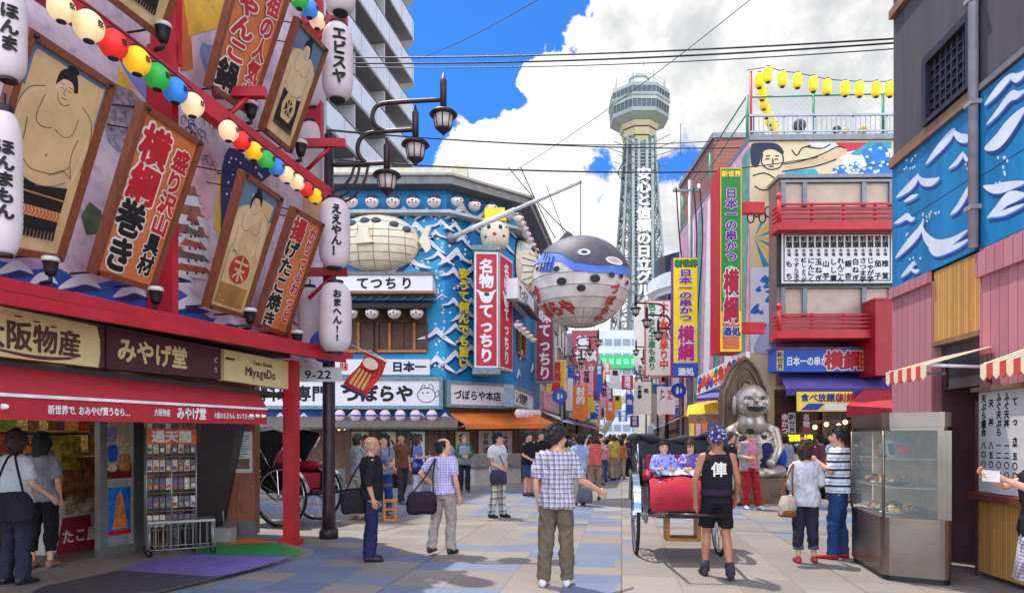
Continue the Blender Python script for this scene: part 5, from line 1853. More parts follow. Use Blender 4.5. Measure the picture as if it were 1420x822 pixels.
# mural: a stylised fighter, rays and waves of no particular work
mu2 = MB()
def yp(pts, mat, d, sm=3):
 q = [YF.hit(u, v) for u, v in pts]
 mu2.poly(YF, smooth(q, sm) if sm > 1 else [V(a) for a in q], d, mat)
def yl(pts, w, d, mat=None):
 q = [YF.hit(u, v) for u, v in pts]
 mu2.line(YF, smooth(q, 3, False), w, d, mat or INK)
HAIR = M('mural hair', (28, 34, 64), .6)
MRED = M('mural red', (204, 44, 56), .6)
MBL = M('mural wave blue', (36, 120, 196), .6, var=.15)
MWH = M('mural white', (228, 230, 234), .6, var=.03)
MYL = M('mural ray yellow', (238, 196, 40), .6)
MTL = M('mural teal', (60, 160, 170), .6)
yp([(1118, 198), (1236, 198), (1236, 246), (1150, 244), (1170, 222)], MWH, .004, 1)
yp([(1158, 198), (1204, 198), (1188, 208), (1172, 212)], MRED, .006, 1)
yp([(1204, 197), (1236, 197), (1236, 206), (1190, 216), (1178, 214)], MTL, .005, 1)
for (u, v, s) in [(1216, 216, 18), (1228, 236, 14), (1204, 240, 12), (1166, 238, 10), (1186, 232, 8)]:
 yp([(u + s * math.cos(a * .7) * (1 + .25 * (a % 2)), v + s * .8 * math.sin(a * .7) * (1 + .25 * (a % 2))) for a in range(9)], MBL, .008)
 for k in range(7):
  yp([(u + s * .8 * math.cos(k) - 3, v + s * .6 * math.sin(k)), (u + s * .8 * math.cos(k) + 2, v + s * .6 * math.sin(k) - 2), (u + s * .8 * math.cos(k) + 2, v + s * .6 * math.sin(k) + 2)], MWH, .010, 2)
yp([(1041, 203), (1048, 198.5), (1072, 198.5), (1082, 203), (1087, 211), (1084, 214), (1074, 208), (1062, 208), (1057, 214), (1054, 224), (1050, 232), (1043, 230), (1041, 222)], HAIR, .006)
yl([(1058, 214), (1056, 226), (1066, 235), (1080, 233), (1086, 224), (1085, 214)], .035, .008)
for l_ in ([(1062, 217), (1068, 216)], [(1075, 216), (1080, 217)], [(1061, 221), (1067, 220)], [(1074, 221), (1079, 221)], [(1071, 220), (1072, 227), (1069, 228)], [(1066, 231), (1073, 231)]):
 yl(l_, .035, .008)
yp([(1086, 228), (1110, 224), (1140, 214), (1160, 204), (1172, 206), (1174, 214), (1160, 220), (1130, 230), (1100, 236)], SKIN_P, .007)
for l_ in ([(1086, 228), (1110, 224), (1140, 214), (1160, 204), (1172, 206)], [(1098, 208), (1105, 216), (1112, 206), (1124, 202)], [(1084, 238), (1130, 231), (1160, 221)], [(1044, 244), (1060, 240), (1074, 247)], [(1046, 258), (1058, 264), (1074, 260)], [(1120, 204), (1140, 206), (1152, 200)]):
 yl(l_, .035, .009)
yp([(1088, 238), (1130, 234), (1138, 244), (1090, 246)], MTL, .006, 1)
# rays and a wave down the corner strip
for i in range(7):
 a = R(-70 + i * 22)
 c_ = (1046, 330)
 yp([c_, (c_[0] + 44 * math.cos(a), c_[1] + 44 * math.sin(a)), (c_[0] + 44 * math.cos(a + .2), c_[1] + 44 * math.sin(a + .2))], MYL if i % 2 else MTL, .004, 1)
for k in range(5):
 yp([(1041 + k * 8 + 4.5 * math.cos(q * .7), 302 - (k % 2) * 8 + 7 * math.sin(q * .7)) for q in range(9)], M('mural cloud', (206, 196, 168), .6), .006)
 yl([(1041 + k * 8 + 4.5 * math.cos(q * .7), 302 - (k % 2) * 8 + 7 * math.sin(q * .7)) for q in range(10)], .04, .007)
yp([(1041, 372), (1079, 368), (1079, 480), (1041, 490)], MWH, .004, 1)
rq = random.Random(9)
for k in range(26):
 u, v, s = rq.uniform(1044, 1074), rq.uniform(385, 460), rq.uniform(3, 8)
 yp([(u - s, v + s * .6), (u - s * .2, v - s * .6), (u + s * .7, v - s), (u + s * .5, v), (u + s, v + s * .5), (u, v + s * .9)], MBL if k % 4 else MWH, .006 + k * .0004)
yp([(1050, 470), (1062, 452), (1079, 446), (1079, 486), (1046, 488)], M('mural snow peak', (176, 186, 214), .6), .02)
mu2.build('mural_print', yk)
# projecting bay
BF = Fc(YF.p(0, 0, .9).to_2d(), (1, -.02))
bx0, bz1 = BF.hit(1082, 247)
bx1 = bx0 + 5.2
bzb = BF.hit(1082, 470)[1]
b = MB()
b.box(BF, bx0, bx1, bzb, bz1, -.95, -.1, M('bay wall', (150, 120, 110), .6, var=.1))
b.box(BF, bx0 - .05, bx1, bz1 + .002, bz1 + .1, -1.0, .02, GREYM)
b.build('bay', yk)
CURT = M('window curtain', (214, 186, 156), .7, var=.08, scale=2)
for (v0, v1) in ((250, 286), (396, 438)):
 z1, z0 = BF.hit(1082, v0)[1], BF.hit(1082, v1)[1]
 b = MB()
 for u in (1086, 1116, 1198, 1236, 1270):
  x = BF.hit(u, 300)[0]
  b.box(BF, x - .06, x + .06, z0, z1, -.098, .02, GREYM)
 b.box(BF, bx0, bx1, z1 - .07, z1 - .002, -.098, .03, GREYM)
 o = b.build('window', yk)
 b = MB()
 b.box(BF, bx0 + .1, bx1, z0, z1 - .08, -.09, -.06, CURT)
 o2 = b.build('curtain', o)
 b = MB()
 b.box(BF, bx0 + .1, bx1, z0, z1 - .08, -.045, -.04, glass('bay glass', (190, 190, 190), .12))
 b.build('pane', o)
for k, (v0, v1, vb) in enumerate([(283, 308, 319), (436, 458, 469)]):
 b = MB()
 zt_, zb_, zbb = BF.hit(1082, v0, .45)[1], BF.hit(1082, v1, .45)[1], BF.hit(1082, vb, .45)[1]
 xa = BF.hit(1080, 300, .45)[0]
 RB = M('balcony red', (196, 44, 54) if k == 0 else (148, 34, 50), .5, var=.1)
 for i in range(5):
  z = zb_ + (zt_ - zb_) * i / 4
  b.box(BF, xa, bx1, z - .025, z + .025, .38, .45, RB)
  b.box(BF, xa, xa + .06, z - .025, z + .025, -.1, .379, RB)
 x = xa + .06
 while x < bx1:
  b.box(BF, x - .035, x + .035, zb_, zt_ + .05, .36, .40, RB)
  x += .85
 b.box(BF, xa - .05, bx1, zbb, zb_ - .03, -.098, .5, RB)
 b.tube([BF.p(xa + .02, zb_, .42), BF.p(xa + .02, zt_ + .16, .42)], .06, RB, 8)
 b.ell(BF.p(xa + .02, zt_ + .22, .42), .09, .09, .09, RB, 8, 6)
 b.build('balcony_railing', yk)
# menu board
x0, x1, z0, z1 = BF.rect(1084, 322, 1238, 392, .12)
b = MB()
b.box(BF, x0 - .06, x1 + .3, z0 - .06, z1 + .06, -.099, .10, BLACK)
b.box(BF, x0, x1, z0, z1, .101, .115, SIGNW)
for q in ((x0 + .05, x1 - .05, z0 + .05, z0 + .08), (x0 + .05, x1 - .05, z1 - .08, z1 - .05), (x0 + .05, x0 + .08, z0 + .05, z1 - .05), (x1 - .08, x1 - .05, z0 + .05, z1 - .05)):
 b.box(BF, *q, .1151, .118, INK)
o = b.build('menu_board', yk)
l = MB()
items = ['もち', 'うずら玉子', '紅しょうが', 'にんにく', '玉ねぎ', '山芋', 'しし唐', 'れんこん', '銀杏', '白ねぎ', 'さつま芋', 'じゃが芋', '茄子', '椎茸']
cw = (x1 - x0 - .2) / 14
for i, s in enumerate(items):
 x = x0 + .1 + cw * (i + .5)
 l.text(BF, '前頭', x, z1 - .10, cw * .86, INK, .1155, True, .045, sx=1.0, pitch=.98)
 l.text(BF, '本場', x, z1 - .10 - cw * 1.75, cw * .55, INK, .1155, True, .03)
 hgt = z1 - z0 - .12 - cw * 3.0
 l.text(BF, s, x, z1 - .1 - cw * 3.0, min(cw * .95, hgt / len(s)), INK, .1155, True, .045, sx=1.0 if len(s) < 4 else 1.15, pitch=max(1, min(2.0, hgt / len(s) / (cw * .95))))
l.build('lettering', o)
# plum storey, blue sign, awning, ground floor
b = MB()
zz0, zz1 = YF.hit(1080, 520)[1], YF.hit(1080, 470)[1]
b.box(YF, xL + .75, xR, zz0 - .3, zz1 + .1, .001, .3, PLUM)
b.build('plum_band', yk)
SF_ = Fc(YF.p(0, 0, .95).to_2d(), (1, -.02))
x0, x1, z0, z1 = SF_.rect(1074, 484, 1213, 515)
b = MB()
b.box(SF_, x0, x1, z0, z1, -.5, 0, M('sign blue', (22, 84, 178), .45, var=.06))
b.box(SF_, x0 - .04, x1 + .04, z1 + .001, z1 + .05, -.55, .03, PLUM)
b.box(SF_, x1 - .42, x1 - .02, z0 + .03, z1 - .03, .001, .012, GOLD)
b.box(SF_, x0 + .06, x0 + .24, z0 + .04, z1 - .04, .001, .012, GOLD)
o = b.build('shop_sign', yk)
l = MB()
h = z1 - z0
l.text(SF_, '新世界', x0 + .15, z1 - .06, h / 3.6, M('ink blue', (20, 40, 120), .6), .014, True, .03)
l.text(SF_, '日本一の串かつ', x0 + .32, (z0 + z1) / 2 - .02, h * .42, SIGNW, .004, False, .04, sx=.72)
l.text(SF_, '横綱', x0 + 1.36, (z0 + z1) / 2, h * .86, RED, .004, False, .05, .05, SIGNW, .98)
l.text(SF_, '酒処', x1 - .22, z1 - .05, h * .42, M('ink blue', (20, 40, 120)), .014, True, .04)
l.build('lettering', o)
PUR = M('awning purple', (96, 84, 156), .75, var=.1, scale=2)
b = MB()
q0, q1 = YF.p(xL + .7, YF.hit(1080, 519)[1], .31), YF.p(xR, YF.hit(1080, 519)[1], .31)
r0, r1 = YF.p(xL + .55, YF.hit(1078, 538, 1.3)[1], 1.3), YF.p(xR, YF.hit(1078, 538, 1.3)[1], 1.3)
b.slab(r0, r1, q1, q0, .03, PUR)
b.slab(r0 - V((0, 0, .2)), r1 - V((0, 0, .2)), r1, r0, .02, M('awning purple dark', (66, 52, 112), .75))
b.build('awning', yk)
b = MB()
b.box(YF, xL + .7, xR, 0, YF.hit(1080, 540)[1], .001, .03, M('dim shop', (84, 52, 36), .6, var=.4, scale=3))
for u in (1078, 1104, 1140, 1180):
 x = YF.hit(u, 640)[0]
 b.box(YF, x - .05, x + .05, 0, 2.7, .031, .14, WOOD)
b.box(YF, xL + .7, xR, 2.0, 2.1, .031, .12, WOOD)
b.build('shopfront', yk)
b = MB()
for (u, v) in [(1130, 592), (1146, 588), (1163, 590), (1160, 603), (1172, 585)]:
 b.ell(YF.at(u, v, .3), .07, .07, .07, GLOW, 8, 6)
b.build('lamp_bulbs', yk)
for i, (u, s) in enumerate([(1088, '串かつ'), (1098, '新世界'), (1118, '名物')]):
 x0, x1, z0, z1 = YF.rect(u - 5, 572, u + 5, 602, .3)
 b = MB()
 b.box(YF, x0, x1, z0, z1, .29, .31, [M('sign crimson', (150, 20, 50)), SIGNW, M('sign crimson', (150, 20, 50))][i])
 o = b.build('hanging_strip', yk)
 l = MB()
 l.text(YF, s, (x0 + x1) / 2, z1 - .03, (z1 - z0) / 3.2, [SIGNW, INK, SIGNW][i], .312, True, .03)
 l.build('lettering', o)
tb = MB()
q = YF.R(1105, 543, 1182, 570, 1.35)
tb.box(q, 0, q.w, 0, q.h, -.04, 0, M('sign pale yellow', (240, 206, 70), .5))
tb.prism(q, [(.1, .03), (.55, .03), (.75, q.h * .4), (.3, q.h * .4)][::1], .001, .004, M('arrow blue', (40, 60, 160), .5))
tb.box(q, q.w * .5, q.w * .95, .04, q.h * .38, .001, .004, SIGNW)
tb.text(q, '食べ放題は', .1, q.h * .70, .23, M('ink blue', (20, 40, 120)), .003, False, .04)
tb.text(q, '別館', q.w * .72, q.h * .70, .25, RED, .003, False, .04)
tag(tb.build('hanging_sign'), 'yellow hanging sign 食べ放題は別館 with a blue arrow below the purple awning', 'sign')
ls = MB()
q = YF.R(1083, 600, 1128, 614, 1.6)
ls.box(q, 0, q.w, 0, q.h, -.06, -.02, M('sign olive', (90, 80, 30), .5))
ls.text(q, '大阪新世界', .0, q.h * .5, q.w / 5.05, M('neon yellow', (255, 220, 20), .5, emit=.8), .0, False, .05)
tag(ls.build('lit_sign'), 'low yellow lit letters 大阪新世界 beside the silver statue', 'sign')
# dark red boxes at the far end of the bay
rb_ = MB()
q = Fc(YF.p(0, 0, 1.6).to_2d(), (1, -.02))
x0, x1, z0, z1 = q.rect(1214, 416, 1250, 520)
rb_.box(q, x0, x1, z0, z1, -1.2, 0, M('box red', (168, 26, 34), .5, var=.08))
rb_.box(q, x0 - .02, x1, z1 + .001, z1 + .06, -1.22, .02, M('balcony red', (196, 44, 54)))
tag(rb_.build('red_sign_box'), 'plain dark red upright sign box beside the pink boarded wall', 'sign box')
ra = MB()
e0, e1 = P(1174, 562, 16.5), P(1240, 566, 15.5)
w0, w1 = P(1200, 538, 18.6), P(1246, 540, 18.4)
ra.slab(e0, e1, w1, w0, .03, M('awning dark red', (156, 24, 44), .75, var=.1))
ra.slab(e0 - V((0, 0, .28)), e1 - V((0, 0, .28)), e1, e0, .02, M('awning dark red', (156, 24, 44)))
tag(ra.build('red_awning'), 'plain dark red awning over the shopfront behind the glass display case', 'awning')
# roof terrace: railing, tall net fence, planters
tf = thing('terrace_railing', 'grey barred railing along the roof terrace edge', 'railing', YF.p(xL, zT + .16, -.1))
b = MB()
zr = YF.hit(1045, 158)[1]
x = xL + .02
b.box(YF, xL, xR, zr - .03, zr + .03, -.14, -.08, STEEL)
b.box(YF, xL, xR, zT + .3, zT + .34, -.13, -.09, STEEL)
b.build('rail', tf)
b = MB()
while x < xR:
 b.box(YF, x - .012, x + .012, zT + .161, zr - .03, -.12, -.10, STEEL)
 x += .14
b.build('bars', tf)
for u in (1048, 1090, 1133, 1186, 1233):
 b = MB()
 x = YF.hit(u, 170)[0]
 b.box(YF, x - .03, x + .03, zT + .162, zr, -.16, -.141, STEEL)
 b.build('post', tf)
nf_ = thing('net_fence', 'tall green framed net fence above the roof terrace railing', 'fence', YF.p(xL, zT + .16, -.3))
GRP = M('fence green', (52, 150, 110), .5)
ztp = YF.hit(1134, 122)[1]
for u, v in ((1046, 92), (1134, 122), (1232, 122)):
 b = MB()
 x = YF.hit(u, v)[0]
 b.tube([YF.p(x, zT + .16, -.3), YF.p(x, YF.hit(u, v)[1], -.3)], .04, GRP if u > 1050 else M('pole red', (190, 50, 44), .5), 8)
 b.build('post', nf_)
b = MB()
b.tube([YF.p(xL + .1, ztp - .1, -.3), YF.p(xR, ztp, -.3)], .025, GRP, 6)
b.build('top_rail', nf_)
b = MB()
NET = M('net wire', (150, 168, 166), .5, .3)
hh = ztp - zT - .3
xx = xL + .1
while xx < xR:
 for s in (-1, 1):
  xa_, xb_ = (xx, xx + hh) if s > 0 else (xx + hh, xx)
  b.add([YF.p(xa_ - .004, zT + .2, -.3), YF.p(xa_ + .004, zT + .2, -.3), YF.p(xb_ + .004, ztp - .1, -.3), YF.p(xb_ - .004, ztp - .1, -.3)], [(0, 1, 2, 3)], NET)
 xx += .16
b.build('net', nf_)
sf = thing('net_fence', 'green net fence slanting down along the street side of the roof', 'fence', YF.p(xL, zT + .16, -.3))
b = MB()
for d in (-.4, -4.5, -8.8):
 b.tube([YF.p(xL + .05, zT + .16, d), YF.p(xL + .05, ztp, d)], .04, GRP, 6)
b.tube([YF.p(xL + .05, ztp, -.4), YF.p(xL + .05, ztp, -8.8)], .025, GRP, 6)
b.tube([YF.p(xL + .05, zT + 1, -.4), YF.p(xL + .05, zT + 1, -8.8)], .025, GRP, 6)
b.build('frame', sf)
# yellow lanterns
LY = M('lantern bright yellow', (246, 206, 20), .5, var=.06, emit=.10)
grp = 'yellow lanterns strung over the roof terrace'
lanp = None
front = [(1065, 104), (1085, 110), (1106, 112), (1128, 117), (1147, 121), (1172, 123), (1192, 124), (1215, 124), (1234, 124)]
for nm, pts, dd, rr in (('front', front, -.1, 6.2), ('slanting', [(1053, 113), (1057, 130), (1059, 143), (1063, 155), (1067, 165), (1070, 172), (1075, 180), (1078, 187)], -.6, 5.5)):
 wire = []
 for i, (u, v) in enumerate(pts):
  c = YF.at(u, v, dd - (i * .35 if nm == 'slanting' else 0))
  r = rr / FL * c.y
  lb = 'yellow barrel lantern, %s from the red pole on the %s roof string' % (ordn[i], nm)
  if lanp is None:
   t = thing('barrel_lantern', lb, 'lantern', c - V((0, 0, r * 1.75)), grp)
   b = MB()
   lantern_bm(b, c, r, r * 3.3, LY, 10, 14, .5)
   b.build('paper_shade', t)
   k = MB()
   for s in (-1, 1):
    k.lathe(c + V((0, 0, s * r * 1.66)), [(r * .5, -.02), (r * .5, .03)], SUSP, 10, smo=False)
   k.build('cap', t)
   lanp = t
   z00 = c
  else:
   dup(lanp, c - V((0, 0, r * 1.75)), lb, rotz=i * .7)
  wire.append(c + V((0, 0, r * 1.75)))
 w = MB()
 w.tube(([YF.p(xL, YF.hit(1046, 90)[1], -.3)] if nm == 'front' else []) + wire, .012, SUSP, 4)
 tag(w.build('lantern_cord'), 'dark cord of the %s string of yellow roof lanterns' % nm, 'cord')
pl = MB()
for (u, v, r) in [(1108, 175, 10), (1160, 180, 6), (1172, 182, 5), (1196, 181, 7)]:
 pl.ell(YF.at(u, v, -1.2), r / FL * 20, r / FL * 20, r / FL * 20, M('stored gear %d' % u, (60, 66, 60) if u < 1165 else (200, 180, 40), .7), 10, 7)
tag(pl.build('terrace_clutter'), 'dark and yellow clutter stored behind the roof terrace railing', 'clutter', kind='stuff')
# ---- tall upright signs
def tall_sign(u0, v0, u1, v1, Y, bg, cols, label, side=None, dirx=(1, 0), depth=.35, side_w=None):
 f = Fc(P(u0, 500, Y).to_2d(), dirx)
 w, z0 = f.hit(u1, v1)
 z1 = f.hit(u0, v0)[1]
 t = thing('tall_sign', label, 'sign', f.p(w / 2, z0, 0))
 b = MB()
 b.box(f, 0, w, z0, z1, -depth, 0, side or RED)
 b.build('case', t)
 b = MB()
 bg(b, f, w, z0, z1)
 o = b.build('sign_face', t)
 l = MB()
 for (s, fx, fy, sz, mt, om, sx, pt_) in cols:
  l.text(f, s, w * fx, z0 + (z1 - z0) * fy, w * sz, mt, .03, True, .045, .045, om, sx, pt_)
 l.build('lettering', o)
 return t, f, w, z0, z1
SGN = M('sign green', (40, 132, 56), .45, var=.05)
SYL = M('sign vivid yellow', (250, 214, 10), .45, var=.03)
SPU = M('sign purple', (112, 24, 130), .5)
SOR = M('sign orange', (236, 130, 40), .5)
def bg1(b, f, w, z0, z1):
 h = z1 - z0
 b.box(f, .015, w - .015, z0 + .015, z1 - .015, .001, .008, SYL)
 b.box(f, .035, w - .035, z0 + h * .22, z1 - .04, .008, .014, SGN)
 b.box(f, .07, w - .07, z0 + .07, z0 + h * .2, .008, .014, SOR)
 b.ell(f.p(w * .5, z0 + h * .36, .010), w * .45, .01, h * .12, M('sign green pale', (120, 190, 90), .5), 20, 8)
def bg2(b, f, w, z0, z1):
 h = z1 - z0
 b.box(f, .02, w - .02, z0 + .02, z1 - .02, .001, .008, SYL)
 b.box(f, .02, w - .02, z0 + .02, z0 + h * .115, .008, .014, M('sign blue', (22, 84, 178)))
GS, f, w, z0, z1 = tall_sign(998, 232, 1029, 488, 17.0, bg1, [('日本一の串かつ', .5, .885, .47, SPU, SIGNW, 1.12, 1.0), ('横綱', .5, .45, 1.22, M('sign deep red', (170, 20, 50), .5), SIGNW, .58, 1.0), ('酒処', .30, .0, .0001, INK, INK, 1, 1)],
                              'tall green and orange upright sign 日本一の串かつ横綱 with red side, beside the statue', dirx=(1, 0), depth=.8)
l = MB()
l.text(f, '酒処', w * .12, z0 + (z1 - z0) * .11, w * .40, M('ink blue', (20, 40, 120)), .03, False, .05, .06, SIGNW)
l.text(f, '新世界', w * .07, z1 - .17, w * .29, SYL, .016, False, .05, .05, SPU)
l.build('lettering', GS)
b = MB()
for zz in (.15, .82):
 b = MB()
 b.box(f, w, w + .75, z0 + (z1 - z0) * zz - .14, z0 + (z1 - z0) * zz + .14, -.7, -.5, M('balcony red', (196, 44, 54)))
 b.build('bracket_arm', GS)
YS_, f, w, z0, z1 = tall_sign(933, 357, 968, 522, 22.0, bg2, [('日本一の串かつ', .5, .90, .30, SPU, SIGNW, 1.75, 1.0), ('横綱', .52, .43, .72, M('sign deep magenta', (190, 20, 110), .5), SIGNW, .92, 1.0)],
                               'tall yellow upright sign with purple 日本一の串かつ letters above the round blue road sign', side=SPU, dirx=(1, -.05))
l = MB()
l.text(f, '新世界', w * .08, z1 - .2, w * .30, SGN, .012, False, .05, .06, INK)
l.text(f, '酒処', w * .2, z0 + .16, w * .32, SIGNW, .016, False, .05)
l.build('lettering', YS_)
# ================================================================== laughing statue in a pointed niche (generic)
SY = 17.0
sc = P(1042, 607, SY)
sc.z = 0
SILV = M('statue silver', (184, 170, 154), .36, .6, var=.12, scale=3)
BRZ = M('niche bronze', (126, 104, 84), .42, .55, var=.2, scale=4, bump=.2)
st_ = thing('laughing_statue', 'seated silver laughing bald figure with long earlobes on a plinth', 'statue', sc)
nic = thing('statue_niche', 'tall pointed bronze niche with scroll relief behind the laughing silver figure', 'niche', sc + V((0, .45, 0)))
b = MB()
nf2 = Fr(sc + V((0, .45, 0)), (1, 0, 0), (0, 0, 1), (0, -1, 0))
k = SY / FL
zt_ = CZ + (607 - 490) * k
out = [(-33 * k, 0), (-33 * k, zt_ - 62 * k), (-29 * k, zt_ - 40 * k), (-17 * k, zt_ - 15 * k), (0, zt_), (17 * k, zt_ - 15 * k), (29 * k, zt_ - 40 * k), (33 * k, zt_ - 62 * k), (33 * k, 0)]
b.prism(nf2, out[::-1], -.35, 0, BRZ)
b.build('slab', nic)
b = MB()
s_ = smooth([V(q) for q in out], 4, False)
for i in range(len(s_) - 1):
 pass
b.tube([nf2.p(q.x * .93, q.y - .08 if q.y > .1 else q.y, .02) for q in s_], .05, BRZ, 6)
b.tube([nf2.p(q.x * .8, q.y - .30 if q.y > .4 else q.y, .01) for q in s_], .025, BRZ, 6)
b.build('rim', nic)
b = MB()
b.tube([nf2.p(.16 * math.cos(R(a)), zt_ - .78 + .16 * math.sin(R(a)), .02) for a in range(0, 361, 24)], .03, BRZ, 6)
b.ell(nf2.p(0, zt_ - .78, .02), .08, .03, .08, BRZ, 10, 6)
for s in (-1, 1):
 b.tube([nf2.p(s * x, y, .015) for x, y in [(.05, zt_ - 1.25), (.22, zt_ - 1.05), (.40, zt_ - 1.1), (.44, zt_ - 1.3), (.34, zt_ - 1.35), (.32, zt_ - 1.22)]], .03, BRZ, 6)
 b.tube([nf2.p(s * x, y, .015) for x, y in [(.08, zt_ - 1.5), (.14, zt_ - 1.2), (.06, zt_ - .98)]], .025, BRZ, 6)
b.build('scroll_relief', nic)
b = MB()
hc = sc + V((-.06, -.15, CZ + (607 - 556) * k))
# body: belly, shoulders, arms on knees, soles forward
b.cub((sc.x - .62, sc.y - .6, 0), (sc.x + .62, sc.y + .4, .62), BRZ)
b.build('plinth', st_)
b = MB()
b.ell(hc, .40, .36, .40, SILV, 24, 16)
b.ell(hc + V((0, -.16, -.16)), .37, .24, .22, SILV, 20, 12)
for s in (-1, 1):
 b.ell(hc + V((s * .40, .02, -.10)), .06, .08, .24, SILV, 12, 10)
 b.ell(hc + V((s * .21, -.30, -.06)), .12, .09, .10, SILV, 12, 10)
 b.tube([hc + V((s * .07, -.36, .08)), hc + V((s * .17, -.36, .11)), hc + V((s * .27, -.28, .06))], [.02, .035, .015], SILV, 6)
b.ell(hc + V((0, -.39, -.02)), .07, .09, .06, SILV, 10, 8)
b.ell(sc + V((0, -.05, 1.3)), .52, .40, .66, SILV, 20, 14)
b.tube([sc + V((-.02, -.04, 1.75)), hc + V((0, .05, -.25))], [.42, .26], SILV, 16)
for s in (-1, 1):
 b.tube([sc + V((s * .30, -.02, 1.86)), sc + V((s * .52, -.04, 1.74)), sc + V((s * .60, -.14, 1.3)), sc + V((s * .34, -.44, 1.0))], [.14, .17, .14, .10], SILV, 14)
 b.ell(sc + V((s * .30, -.46, .98)), .12, .10, .11, SILV, 10, 8)
 b.tube([sc + V((s * .22, -.02, .76)), sc + V((s * .56, -.34, .76)), sc + V((s * -.12, -.50, .72))], [.2, .17, .11], SILV, 12)
b.build('body', st_)
b = MB()
for i in range(4):
 b.tube(smooth([sc + V((-.46 + .03 * i, -.24 - .03 * i, 1.72 - .14 * i)), sc + V((-.1, -.45 - .005 * i, 1.42 - .14 * i)), sc + V((.46, -.26, 1.62 - .2 * i))], 5, False), .03, SILV, 6)
b.build('robe_folds', st_)
b = MB()
DSI = M('statue recess', (54, 52, 52), .4, .7)
b.add([hc + V((.25 * math.cos(R(a)), -.43 + .07 * abs(math.cos(R(a))), -.17 + (.055 if math.sin(R(a)) > 0 else .12) * math.sin(R(a)))) for a in range(0, 360, 20)], [list(range(18))[::-1]], DSI)
for s in (-1, 1):
 b.tube([hc + V((s * .08, -.352, .02)), hc + V((s * .16, -.352, .045)), hc + V((s * .24, -.31, .01))], .016, DSI, 5)
b.build('mouth_and_eyes', st_)
b = MB()
for i in range(7):
 b.ell(hc + V((-.18 + .06 * i, -.45 + .012 * abs(i - 3), -.145)), .03, .02, .025, SILV, 6, 5)
b.build('teeth', st_)
# ================================================================== dark corner building with painted waves
RW = Fc((P(1237, 607, 9.97)).to_2d(), (-.079, -1))     # x runs towards the camera
dk = thing('dark_corner_building', 'dark grey building with painted wave panels, pink boards and bamboo screen', 'building', RW.p(1, 0, 0))
RIGHT = 6.0
DG = M('dark render', (74, 68, 72), .65, var=.16, scale=2, bump=.15, stretch=(2, 2, .25))
WP = M('wave panel blue', (6, 118, 170), .45, var=.16, scale=1.6, stretch=(2, 2, .22))
PINK = siding('pink boards', (182, 116, 122), .155, (RW.x.x, RW.x.y), gap=.07)
BAM = siding('bamboo screen', (198, 146, 76), .042, (RW.x.x, RW.x.y), gap=.18, var=.3)
LEDGE = M('ledge wood', (132, 98, 72), .55, var=.15, scale=6)
b = MB()
b.box(RW, .0, RIGHT, 2.2, 12, -6, -.12, DG)
b.box(RW, .0, RIGHT, RW.hit(1237, 233)[1] + .02, 12, -.12, -.02, DG)
b.box(RW, .1, RIGHT, 0, 2.2, -6, -1.0, DK)
b.build('wall', dk)
zw1 = RW.hit(1237, 234)[1]
zw0 = RW.hit(1237, 400)[1]
zd = RW.hit(1237, 28)[1]
xg = RW.hit(1356, 300)[0]
b = MB()
b.box(RW, 0.0, xg - .05, zw1 - .01, zw1 + .13, -.019, .05, LEDGE)
b.build('ledge', dk)
b = MB()
b.box(RW, 0.0, xg - .05, zd, zd + .12, -.019, .05, LEDGE)
b.build('ledge', dk)
b = MB()
b.box(RW, xg + .05, RIGHT, RW.hit(1356, 130)[1], RW.hit(1356, 130)[1] + .07, -.019, .03, GREYM)
b.build('ledge', dk)
b = MB()
b.box(RW, .0, xg - .05, zw0, zw1 - .012, -.119, 0, WP)
zp1 = RW.hit(1362, 128)[1]
zp0 = RW.hit(1362, 345)[1]
b.box(RW, xg + .05, RIGHT, zp0, zp1, -.119, .0, WP)
for z in (RW.hit(1237, 318)[1],):
 b.box(RW, .0, xg - .05, z, z + .012, .0005, .002, M('panel joint', (20, 60, 110), .6))
 b.box(RW, xg + .05, RIGHT, z - .05, z - .038, .0005, .002, M('panel joint', (20, 60, 110)))
o = b.build('wave_panel', dk)
b = MB()
PWH = M('painted wave white', (210, 216, 224), .5, var=.06)
PNV = M('painted wave navy', (34, 52, 128), .5, var=.1)
PMD = M('painted wave mid blue', (70, 130, 200), .5, var=.1)
def stroke(pts, w, mat, d):
 q = [RW.hit(u, v) for u, v in pts]
 b.line(RW, smooth(q, 5, False), w, d, mat, True)
def swash(pts, w, d):
 lo = [(u + 2, v + 5) for u, v in pts]
 stroke(lo, w * 1.0, PNV, d)
 stroke([(u + 1, v + 3) for u, v in pts], w * .7, PMD, d + .001)
 stroke(pts, w, PWH, d + .002)
dd = .003
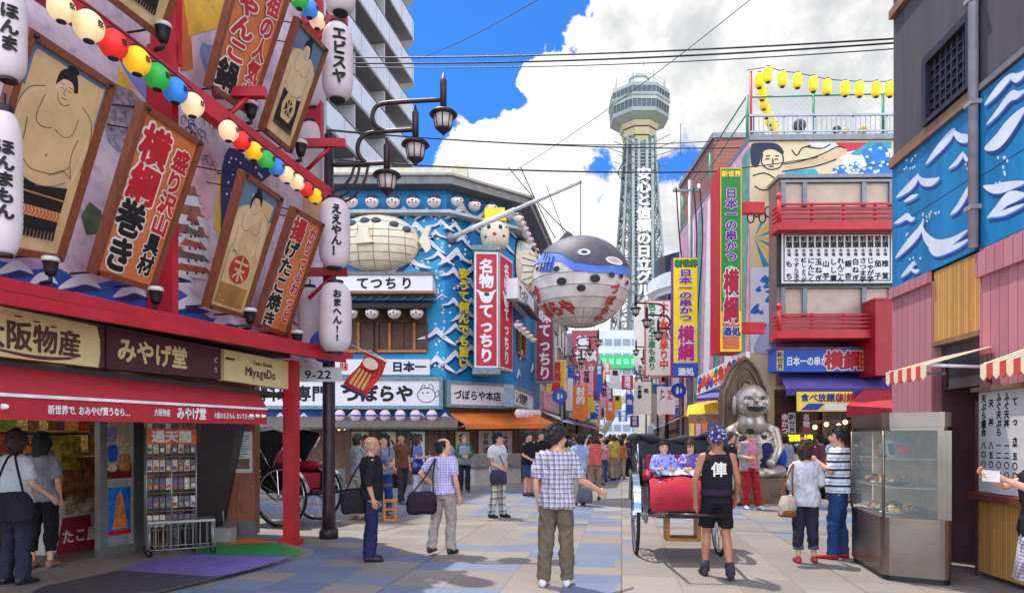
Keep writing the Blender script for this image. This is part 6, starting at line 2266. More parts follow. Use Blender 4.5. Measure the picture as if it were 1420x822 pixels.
for pts, w in [
 ([(1284, 228), (1302, 206), (1318, 188), (1325, 178)], .14), ([(1320, 178), (1330, 190), (1342, 192), (1348, 188)], .10),
 ([(1316, 234), (1326, 226), (1334, 216), (1336, 210)], .08), ([(1336, 212), (1340, 220), (1344, 222)], .05),
 ([(1243, 274), (1258, 262), (1270, 250), (1274, 240)], .13), ([(1272, 242), (1280, 252), (1294, 252), (1304, 246)], .10),
 ([(1254, 280), (1264, 274), (1274, 270)], .06),
 ([(1240, 310), (1248, 306), (1258, 300), (1264, 304), (1270, 302)], .09),
 ([(1242, 358), (1258, 340), (1274, 322), (1282, 304)], .14), ([(1278, 310), (1284, 328), (1298, 340), (1318, 336), (1344, 318)], .15), ([(1288, 344), (1300, 352), (1330, 340), (1346, 330)], .07),
 ([(1318, 298), (1330, 286), (1344, 262), (1352, 242)], .10), ([(1250, 384), (1262, 372), (1270, 362)], .09), ([(1262, 372), (1270, 376), (1276, 374)], .05),
 ([(1366, 146), (1380, 130), (1396, 112), (1408, 102)], .11), ([(1402, 106), (1412, 108), (1424, 98)], .09), ([(1368, 174), (1384, 156), (1402, 134), (1412, 132), (1424, 124)], .10),
 ([(1366, 206), (1384, 196), (1404, 172), (1424, 148)], .20), ([(1364, 258), (1380, 262), (1400, 258), (1424, 252)], .11), ([(1370, 302), (1384, 290), (1398, 276), (1412, 272), (1424, 270)], .14), ([(1374, 300), (1396, 294), (1424, 282)], .06)]:
 swash(pts, w, dd)
 dd += .0002
for k in range(44):
 u, v = random.choice([(1265, 222), (1262, 232), (1296, 296), (1288, 300), (1344, 234), (1270, 360), (1252, 330), (1392, 220), (1396, 238), (1385, 250)])
 u, v = u + random.uniform(-8, 8), v + random.uniform(-8, 8)
 if 1350 < u < 1362:
  continue
 x, z = RW.hit(u, v)
 b.ell(RW.p(x, z, .006), .016, .002, .02, PWH, 6, 4)
b.build('painted_waves', o)
# window with lattice
x0, z1_ = RW.hit(1292, 92)
x1 = RW.hit(1348, 40)[0]
z0_ = RW.hit(1292, 172)[1]
z1_ = RW.hit(1292, 88)[1]
b = MB()
WFm = M('window frame dark', (44, 38, 48), .4)
for q in ((x0 - .1, x0, z0_, z1_ + .1), (x1, x1 + .1, z0_, z1_ + .1), (x0, x1, z1_, z1_ + .1), (x0, x1, z0_ - .0, z0_ + .06)):
 b.box(RW, *q, -.018, .08, WFm)
o = b.build('window', dk)
b = MB()
b.box(RW, x0, x1, z0_ + .06, z1_, -.018, -.006, M('window glass blue', (60, 66, 86), .1))
b.build('pane', o)
b = MB()
for i in range(1, 7):
 x = x0 + (x1 - x0) * i / 7
 b.box(RW, x - .014, x + .014, z0_ + .06, z1_, .006, .03, WFm)
for i in range(1, 6):
 z = z0_ + .06 + (z1_ - z0_ - .06) * i / 6
 b.box(RW, x0, x1, z - .012, z + .012, .0, .028, WFm)
b.build('lattice', o)
b = MB()
b.tube([RW.p(xg, RW.hit(1356, 344)[1], .05), RW.p(xg, 11, .05)], .055, M('gutter grey', (150, 144, 150), .45), 10)
for z in (4.2, 5.4, 6.6):
 b.box(RW, xg - .08, xg + .08, z, z + .05, -.02, .115, M('gutter grey', (150, 144, 150)))
b.build('gutter_pipe', dk)
# pink boards, bamboo, doorway
xb0, xb1 = RW.hit(1293, 430)[0], RW.hit(1357, 430)[0]
b = MB()
b.box(RW, .0, xb0 - .01, 0, zw0 - .14, -.119, .0, PINK)
b.box(RW, xb1 + .02, RIGHT, 1.98, RW.hit(1357, 345)[1], -.119, .0, PINK)
b.box(RW, .0, xb0 - .01, zw0 - .16, zw0 - .02, .001, .05, PINK)
b.box(RW, xb1 + .02, RIGHT, RW.hit(1357, 350)[1] - .3, RW.hit(1357, 350)[1] - .02, .001, .05, PINK)
b.build('pink_boarding', dk)
b = MB()
b.box(RW, xb0, xb1, RW.hit(1293, 474)[1] + .0, zw0 - .03, -.10, -.02, BAM)
b.box(RW, xb0, xb1, RW.hit(1293, 474)[1] - .06, RW.hit(1293, 474)[1] - .002, -.13, .0, LEDGE)
b.build('bamboo_screen', dk)
b = MB()
b.box(RW, xb0 + .0, xb1, 2.0, RW.hit(1293, 474)[1] - .065, -.8, -.5, M('recess wall', (100, 60, 66), .6))
b.box(RW, xb0, xb1 + .0, .0, 2.0, -.62, -.55, M('door dark', (34, 26, 32), .5, var=.2))
b.box(RW, xb0 - .01, xb0 + .04, 0, 2.3, -.55, -.12, M('recess wall', (100, 60, 66)))
o = b.build('doorway', dk)
b = MB()
for i in range(8):
 b.box(RW, xb0 + .05, xb1 - .03, .2 + i * .22, .215 + i * .22, -.549, -.53, M('door slat', (60, 44, 52), .5))
b.build('door_slats', o)
# kitchen counter with a menu panel
xm0 = xb1 + .02
b = MB()
b.box(RW, xm0, RIGHT, .06, .88, -.119, .02, BAM)
b.box(RW, xm0 - .03, RIGHT, .88, .96, -.2, .12, M('counter edge red', (110, 52, 50), .5))
b.box(RW, xm0 - .04, xm0 + .02, .0, 2.0, -.3, .03, M('recess wall', (100, 60, 66)))
b.build('counter_front', dk)
b = MB()
zM = RW.hit(1362, 543, .05)[1]
b.box(RW, xm0 + .02, RIGHT, .97, zM, -.1, .02, M('menu panel white', (206, 202, 200), .5, var=.04))
b.box(RW, xm0, RIGHT, zM, zM + .05, -.1, .10, LEDGE)
o = b.build('menu_panel', dk)
l = MB()
for i, (s, p_) in enumerate([('天ぷら盛合', '八〇〇'), ('天丼', '八五〇'), ('ふぐ天ぷら', '一二〇〇'), ('ふぐ天丼', '一二〇〇'), ('てっさ', '一五〇〇')]):
 x = xm0 + .115 + i * .135
 l.text(RW, s, x, zM - .03, .095, INK, .022, True, .04, pitch=1.0 if len(s) > 3 else 2.2)
 l.text(RW, p_, x, zM - .55, .085, INK, .022, True, .03, pitch=1.25)
l.build('lettering', o)
AWR = M('stripe red', (196, 64, 58), .8, var=.06)
AWW = M('stripe cream', (226, 206, 170), .8, var=.05)
def stripe_awning(ua, ub, va, vb, out, z_out, n, label):
 """striped awning on the dark building's wall; ua..ub along the wall, falling to z_out"""
 xa, xb = RW.hit(ua, va, out)[0], RW.hit(ub, va, out)[0]
 za = va
 t = thing('striped_awning', label, 'awning', RW.p((xa + xb) / 2, z_out, 0))
 b = MB()
 for i in range(n):
  p0, p1 = xa + (xb - xa) * i / n, xa + (xb - xa) * (i + 1) / n
  m = AWR if i % 2 else AWW
  b.slab(RW.p(p0, z_out, out), RW.p(p1, z_out, out), RW.p(p1, vb, .02), RW.p(p0, vb, .02), .01, m)
  sc_ = [(p0, z_out), (p0, z_out - .13), ((p0 + p1) / 2, z_out - .17), (p1, z_out - .13), (p1, z_out)]
  b.prism(RW, sc_, out - .006, out + .006, m)
 b.build('canvas', t)
 b = MB()
 for x in (xa + .04, xb - .04):
  b.tube([RW.p(x, z_out + .0, out - .02), RW.p(x, z_out - .03, .02)], .02, WHITE, 6)
  b.tube([RW.p(x, z_out - .2, .02), RW.p(x, z_out + .12, .02)], .025, M('recess wall', (100, 60, 66)), 6)
 b.build('frame', t)
zA = RW.hit(1357, 486)[1]
stripe_awning(1229, 1284, 530, 2.60, .72, 2.40, 9, 'red and cream striped awning over the doorway behind the display case')
stripe_awning(1360, 1640, 515, 2.50, .45, 2.34, 22, 'red and cream striped awning cut by the frame over the wall menu')
# glass display case
dcs = thing('display_case', 'stainless steel food display case with angled glass front by the doorway', 'display case', G(1280, 808))
SS = M('stainless', (138, 122, 110), .30, .9, var=.10, scale=2.5)
A_, B_, C_, D_ = V((4.38, 8.83)), V((4.13, 7.62)), V((4.68, 7.29)), V((5.02, 7.84))
E_ = V((5.28, 8.85))
def ring(z, k=0.0):
 c = (A_ + B_ + C_ + D_ + E_) / 5
 def rnd(p, q, r_, e=.11):
  a, b2 = q + (p - q).normalized() * e, q + (r_ - q).normalized() * e
  return [a.lerp(q, t_).lerp(q.lerp(b2, t_), t_) for t_ in (0, .25, .5, .75, 1)]
 pts = [A_] + rnd(A_, B_, C_) + rnd(B_, C_, D_) + [D_, E_]
 return [V((c.x + (p_.x - c.x) * (1 - k), c.y + (p_.y - c.y) * (1 - k), z)) for p_ in pts]
def extr(mb, z0, z1, mat, k0=0, k1=0):
 mb.loft([ring(z0, k0), ring(z1, k1)], mat, False)
b = MB()
extr(b, .06, .66, SS)
extr(b, .0, .06, BLACK, .03, .03)
extr(b, .662, .70, SS, -.01, -.01)
b.build('base_cabinet', dcs)
b = MB()
extr(b, 1.70, 1.86, SS)
extr(b, 1.66, 1.699, SS, .02, .02)
b.build('top_cabinet', dcs)
b = MB()
b.add([V((C_.x, C_.y, .70)), V((D_.x, D_.y, .70)), V((D_.x, D_.y, 1.70)), V((C_.x, C_.y, 1.70))], [(0, 1, 2, 3)], SS)
b.slab(V((C_.x, C_.y, .701)), V((D_.x, D_.y, .701)), V((D_.x, D_.y, 1.66)), V((C_.x, C_.y, 1.66)), .05, SS)
b.slab(V((D_.x, D_.y, .701)), V((E_.x, E_.y, .701)), V((E_.x, E_.y, 1.66)), V((D_.x, D_.y, 1.66)), .05, M('case back', (232, 206, 164), .6))  # pale back tone stands in for light inside the case
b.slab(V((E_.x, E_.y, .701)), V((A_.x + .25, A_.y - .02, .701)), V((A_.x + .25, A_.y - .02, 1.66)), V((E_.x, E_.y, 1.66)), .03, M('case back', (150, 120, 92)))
cdir = (B_ - C_).normalized()
b.slab(V((C_.x + cdir.x * .13, C_.y + cdir.y * .13, .701)), V((C_.x, C_.y, .701)), V((C_.x, C_.y, 1.66)), V((C_.x + cdir.x * .13, C_.y + cdir.y * .13, 1.66)), .03, SS)
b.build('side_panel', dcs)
b = MB()
for p_ in (A_, B_):
 b.tube([V((p_.x, p_.y, .70)), V((p_.x, p_.y, 1.66))], .016, SS, 6)
b.build('corner_post', dcs)
GLS = glass('case glass', (200, 214, 210), .10)
b = MB()
b.slab(V((A_.x, A_.y, .702)), V((B_.x, B_.y, .702)), V((B_.x, B_.y, 1.658)), V((A_.x, A_.y, 1.658)), .008, GLS)
q = C_ + cdir * .132
b.slab(V((B_.x, B_.y, .702)), V((q.x, q.y, .702)), V((q.x, q.y, 1.658)), V((B_.x, B_.y, 1.658)), .008, GLS)
b.build('glass_front', dcs)
b = MB()
for z in (1.02, 1.34):
 b.loft([ring(z, .12), ring(z + .012, .12)], glass('shelf glass', (180, 200, 195), .35), False)
b.build('glass_shelf', dcs)
FOOD = [M('food %d' % i, c, .5, var=.4, scale=40) for i, c in enumerate([(206, 130, 50), (170, 70, 40), (210, 190, 130), (90, 120, 50), (214, 170, 60), (120, 70, 40)])]
PLT = M('plate black', (40, 36, 40), .3)
fi = 0
for z, pts in ((.70, [(.25, .2), (.5, .25), (.76, .22), (.3, .55), (.6, .6)]), (1.034, [(.2, .2), (.5, .2), (.75, .35), (.5, .6)])):
 for (a, c) in pts:
  p_ = A_.lerp(B_, a).lerp(E_.lerp(D_, a), .08 + c * .75)
  q = V((p_.x, p_.y, z + .001))
  t = thing('sample_dish', 'dish of %s on the %s, %s' % (['fried prawns', 'red slices', 'pale rolls', 'green garnish', 'yellow batter', 'brown cutlets'][fi % 6], 'case floor' if z < 1 else 'lower glass shelf', ['nearest the glass corner', 'front row middle', 'near the steel side', 'at the back left', 'at the back right'][pts.index((a, c))]), 'dish', q, 'sample dishes in the display case')
  m_ = MB()
  m_.lathe(q, [(.06, 0), (.13, .02), (.135, .026), (.12, .024), (.01, .016)], PLT if fi % 2 else WHITE, 16)
  m_.build('plate', t)
  m_ = MB()
  for j in range(6):
   m_.ell(q + V((.065 * math.cos(j * 1.05), .065 * math.sin(j * 1.05), .045)), .042, .03, .03, FOOD[(fi + j // 2) % 6], 8, 6)
  m_.ell(q + V((0, 0, .07)), .055, .04, .04, FOOD[fi % 6], 8, 6)
  m_.build('food', t)
  fi += 1
for i, a in enumerate((.35, .65, .9)):
 p_ = A_.lerp(B_, a).lerp(E_.lerp(D_, a), .35)
 q = V((p_.x, p_.y, 1.353))
 m_ = MB()
 m_.slab(q + V((-.09, 0, 0)), q + V((.09, -.02, 0)), q + V((.09, .04, .2)), q + V((-.09, .06, .2)), .006, [FOOD[0], WHITE, GREYM][i])
 m_.slab(q + V((-.07, -.004, .03)), q + V((.07, -.02, .03)), q + V((.07, .024, .16)), q + V((-.07, .044, .16)), .004, [WHITE, GREYM, FOOD[1]][i])
 tag(m_.build('photo_card'), '%s photo card standing on the top glass shelf of the display case' % ['orange bordered', 'white bordered', 'grey bordered'][i], 'photo card')
# ================================================================== triple street lamps
LPB = M('lamp bronze', (58, 44, 46), .45, .4, var=.15)
LGL = M('lamp glass', (206, 186, 176), .25, var=.08)
MPX = 10.72 / FL
def make_lamp(loc, label):
 o = V(loc)
 t = thing('street_lamp', label, 'street lamp', o, 'bronze street lamps with three hanging heads')
 b = MB()
 b.tube([o, o + V((0, 0, .5)), o + V((0, 0, 3.2)), o + V((0, 0, 6.35))], [.115, .10, .095, .07], LPB, 14)
 b.lathe(o, [(.15, 0), (.15, .12), (.12, .16)], LPB, 14)
 b.build('pole', t)
 def at(u, v):
  return o + V(((u - 456) * MPX, 0, CZ + (VH - v) * MPX))
 for arm in ([(458, 226), (500, 225), (537, 223)], [(507, 223), (499, 214), (496, 203), (500, 190), (512, 182), (540, 179), (576, 177)], [(536, 180), (522, 172), (517, 160), (520, 148), (530, 141), (560, 138), (615, 135)]):
  b = MB()
  b.tube([V(q) for q in smooth([at(*p_) for p_ in arm], 4, False)], .036, LPB, 8)
  b.build('arm', t)
 b = MB()
 for arm in ([(492, 227), (486, 244), (474, 258), (458, 264)], [(499, 227), (494, 248), (480, 266), (458, 275)], [(511, 226), (505, 250), (488, 272), (470, 278), (458, 276)]):
  b.tube(smooth([at(*p_) for p_ in arm], 4, False), .022, LPB, 6)
 b.build('scroll', t)
 for (u, v, vt) in ((537, 250, 188), (577, 207, 142), (616, 165, 97)):
  h = MB()
  h.tube([at(u, vt), at(u, vt + 9), at(u, vt + 11), at(u, v - 14)], [.006, .035, .055, .05], LPB, 8)
  h.lathe(at(u, v - 12), [(.07, .05), (.20, .0), (.225, -.04), (.20, -.05), (.17, -.055)], LPB, 18)
  h.lathe(at(u, v + 16), [(.005, -.05), (.03, -.02), (.10, .04), (.125, .06), (.10, .065)], LPB, 14)
  for k in range(8):
   a = k * math.pi / 4
   h.tube([at(u, v - 10) + V((.165 * math.cos(a), .165 * math.sin(a), 0)), at(u, v + 11) + V((.12 * math.cos(a), .12 * math.sin(a), 0))], .009, LPB, 4)
  o2 = h.build('lamp_head', t)
  g_ = MB()
  g_.lathe(at(u, v + 11), [(.112, 0), (.135, .08), (.158, .23)], LGL, 16)
  g_.build('glass_shade', o2)
 return t
lamp = make_lamp(G(456, 746), 'large near street lamp standing between the parked rickshaw and the souvenir shop')
k = 0
for i, (u, Y, flip, lb) in enumerate([(782, 36, False, 'street lamp at the restaurant side of the far street, nearest of that row'), (800, 50, False, 'street lamp at the restaurant side of the far street, middle of that row'), (815, 68, False, 'street lamp at the restaurant side of the far street, farthest of that row'),
                                      (945, 27, True, 'street lamp on the far street rising behind the round blue road sign'), (925, 40, True, 'street lamp on the far street behind the white banner with orange letters'), (912, 58, True, 'street lamp on the far street, farthest on the yellow sign side'),
                                      (830, 90, False, 'tiny street lamp at the end of the far street, restaurant side'), (838, 115, False, 'tiniest street lamp at the end of the far street, restaurant side'), (896, 80, True, 'tiny street lamp at the end of the far street, statue side'), (890, 105, True, 'tiniest street lamp at the end of the far street, statue side')]):
 dup(lamp, (P(u, 600, Y).x, Y, 0), lb, rotz=math.pi if flip else 0, scale=1.0)
# road sign on the near pole, flag
BLU = M('road sign blue', (24, 66, 160), .4, var=.06)
ns = thing('road_sign', 'round blue road sign with plate 9-22 strapped to the near lamp pole', 'road sign', P(452, 530, 10.58))
b = MB()
c = P(452, 480, 10.58)
b.lathe(c, [(.002, .03), (.25, .03), (.26, .015), (.26, 0), (.002, 0)], BLU, 28, (0, -1, 0), False)
b.build('disc', ns)
b = MB()
b.box(Fr(c, (1, 0, 0), (0, 0, 1), (0, -1, 0)), -.2, .2, -.035, .035, .032, .036, RED)
b.build('red_bar', ns)
b = MB()
q = Fr(P(413, 529, 10.58), (1, 0, 0), (0, 0, 1), (0, -1, 0))
pw, ph = 61 / FL * 10.58, 20 / FL * 10.58
b.box(q, 0, pw, 0, ph, 0, .01, M('plate white', (196, 194, 190), .5))
o = b.build('plate', ns)
l = MB()
l.text(q, '9-22', pw * .15, ph / 2, ph * .8, INK, .012, False, .02, sx=1.25)
l.build('lettering', o)
bf = thing('hanging_flag', 'red paper flag printed with pale skewers hung at a slant beside the near lamp pole', 'flag', P(505, 545, 10.3))
qd = Qd(P(474, 537, 10.4), P(508, 553, 10.15), P(537, 503, 10.15), P(510, 487, 10.4))
b = MB()
for i in range(8):
 y0, y1 = qd.h * i / 8, qd.h * (i + 1) / 8
 f0, f1 = .03 * math.sin(i * .9), .03 * math.sin((i + 1) * .9)
 b.slab(qd.p(0, y0, f0), qd.p(qd.w, y0, f0), qd.p(qd.w, y1, f1), qd.p(0, y1, f1), .004, M('flag red', (196, 50, 40), .7, var=.2, scale=9))
b.build('cloth', bf)
b = MB()
b.prism(qd, [(qd.w * .5 + qd.w * .34 * math.cos(a * .5), qd.h * .78 + qd.h * .13 * math.sin(a * .5)) for a in range(13)], .045, .05, M('flag cream', (222, 196, 170), .7))
for i in range(4):
 b.prism(qd, [(qd.w * (.2 + .17 * i), qd.h * .16), (qd.w * (.32 + .17 * i), qd.h * .14), (qd.w * (.30 + .16 * i), qd.h * .56), (qd.w * (.22 + .16 * i), qd.h * .58)], .045, .05, M('flag tan', (206, 156, 96), .7))
b.box(qd, 0, qd.w, 0, qd.h * .06, .04, .045, M('ink blue', (20, 40, 120)))
b.build('print', bf)
b = MB()
b.tube([qd.p(0, qd.h + .02), qd.p(qd.w, qd.h + .02), P(470, 470, 10.6)], .010, WHITE, 6)
b.build('rod', bf)
# round blue sign on the far pole
for (u, v, Y, lb, up_) in [(941, 541, 24.5, 'round blue pedestrian road sign below the tall yellow sign', 30), (776, 549, 27.5, 'round blue road sign near the corner of the puffer fish restaurant', 0)]:
 t = thing('road_sign', lb, 'road sign', P(u, 560, Y))
 c = P(u, v, Y)
 r = 10.2 / FL * Y
 b = MB()
 b.lathe(c, [(.002, .03), (r, .03), (r * 1.03, .015), (r * 1.03, 0), (.002, 0)], BLU, 24, (0, -1, 0), False)
 b.build('disc', t)
 b = MB()
 f = Fr(c, (1, 0, 0), (0, 0, 1), (0, -1, 0))
 for x, s in ((-.05, 1), (.08, .7)):
  b.prism(f, [(x - .05 * s, -.13 * s), (x + .04 * s, -.13 * s), (x + .05 * s, .05 * s), (x - .05 * s, .05 * s)], .032, .037, WHITE)
  b.ell(f.p(x, .09 * s, .034), .035 * s, .006, .035 * s, WHITE, 8, 5)
 b.build('symbol', t)
 b = MB()
 g0 = V((c.x + .1, c.y + .08, 0))
 b.tube([g0, g0 + V((0, 0, c.z + (5 if u > 900 else .4)))], .05, GREYM, 8)
 b.build('pole', t)
# ================================================================== street beyond: shops both sides
rs = random.Random(21)
HUES = [(150, 60, 60), (60, 80, 130), (206, 180, 110), (190, 120, 140), (130, 150, 160), (214, 200, 180), (160, 110, 70), (90, 120, 90), (200, 90, 50), (110, 90, 140)]
SGC = [M('street sign %d' % i, c, .5, var=.1) for i, c in enumerate([(206, 40, 50), (30, 90, 180), (240, 200, 40), (220, 214, 206), (230, 120, 40), (30, 130, 80), (110, 40, 120), (220, 150, 170)])]
WALLM = [M('street wall %d' % i, c, .75, var=.12, bump=.1) for i, c in enumerate([(196, 186, 174), (150, 130, 116), (176, 160, 150), (128, 120, 124), (206, 198, 186), (160, 112, 90)])]
WORDS = ['串かつ', '酒場', '寿司', '将棋', '喫茶', '射的', '居酒屋', '薬', '麺', '名物', '大衆', '天ぷら', '二度づけ禁止']
def street_shop(f, x0, x1, h, wall, label, i, side):
 t = thing('street_shop', label, 'shop', f.p((x0 + x1) / 2, 0, 0), 'shops lining the far street')
 b = MB()
 b.box(f, x0, x1 - .06, 0, h, -7, 0, wall)
 b.box(f, x0 - .03, x1 - .03, h + .002, h + .15, -7.02, .12, GREYM)
 b.build('wall', t)
 w = x1 - x0
 b = MB()
 b.box(f, x0 + .3, x1 - .4, .05, 2.2, .002, .05, M('dim shop', (84, 52, 36)))
 for k in range(5):
  b.box(f, x0 + .4 + k * (w - .9) / 5, x0 + .4 + (k + .7) * (w - .9) / 5, .5, 1.9, .051, .06, rs.choice(SGC + GOODS))
 b.build('shopfront', t)
 b = MB()
 c = rs.choice(SGC)
 b.slab(f.p(x0 + .1, 2.35, 1.1), f.p(x1 - .2, 2.35, 1.1), f.p(x1 - .2, 2.85, .05), f.p(x0 + .1, 2.85, .05), .03, c)
 b.build('awning', t)
 b = MB()
 b.box(f, x0 + .15, x1 - .25, 2.95, 3.8, .002, .16, rs.choice(SGC))
 o = b.build('shop_sign', t)
 l = MB()
 s = rs.choice(WORDS)
 l.text(f, s, (x0 + x1) / 2, 3.37, min(.6, w / (len(s) + 1)), rs.choice([SIGNW, INK]), .165, False, .04, mid=True)
 l.build('lettering', o)
 z = 4.3
 while z + 1.4 < h:
  for k in range(int(w // 2)):
   xx = x0 + .5 + k * 2
   b = MB()
   b.box(f, xx, xx + 1.3, z, z + 1.2, .002, .04, GLD)
   b.box(f, xx - .05, xx + 1.35, z - .08, z, .002, .12, WHITE)
   b.box(f, xx + .62, xx + .68, z, z + 1.2, .041, .06, WHITE)
   b.build('window', t)
  z += 2.6
 # projecting upright sign
 for k in range(2):
  xx = x0 + w * (.25 + .5 * k)
  c = rs.choice(SGC)
  z0 = rs.uniform(3.0, 4.0)
  hh = rs.uniform(1.6, 2.8)
  b = MB()
  pf = Fr(f.p(xx, z0, .1), f.n if side > 0 else -f.n, (0, 0, 1), -f.x if f.x.y > 0 else f.x)
  wd_ = rs.uniform(.6, .95)
  x_a = 0 if side > 0 else -wd_
  b.box(pf, x_a, x_a + wd_, 0, hh, -.1, .1, c)
  b.box(pf, x_a + .05, x_a + wd_ - .05, .05, hh - .05, .101, .11, SIGNW if c is not SGC[3] else SGC[2])
  o = b.build('upright_sign', t)
  l = MB()
  s = rs.choice(WORDS)
  l.text(pf, s, x_a + wd_ / 2, hh - .08, min(wd_ * .9, (hh - .15) / len(s)), rs.choice([SGC[0], INK, SGC[1], SGC[6]]), .113, True, .05)
  l.build('lettering', o)
 return t
SLf = Fc((ZR1 + (ZR1 - ZC1).normalized() * .3), (.178, 1))
x = 0
desc = ['tan', 'brown', 'buff', 'grey', 'cream', 'brick coloured']
for i in range(7):
 w = [7, 6, 8, 7, 9, 8, 10][i]
 h = [7.4, 8.6, 7.0, 9.5, 8.2, 9.6, 10.5][i]
 street_shop(SLf, x, x + w, h, WALLM[i % 6], '%s walled shop on the restaurant side of the far street, %s from the restaurant' % (desc[i % 6], ordn[i]), i, 1)
 x += w
SRf = Fc(P(990, 600, 24.5).to_2d() + V((.178, 1)) * 62, (-.178, -1))
x = 62
for i in range(7):
 w = [7, 7, 8, 8, 9, 10, 10][i]
 h = [5.2, 7.4, 8.2, 9.0, 9.6, 11.5, 12.5][i]
 street_shop(SRf, x - w, x, h, WALLM[(i + 3) % 6], '%s walled shop on the yellow sign side of the street, %s from the statue' % (desc[(i + 3) % 6], ordn[i]), i, -1)
 x -= w
# paired white banners and notices hanging over the far street
def board(u0, v0, u1, v1, Y, col, texts, label, depth=.12, name='hanging_sign', border=None):
 f = Fc(P(u0, 500, Y).to_2d(), (1, 0))
 w, z0 = f.hit(u1, v1)
 z1 = f.hit(u0, v0)[1]
 b = MB()
 b.box(f, 0, w, z0, z1, -depth, 0, col)
 if border:
  k = min(w, z1 - z0) * .05
  b.box(f, k, w - k, z0 + k, z1 - k, .001, .012, border)
 t = thing(name, label, 'sign', f.p(w / 2, z0, 0))
 b.build('board', t)
 if texts:
  l = MB()
  for (s, fx, fy, sz, mt, vert) in texts:
   if vert:
    l.text(f, s, w * fx, z0 + (z1 - z0) * fy, sz * w, mt, .02, True, .045)
   else:
    l.text(f, s, w * fx, z0 + (z1 - z0) * fy, sz * w, mt, .02, False, .045)
  l.build('lettering', t)
 b = MB()
 for a in (.15, .85):
  b.tube([f.p(w * a, z1, -depth / 2), f.p(w * a, z1 + .35, -depth / 2)], .02, GREYM, 5)
 b.build('hanger', t)
 return t
RO = M('letters orange red', (214, 70, 40), .5)
LG = M('letters green', (30, 130, 70), .5)
board(894, 416, 931, 522, 33, M('sign pale red', (220, 110, 90), .5), [('大小宴会承り中', .72, .975, .36, RO, True), ('色々なお土産もあり', .27, .96, .28, LG, True)], 'tall white banner with orange and green letter columns beside the tall yellow sign', border=SIGNW)
board(880, 529, 903, 574, 31, SIGNW, [('お食事', .3, .9, .28, INK, True), ('処', .7, .8, .3, INK, True)], 'white hanging notice with a grey picture, above the folded rickshaw hood')
board(912, 536, 936, 574, 29, SIGNW, [('トン', .25, .92, .3, INK, True), ('ぜん', .7, .9, .3, RO, True)], 'white hanging notice with black and red letters beside the round blue sign')
board(868, 546, 878, 574, 34, SGC[1], [('魚', .1, .6, .8, SIGNW, False)], 'small blue hanging sign over the far street')
board(903, 546, 912, 574, 32, M('far steel panel', (150, 156, 160), .5), None, 'small plain grey hanging sign between two white hanging notices', name='hanging_sign')
board(793, 458, 830, 505, 40, M('sign dusky red', (170, 80, 90), .6), [('碁', .15, .65, .5, SIGNW, False), ('将棋', .1, .25, .42, SIGNW, False)], 'dusky red game parlour sign under the giant fish lantern')
board(805, 512, 822, 548, 38, SGC[7], [('甘味', .5, .95, .5, INK, True)], 'pink upright sign over the far street below the fish lantern')
board(826, 505, 836, 545, 44, SGC[1], [('薬局', .5, .95, .6, SIGNW, True)], 'narrow blue upright sign in the far street under the fish lantern')
rs2 = random.Random(33)
CN = ['red', 'blue', 'yellow', 'white', 'orange', 'green', 'purple', 'pink']
for i in range(18):
 Y = 34 + i * 3.1
 left = i % 2
 u = (788 + 46 * (i / 18) + rs2.uniform(0, 14)) if left else (884 + 20 * (1 - i / 18) + rs2.uniform(-10, 14))
 c_ = (i * 3 + 1) % 8
 v = rs2.uniform(500, 552)
 wd_ = {0: 10, 1: 13}[left] * 34 / Y * 1.5 + 3
 s = WORDS[(i * 5) % 12]
 board(u, v, u + wd_, v + wd_ * rs2.uniform(1.1, 2.4), Y, SGC[c_], [(s[:2], .5, .96, .6, INK if c_ in (2, 3, 7) else SIGNW, True)], '%s hanging sign %s over the far street, %s side, %s in its row' % (CN[c_], s[:2], 'restaurant' if left else 'statue', ordn[i // 2]))
for i, (u, v, wd_, hh_, Y, c_, s) in enumerate([(846, 512, 14, 26, 62, 3, '麺'), (862, 520, 16, 20, 70, 0, '酒場'), (850, 548, 12, 20, 78, 2, '薬'), (868, 552, 13, 22, 84, 3, '寿司'), (840, 556, 12, 26, 58, 4, '名物'), (858, 570, 12, 14, 95, 1, '喫茶'), (832, 536, 12, 30, 66, 7, '射的'), (874, 576, 12, 16, 76, 6, '将棋')]):
 board(u, v, u + wd_, v + hh_, Y, SGC[c_], [(s, .5, .96, .55, INK if c_ in (2, 3, 7) else SIGNW, True)], '%s sign %s hung mid street below the white storeyed building, %s of those' % (CN[(0, 1, 2, 3, 4, 5, 6, 7)[c_]], s, ordn[i]))
ab = MB()
ab.tube([P(836, 600, 88), P(880, 522, 88)], .45, WHITE, 6)
ab.tube([P(880, 522, 88), P(905, 522, 88)], .4, WHITE, 6)
tag(ab.build('white_strut'), 'slanting white steel strut across the end of the far street', 'strut')
# awnings under the yellow sign: slanted board, purple and yellow cloths
a1 = MB()
e = [P(966, 548, 20), P(1034, 520, 17.6), P(1034, 487, 17.6), P(968, 522, 20)]
a1.slab(e[0], e[1], e[2], e[3], .12, SIGNW)
t = thing('slanted_sign', 'slanting white sign with coloured food pictures beside the statue niche', 'sign', e[0])
a1.build('board', t)
qd = Qd(*e)
l = MB()
for i in range(10):
 for j in range(2):
  x = qd.w * (.06 + .09 * i)
  l.prism(qd, [(x + .12 * math.cos(a), qd.h * (.3 + .4 * j) + .14 * math.sin(a)) for a in range(6)], .003, .01, SGC[(i * 3 + j) % 8])
l.text(qd, '串かつ酒場', qd.w * .08, qd.h * .5, qd.h * .55, RO, .012, False, .05)
l.build('pictures', t)
a2 = MB()
a2.slab(P(966, 552, 19.6), P(1040, 548, 17.2), P(1040, 524, 18.4), P(970, 543, 20.6), .04, PUR)
a2.slab(P(966, 556, 19.6), P(1040, 553, 17.2), P(1040, 548, 17.2), P(966, 552, 19.6), .03, M('awning purple dark', (66, 52, 112)))
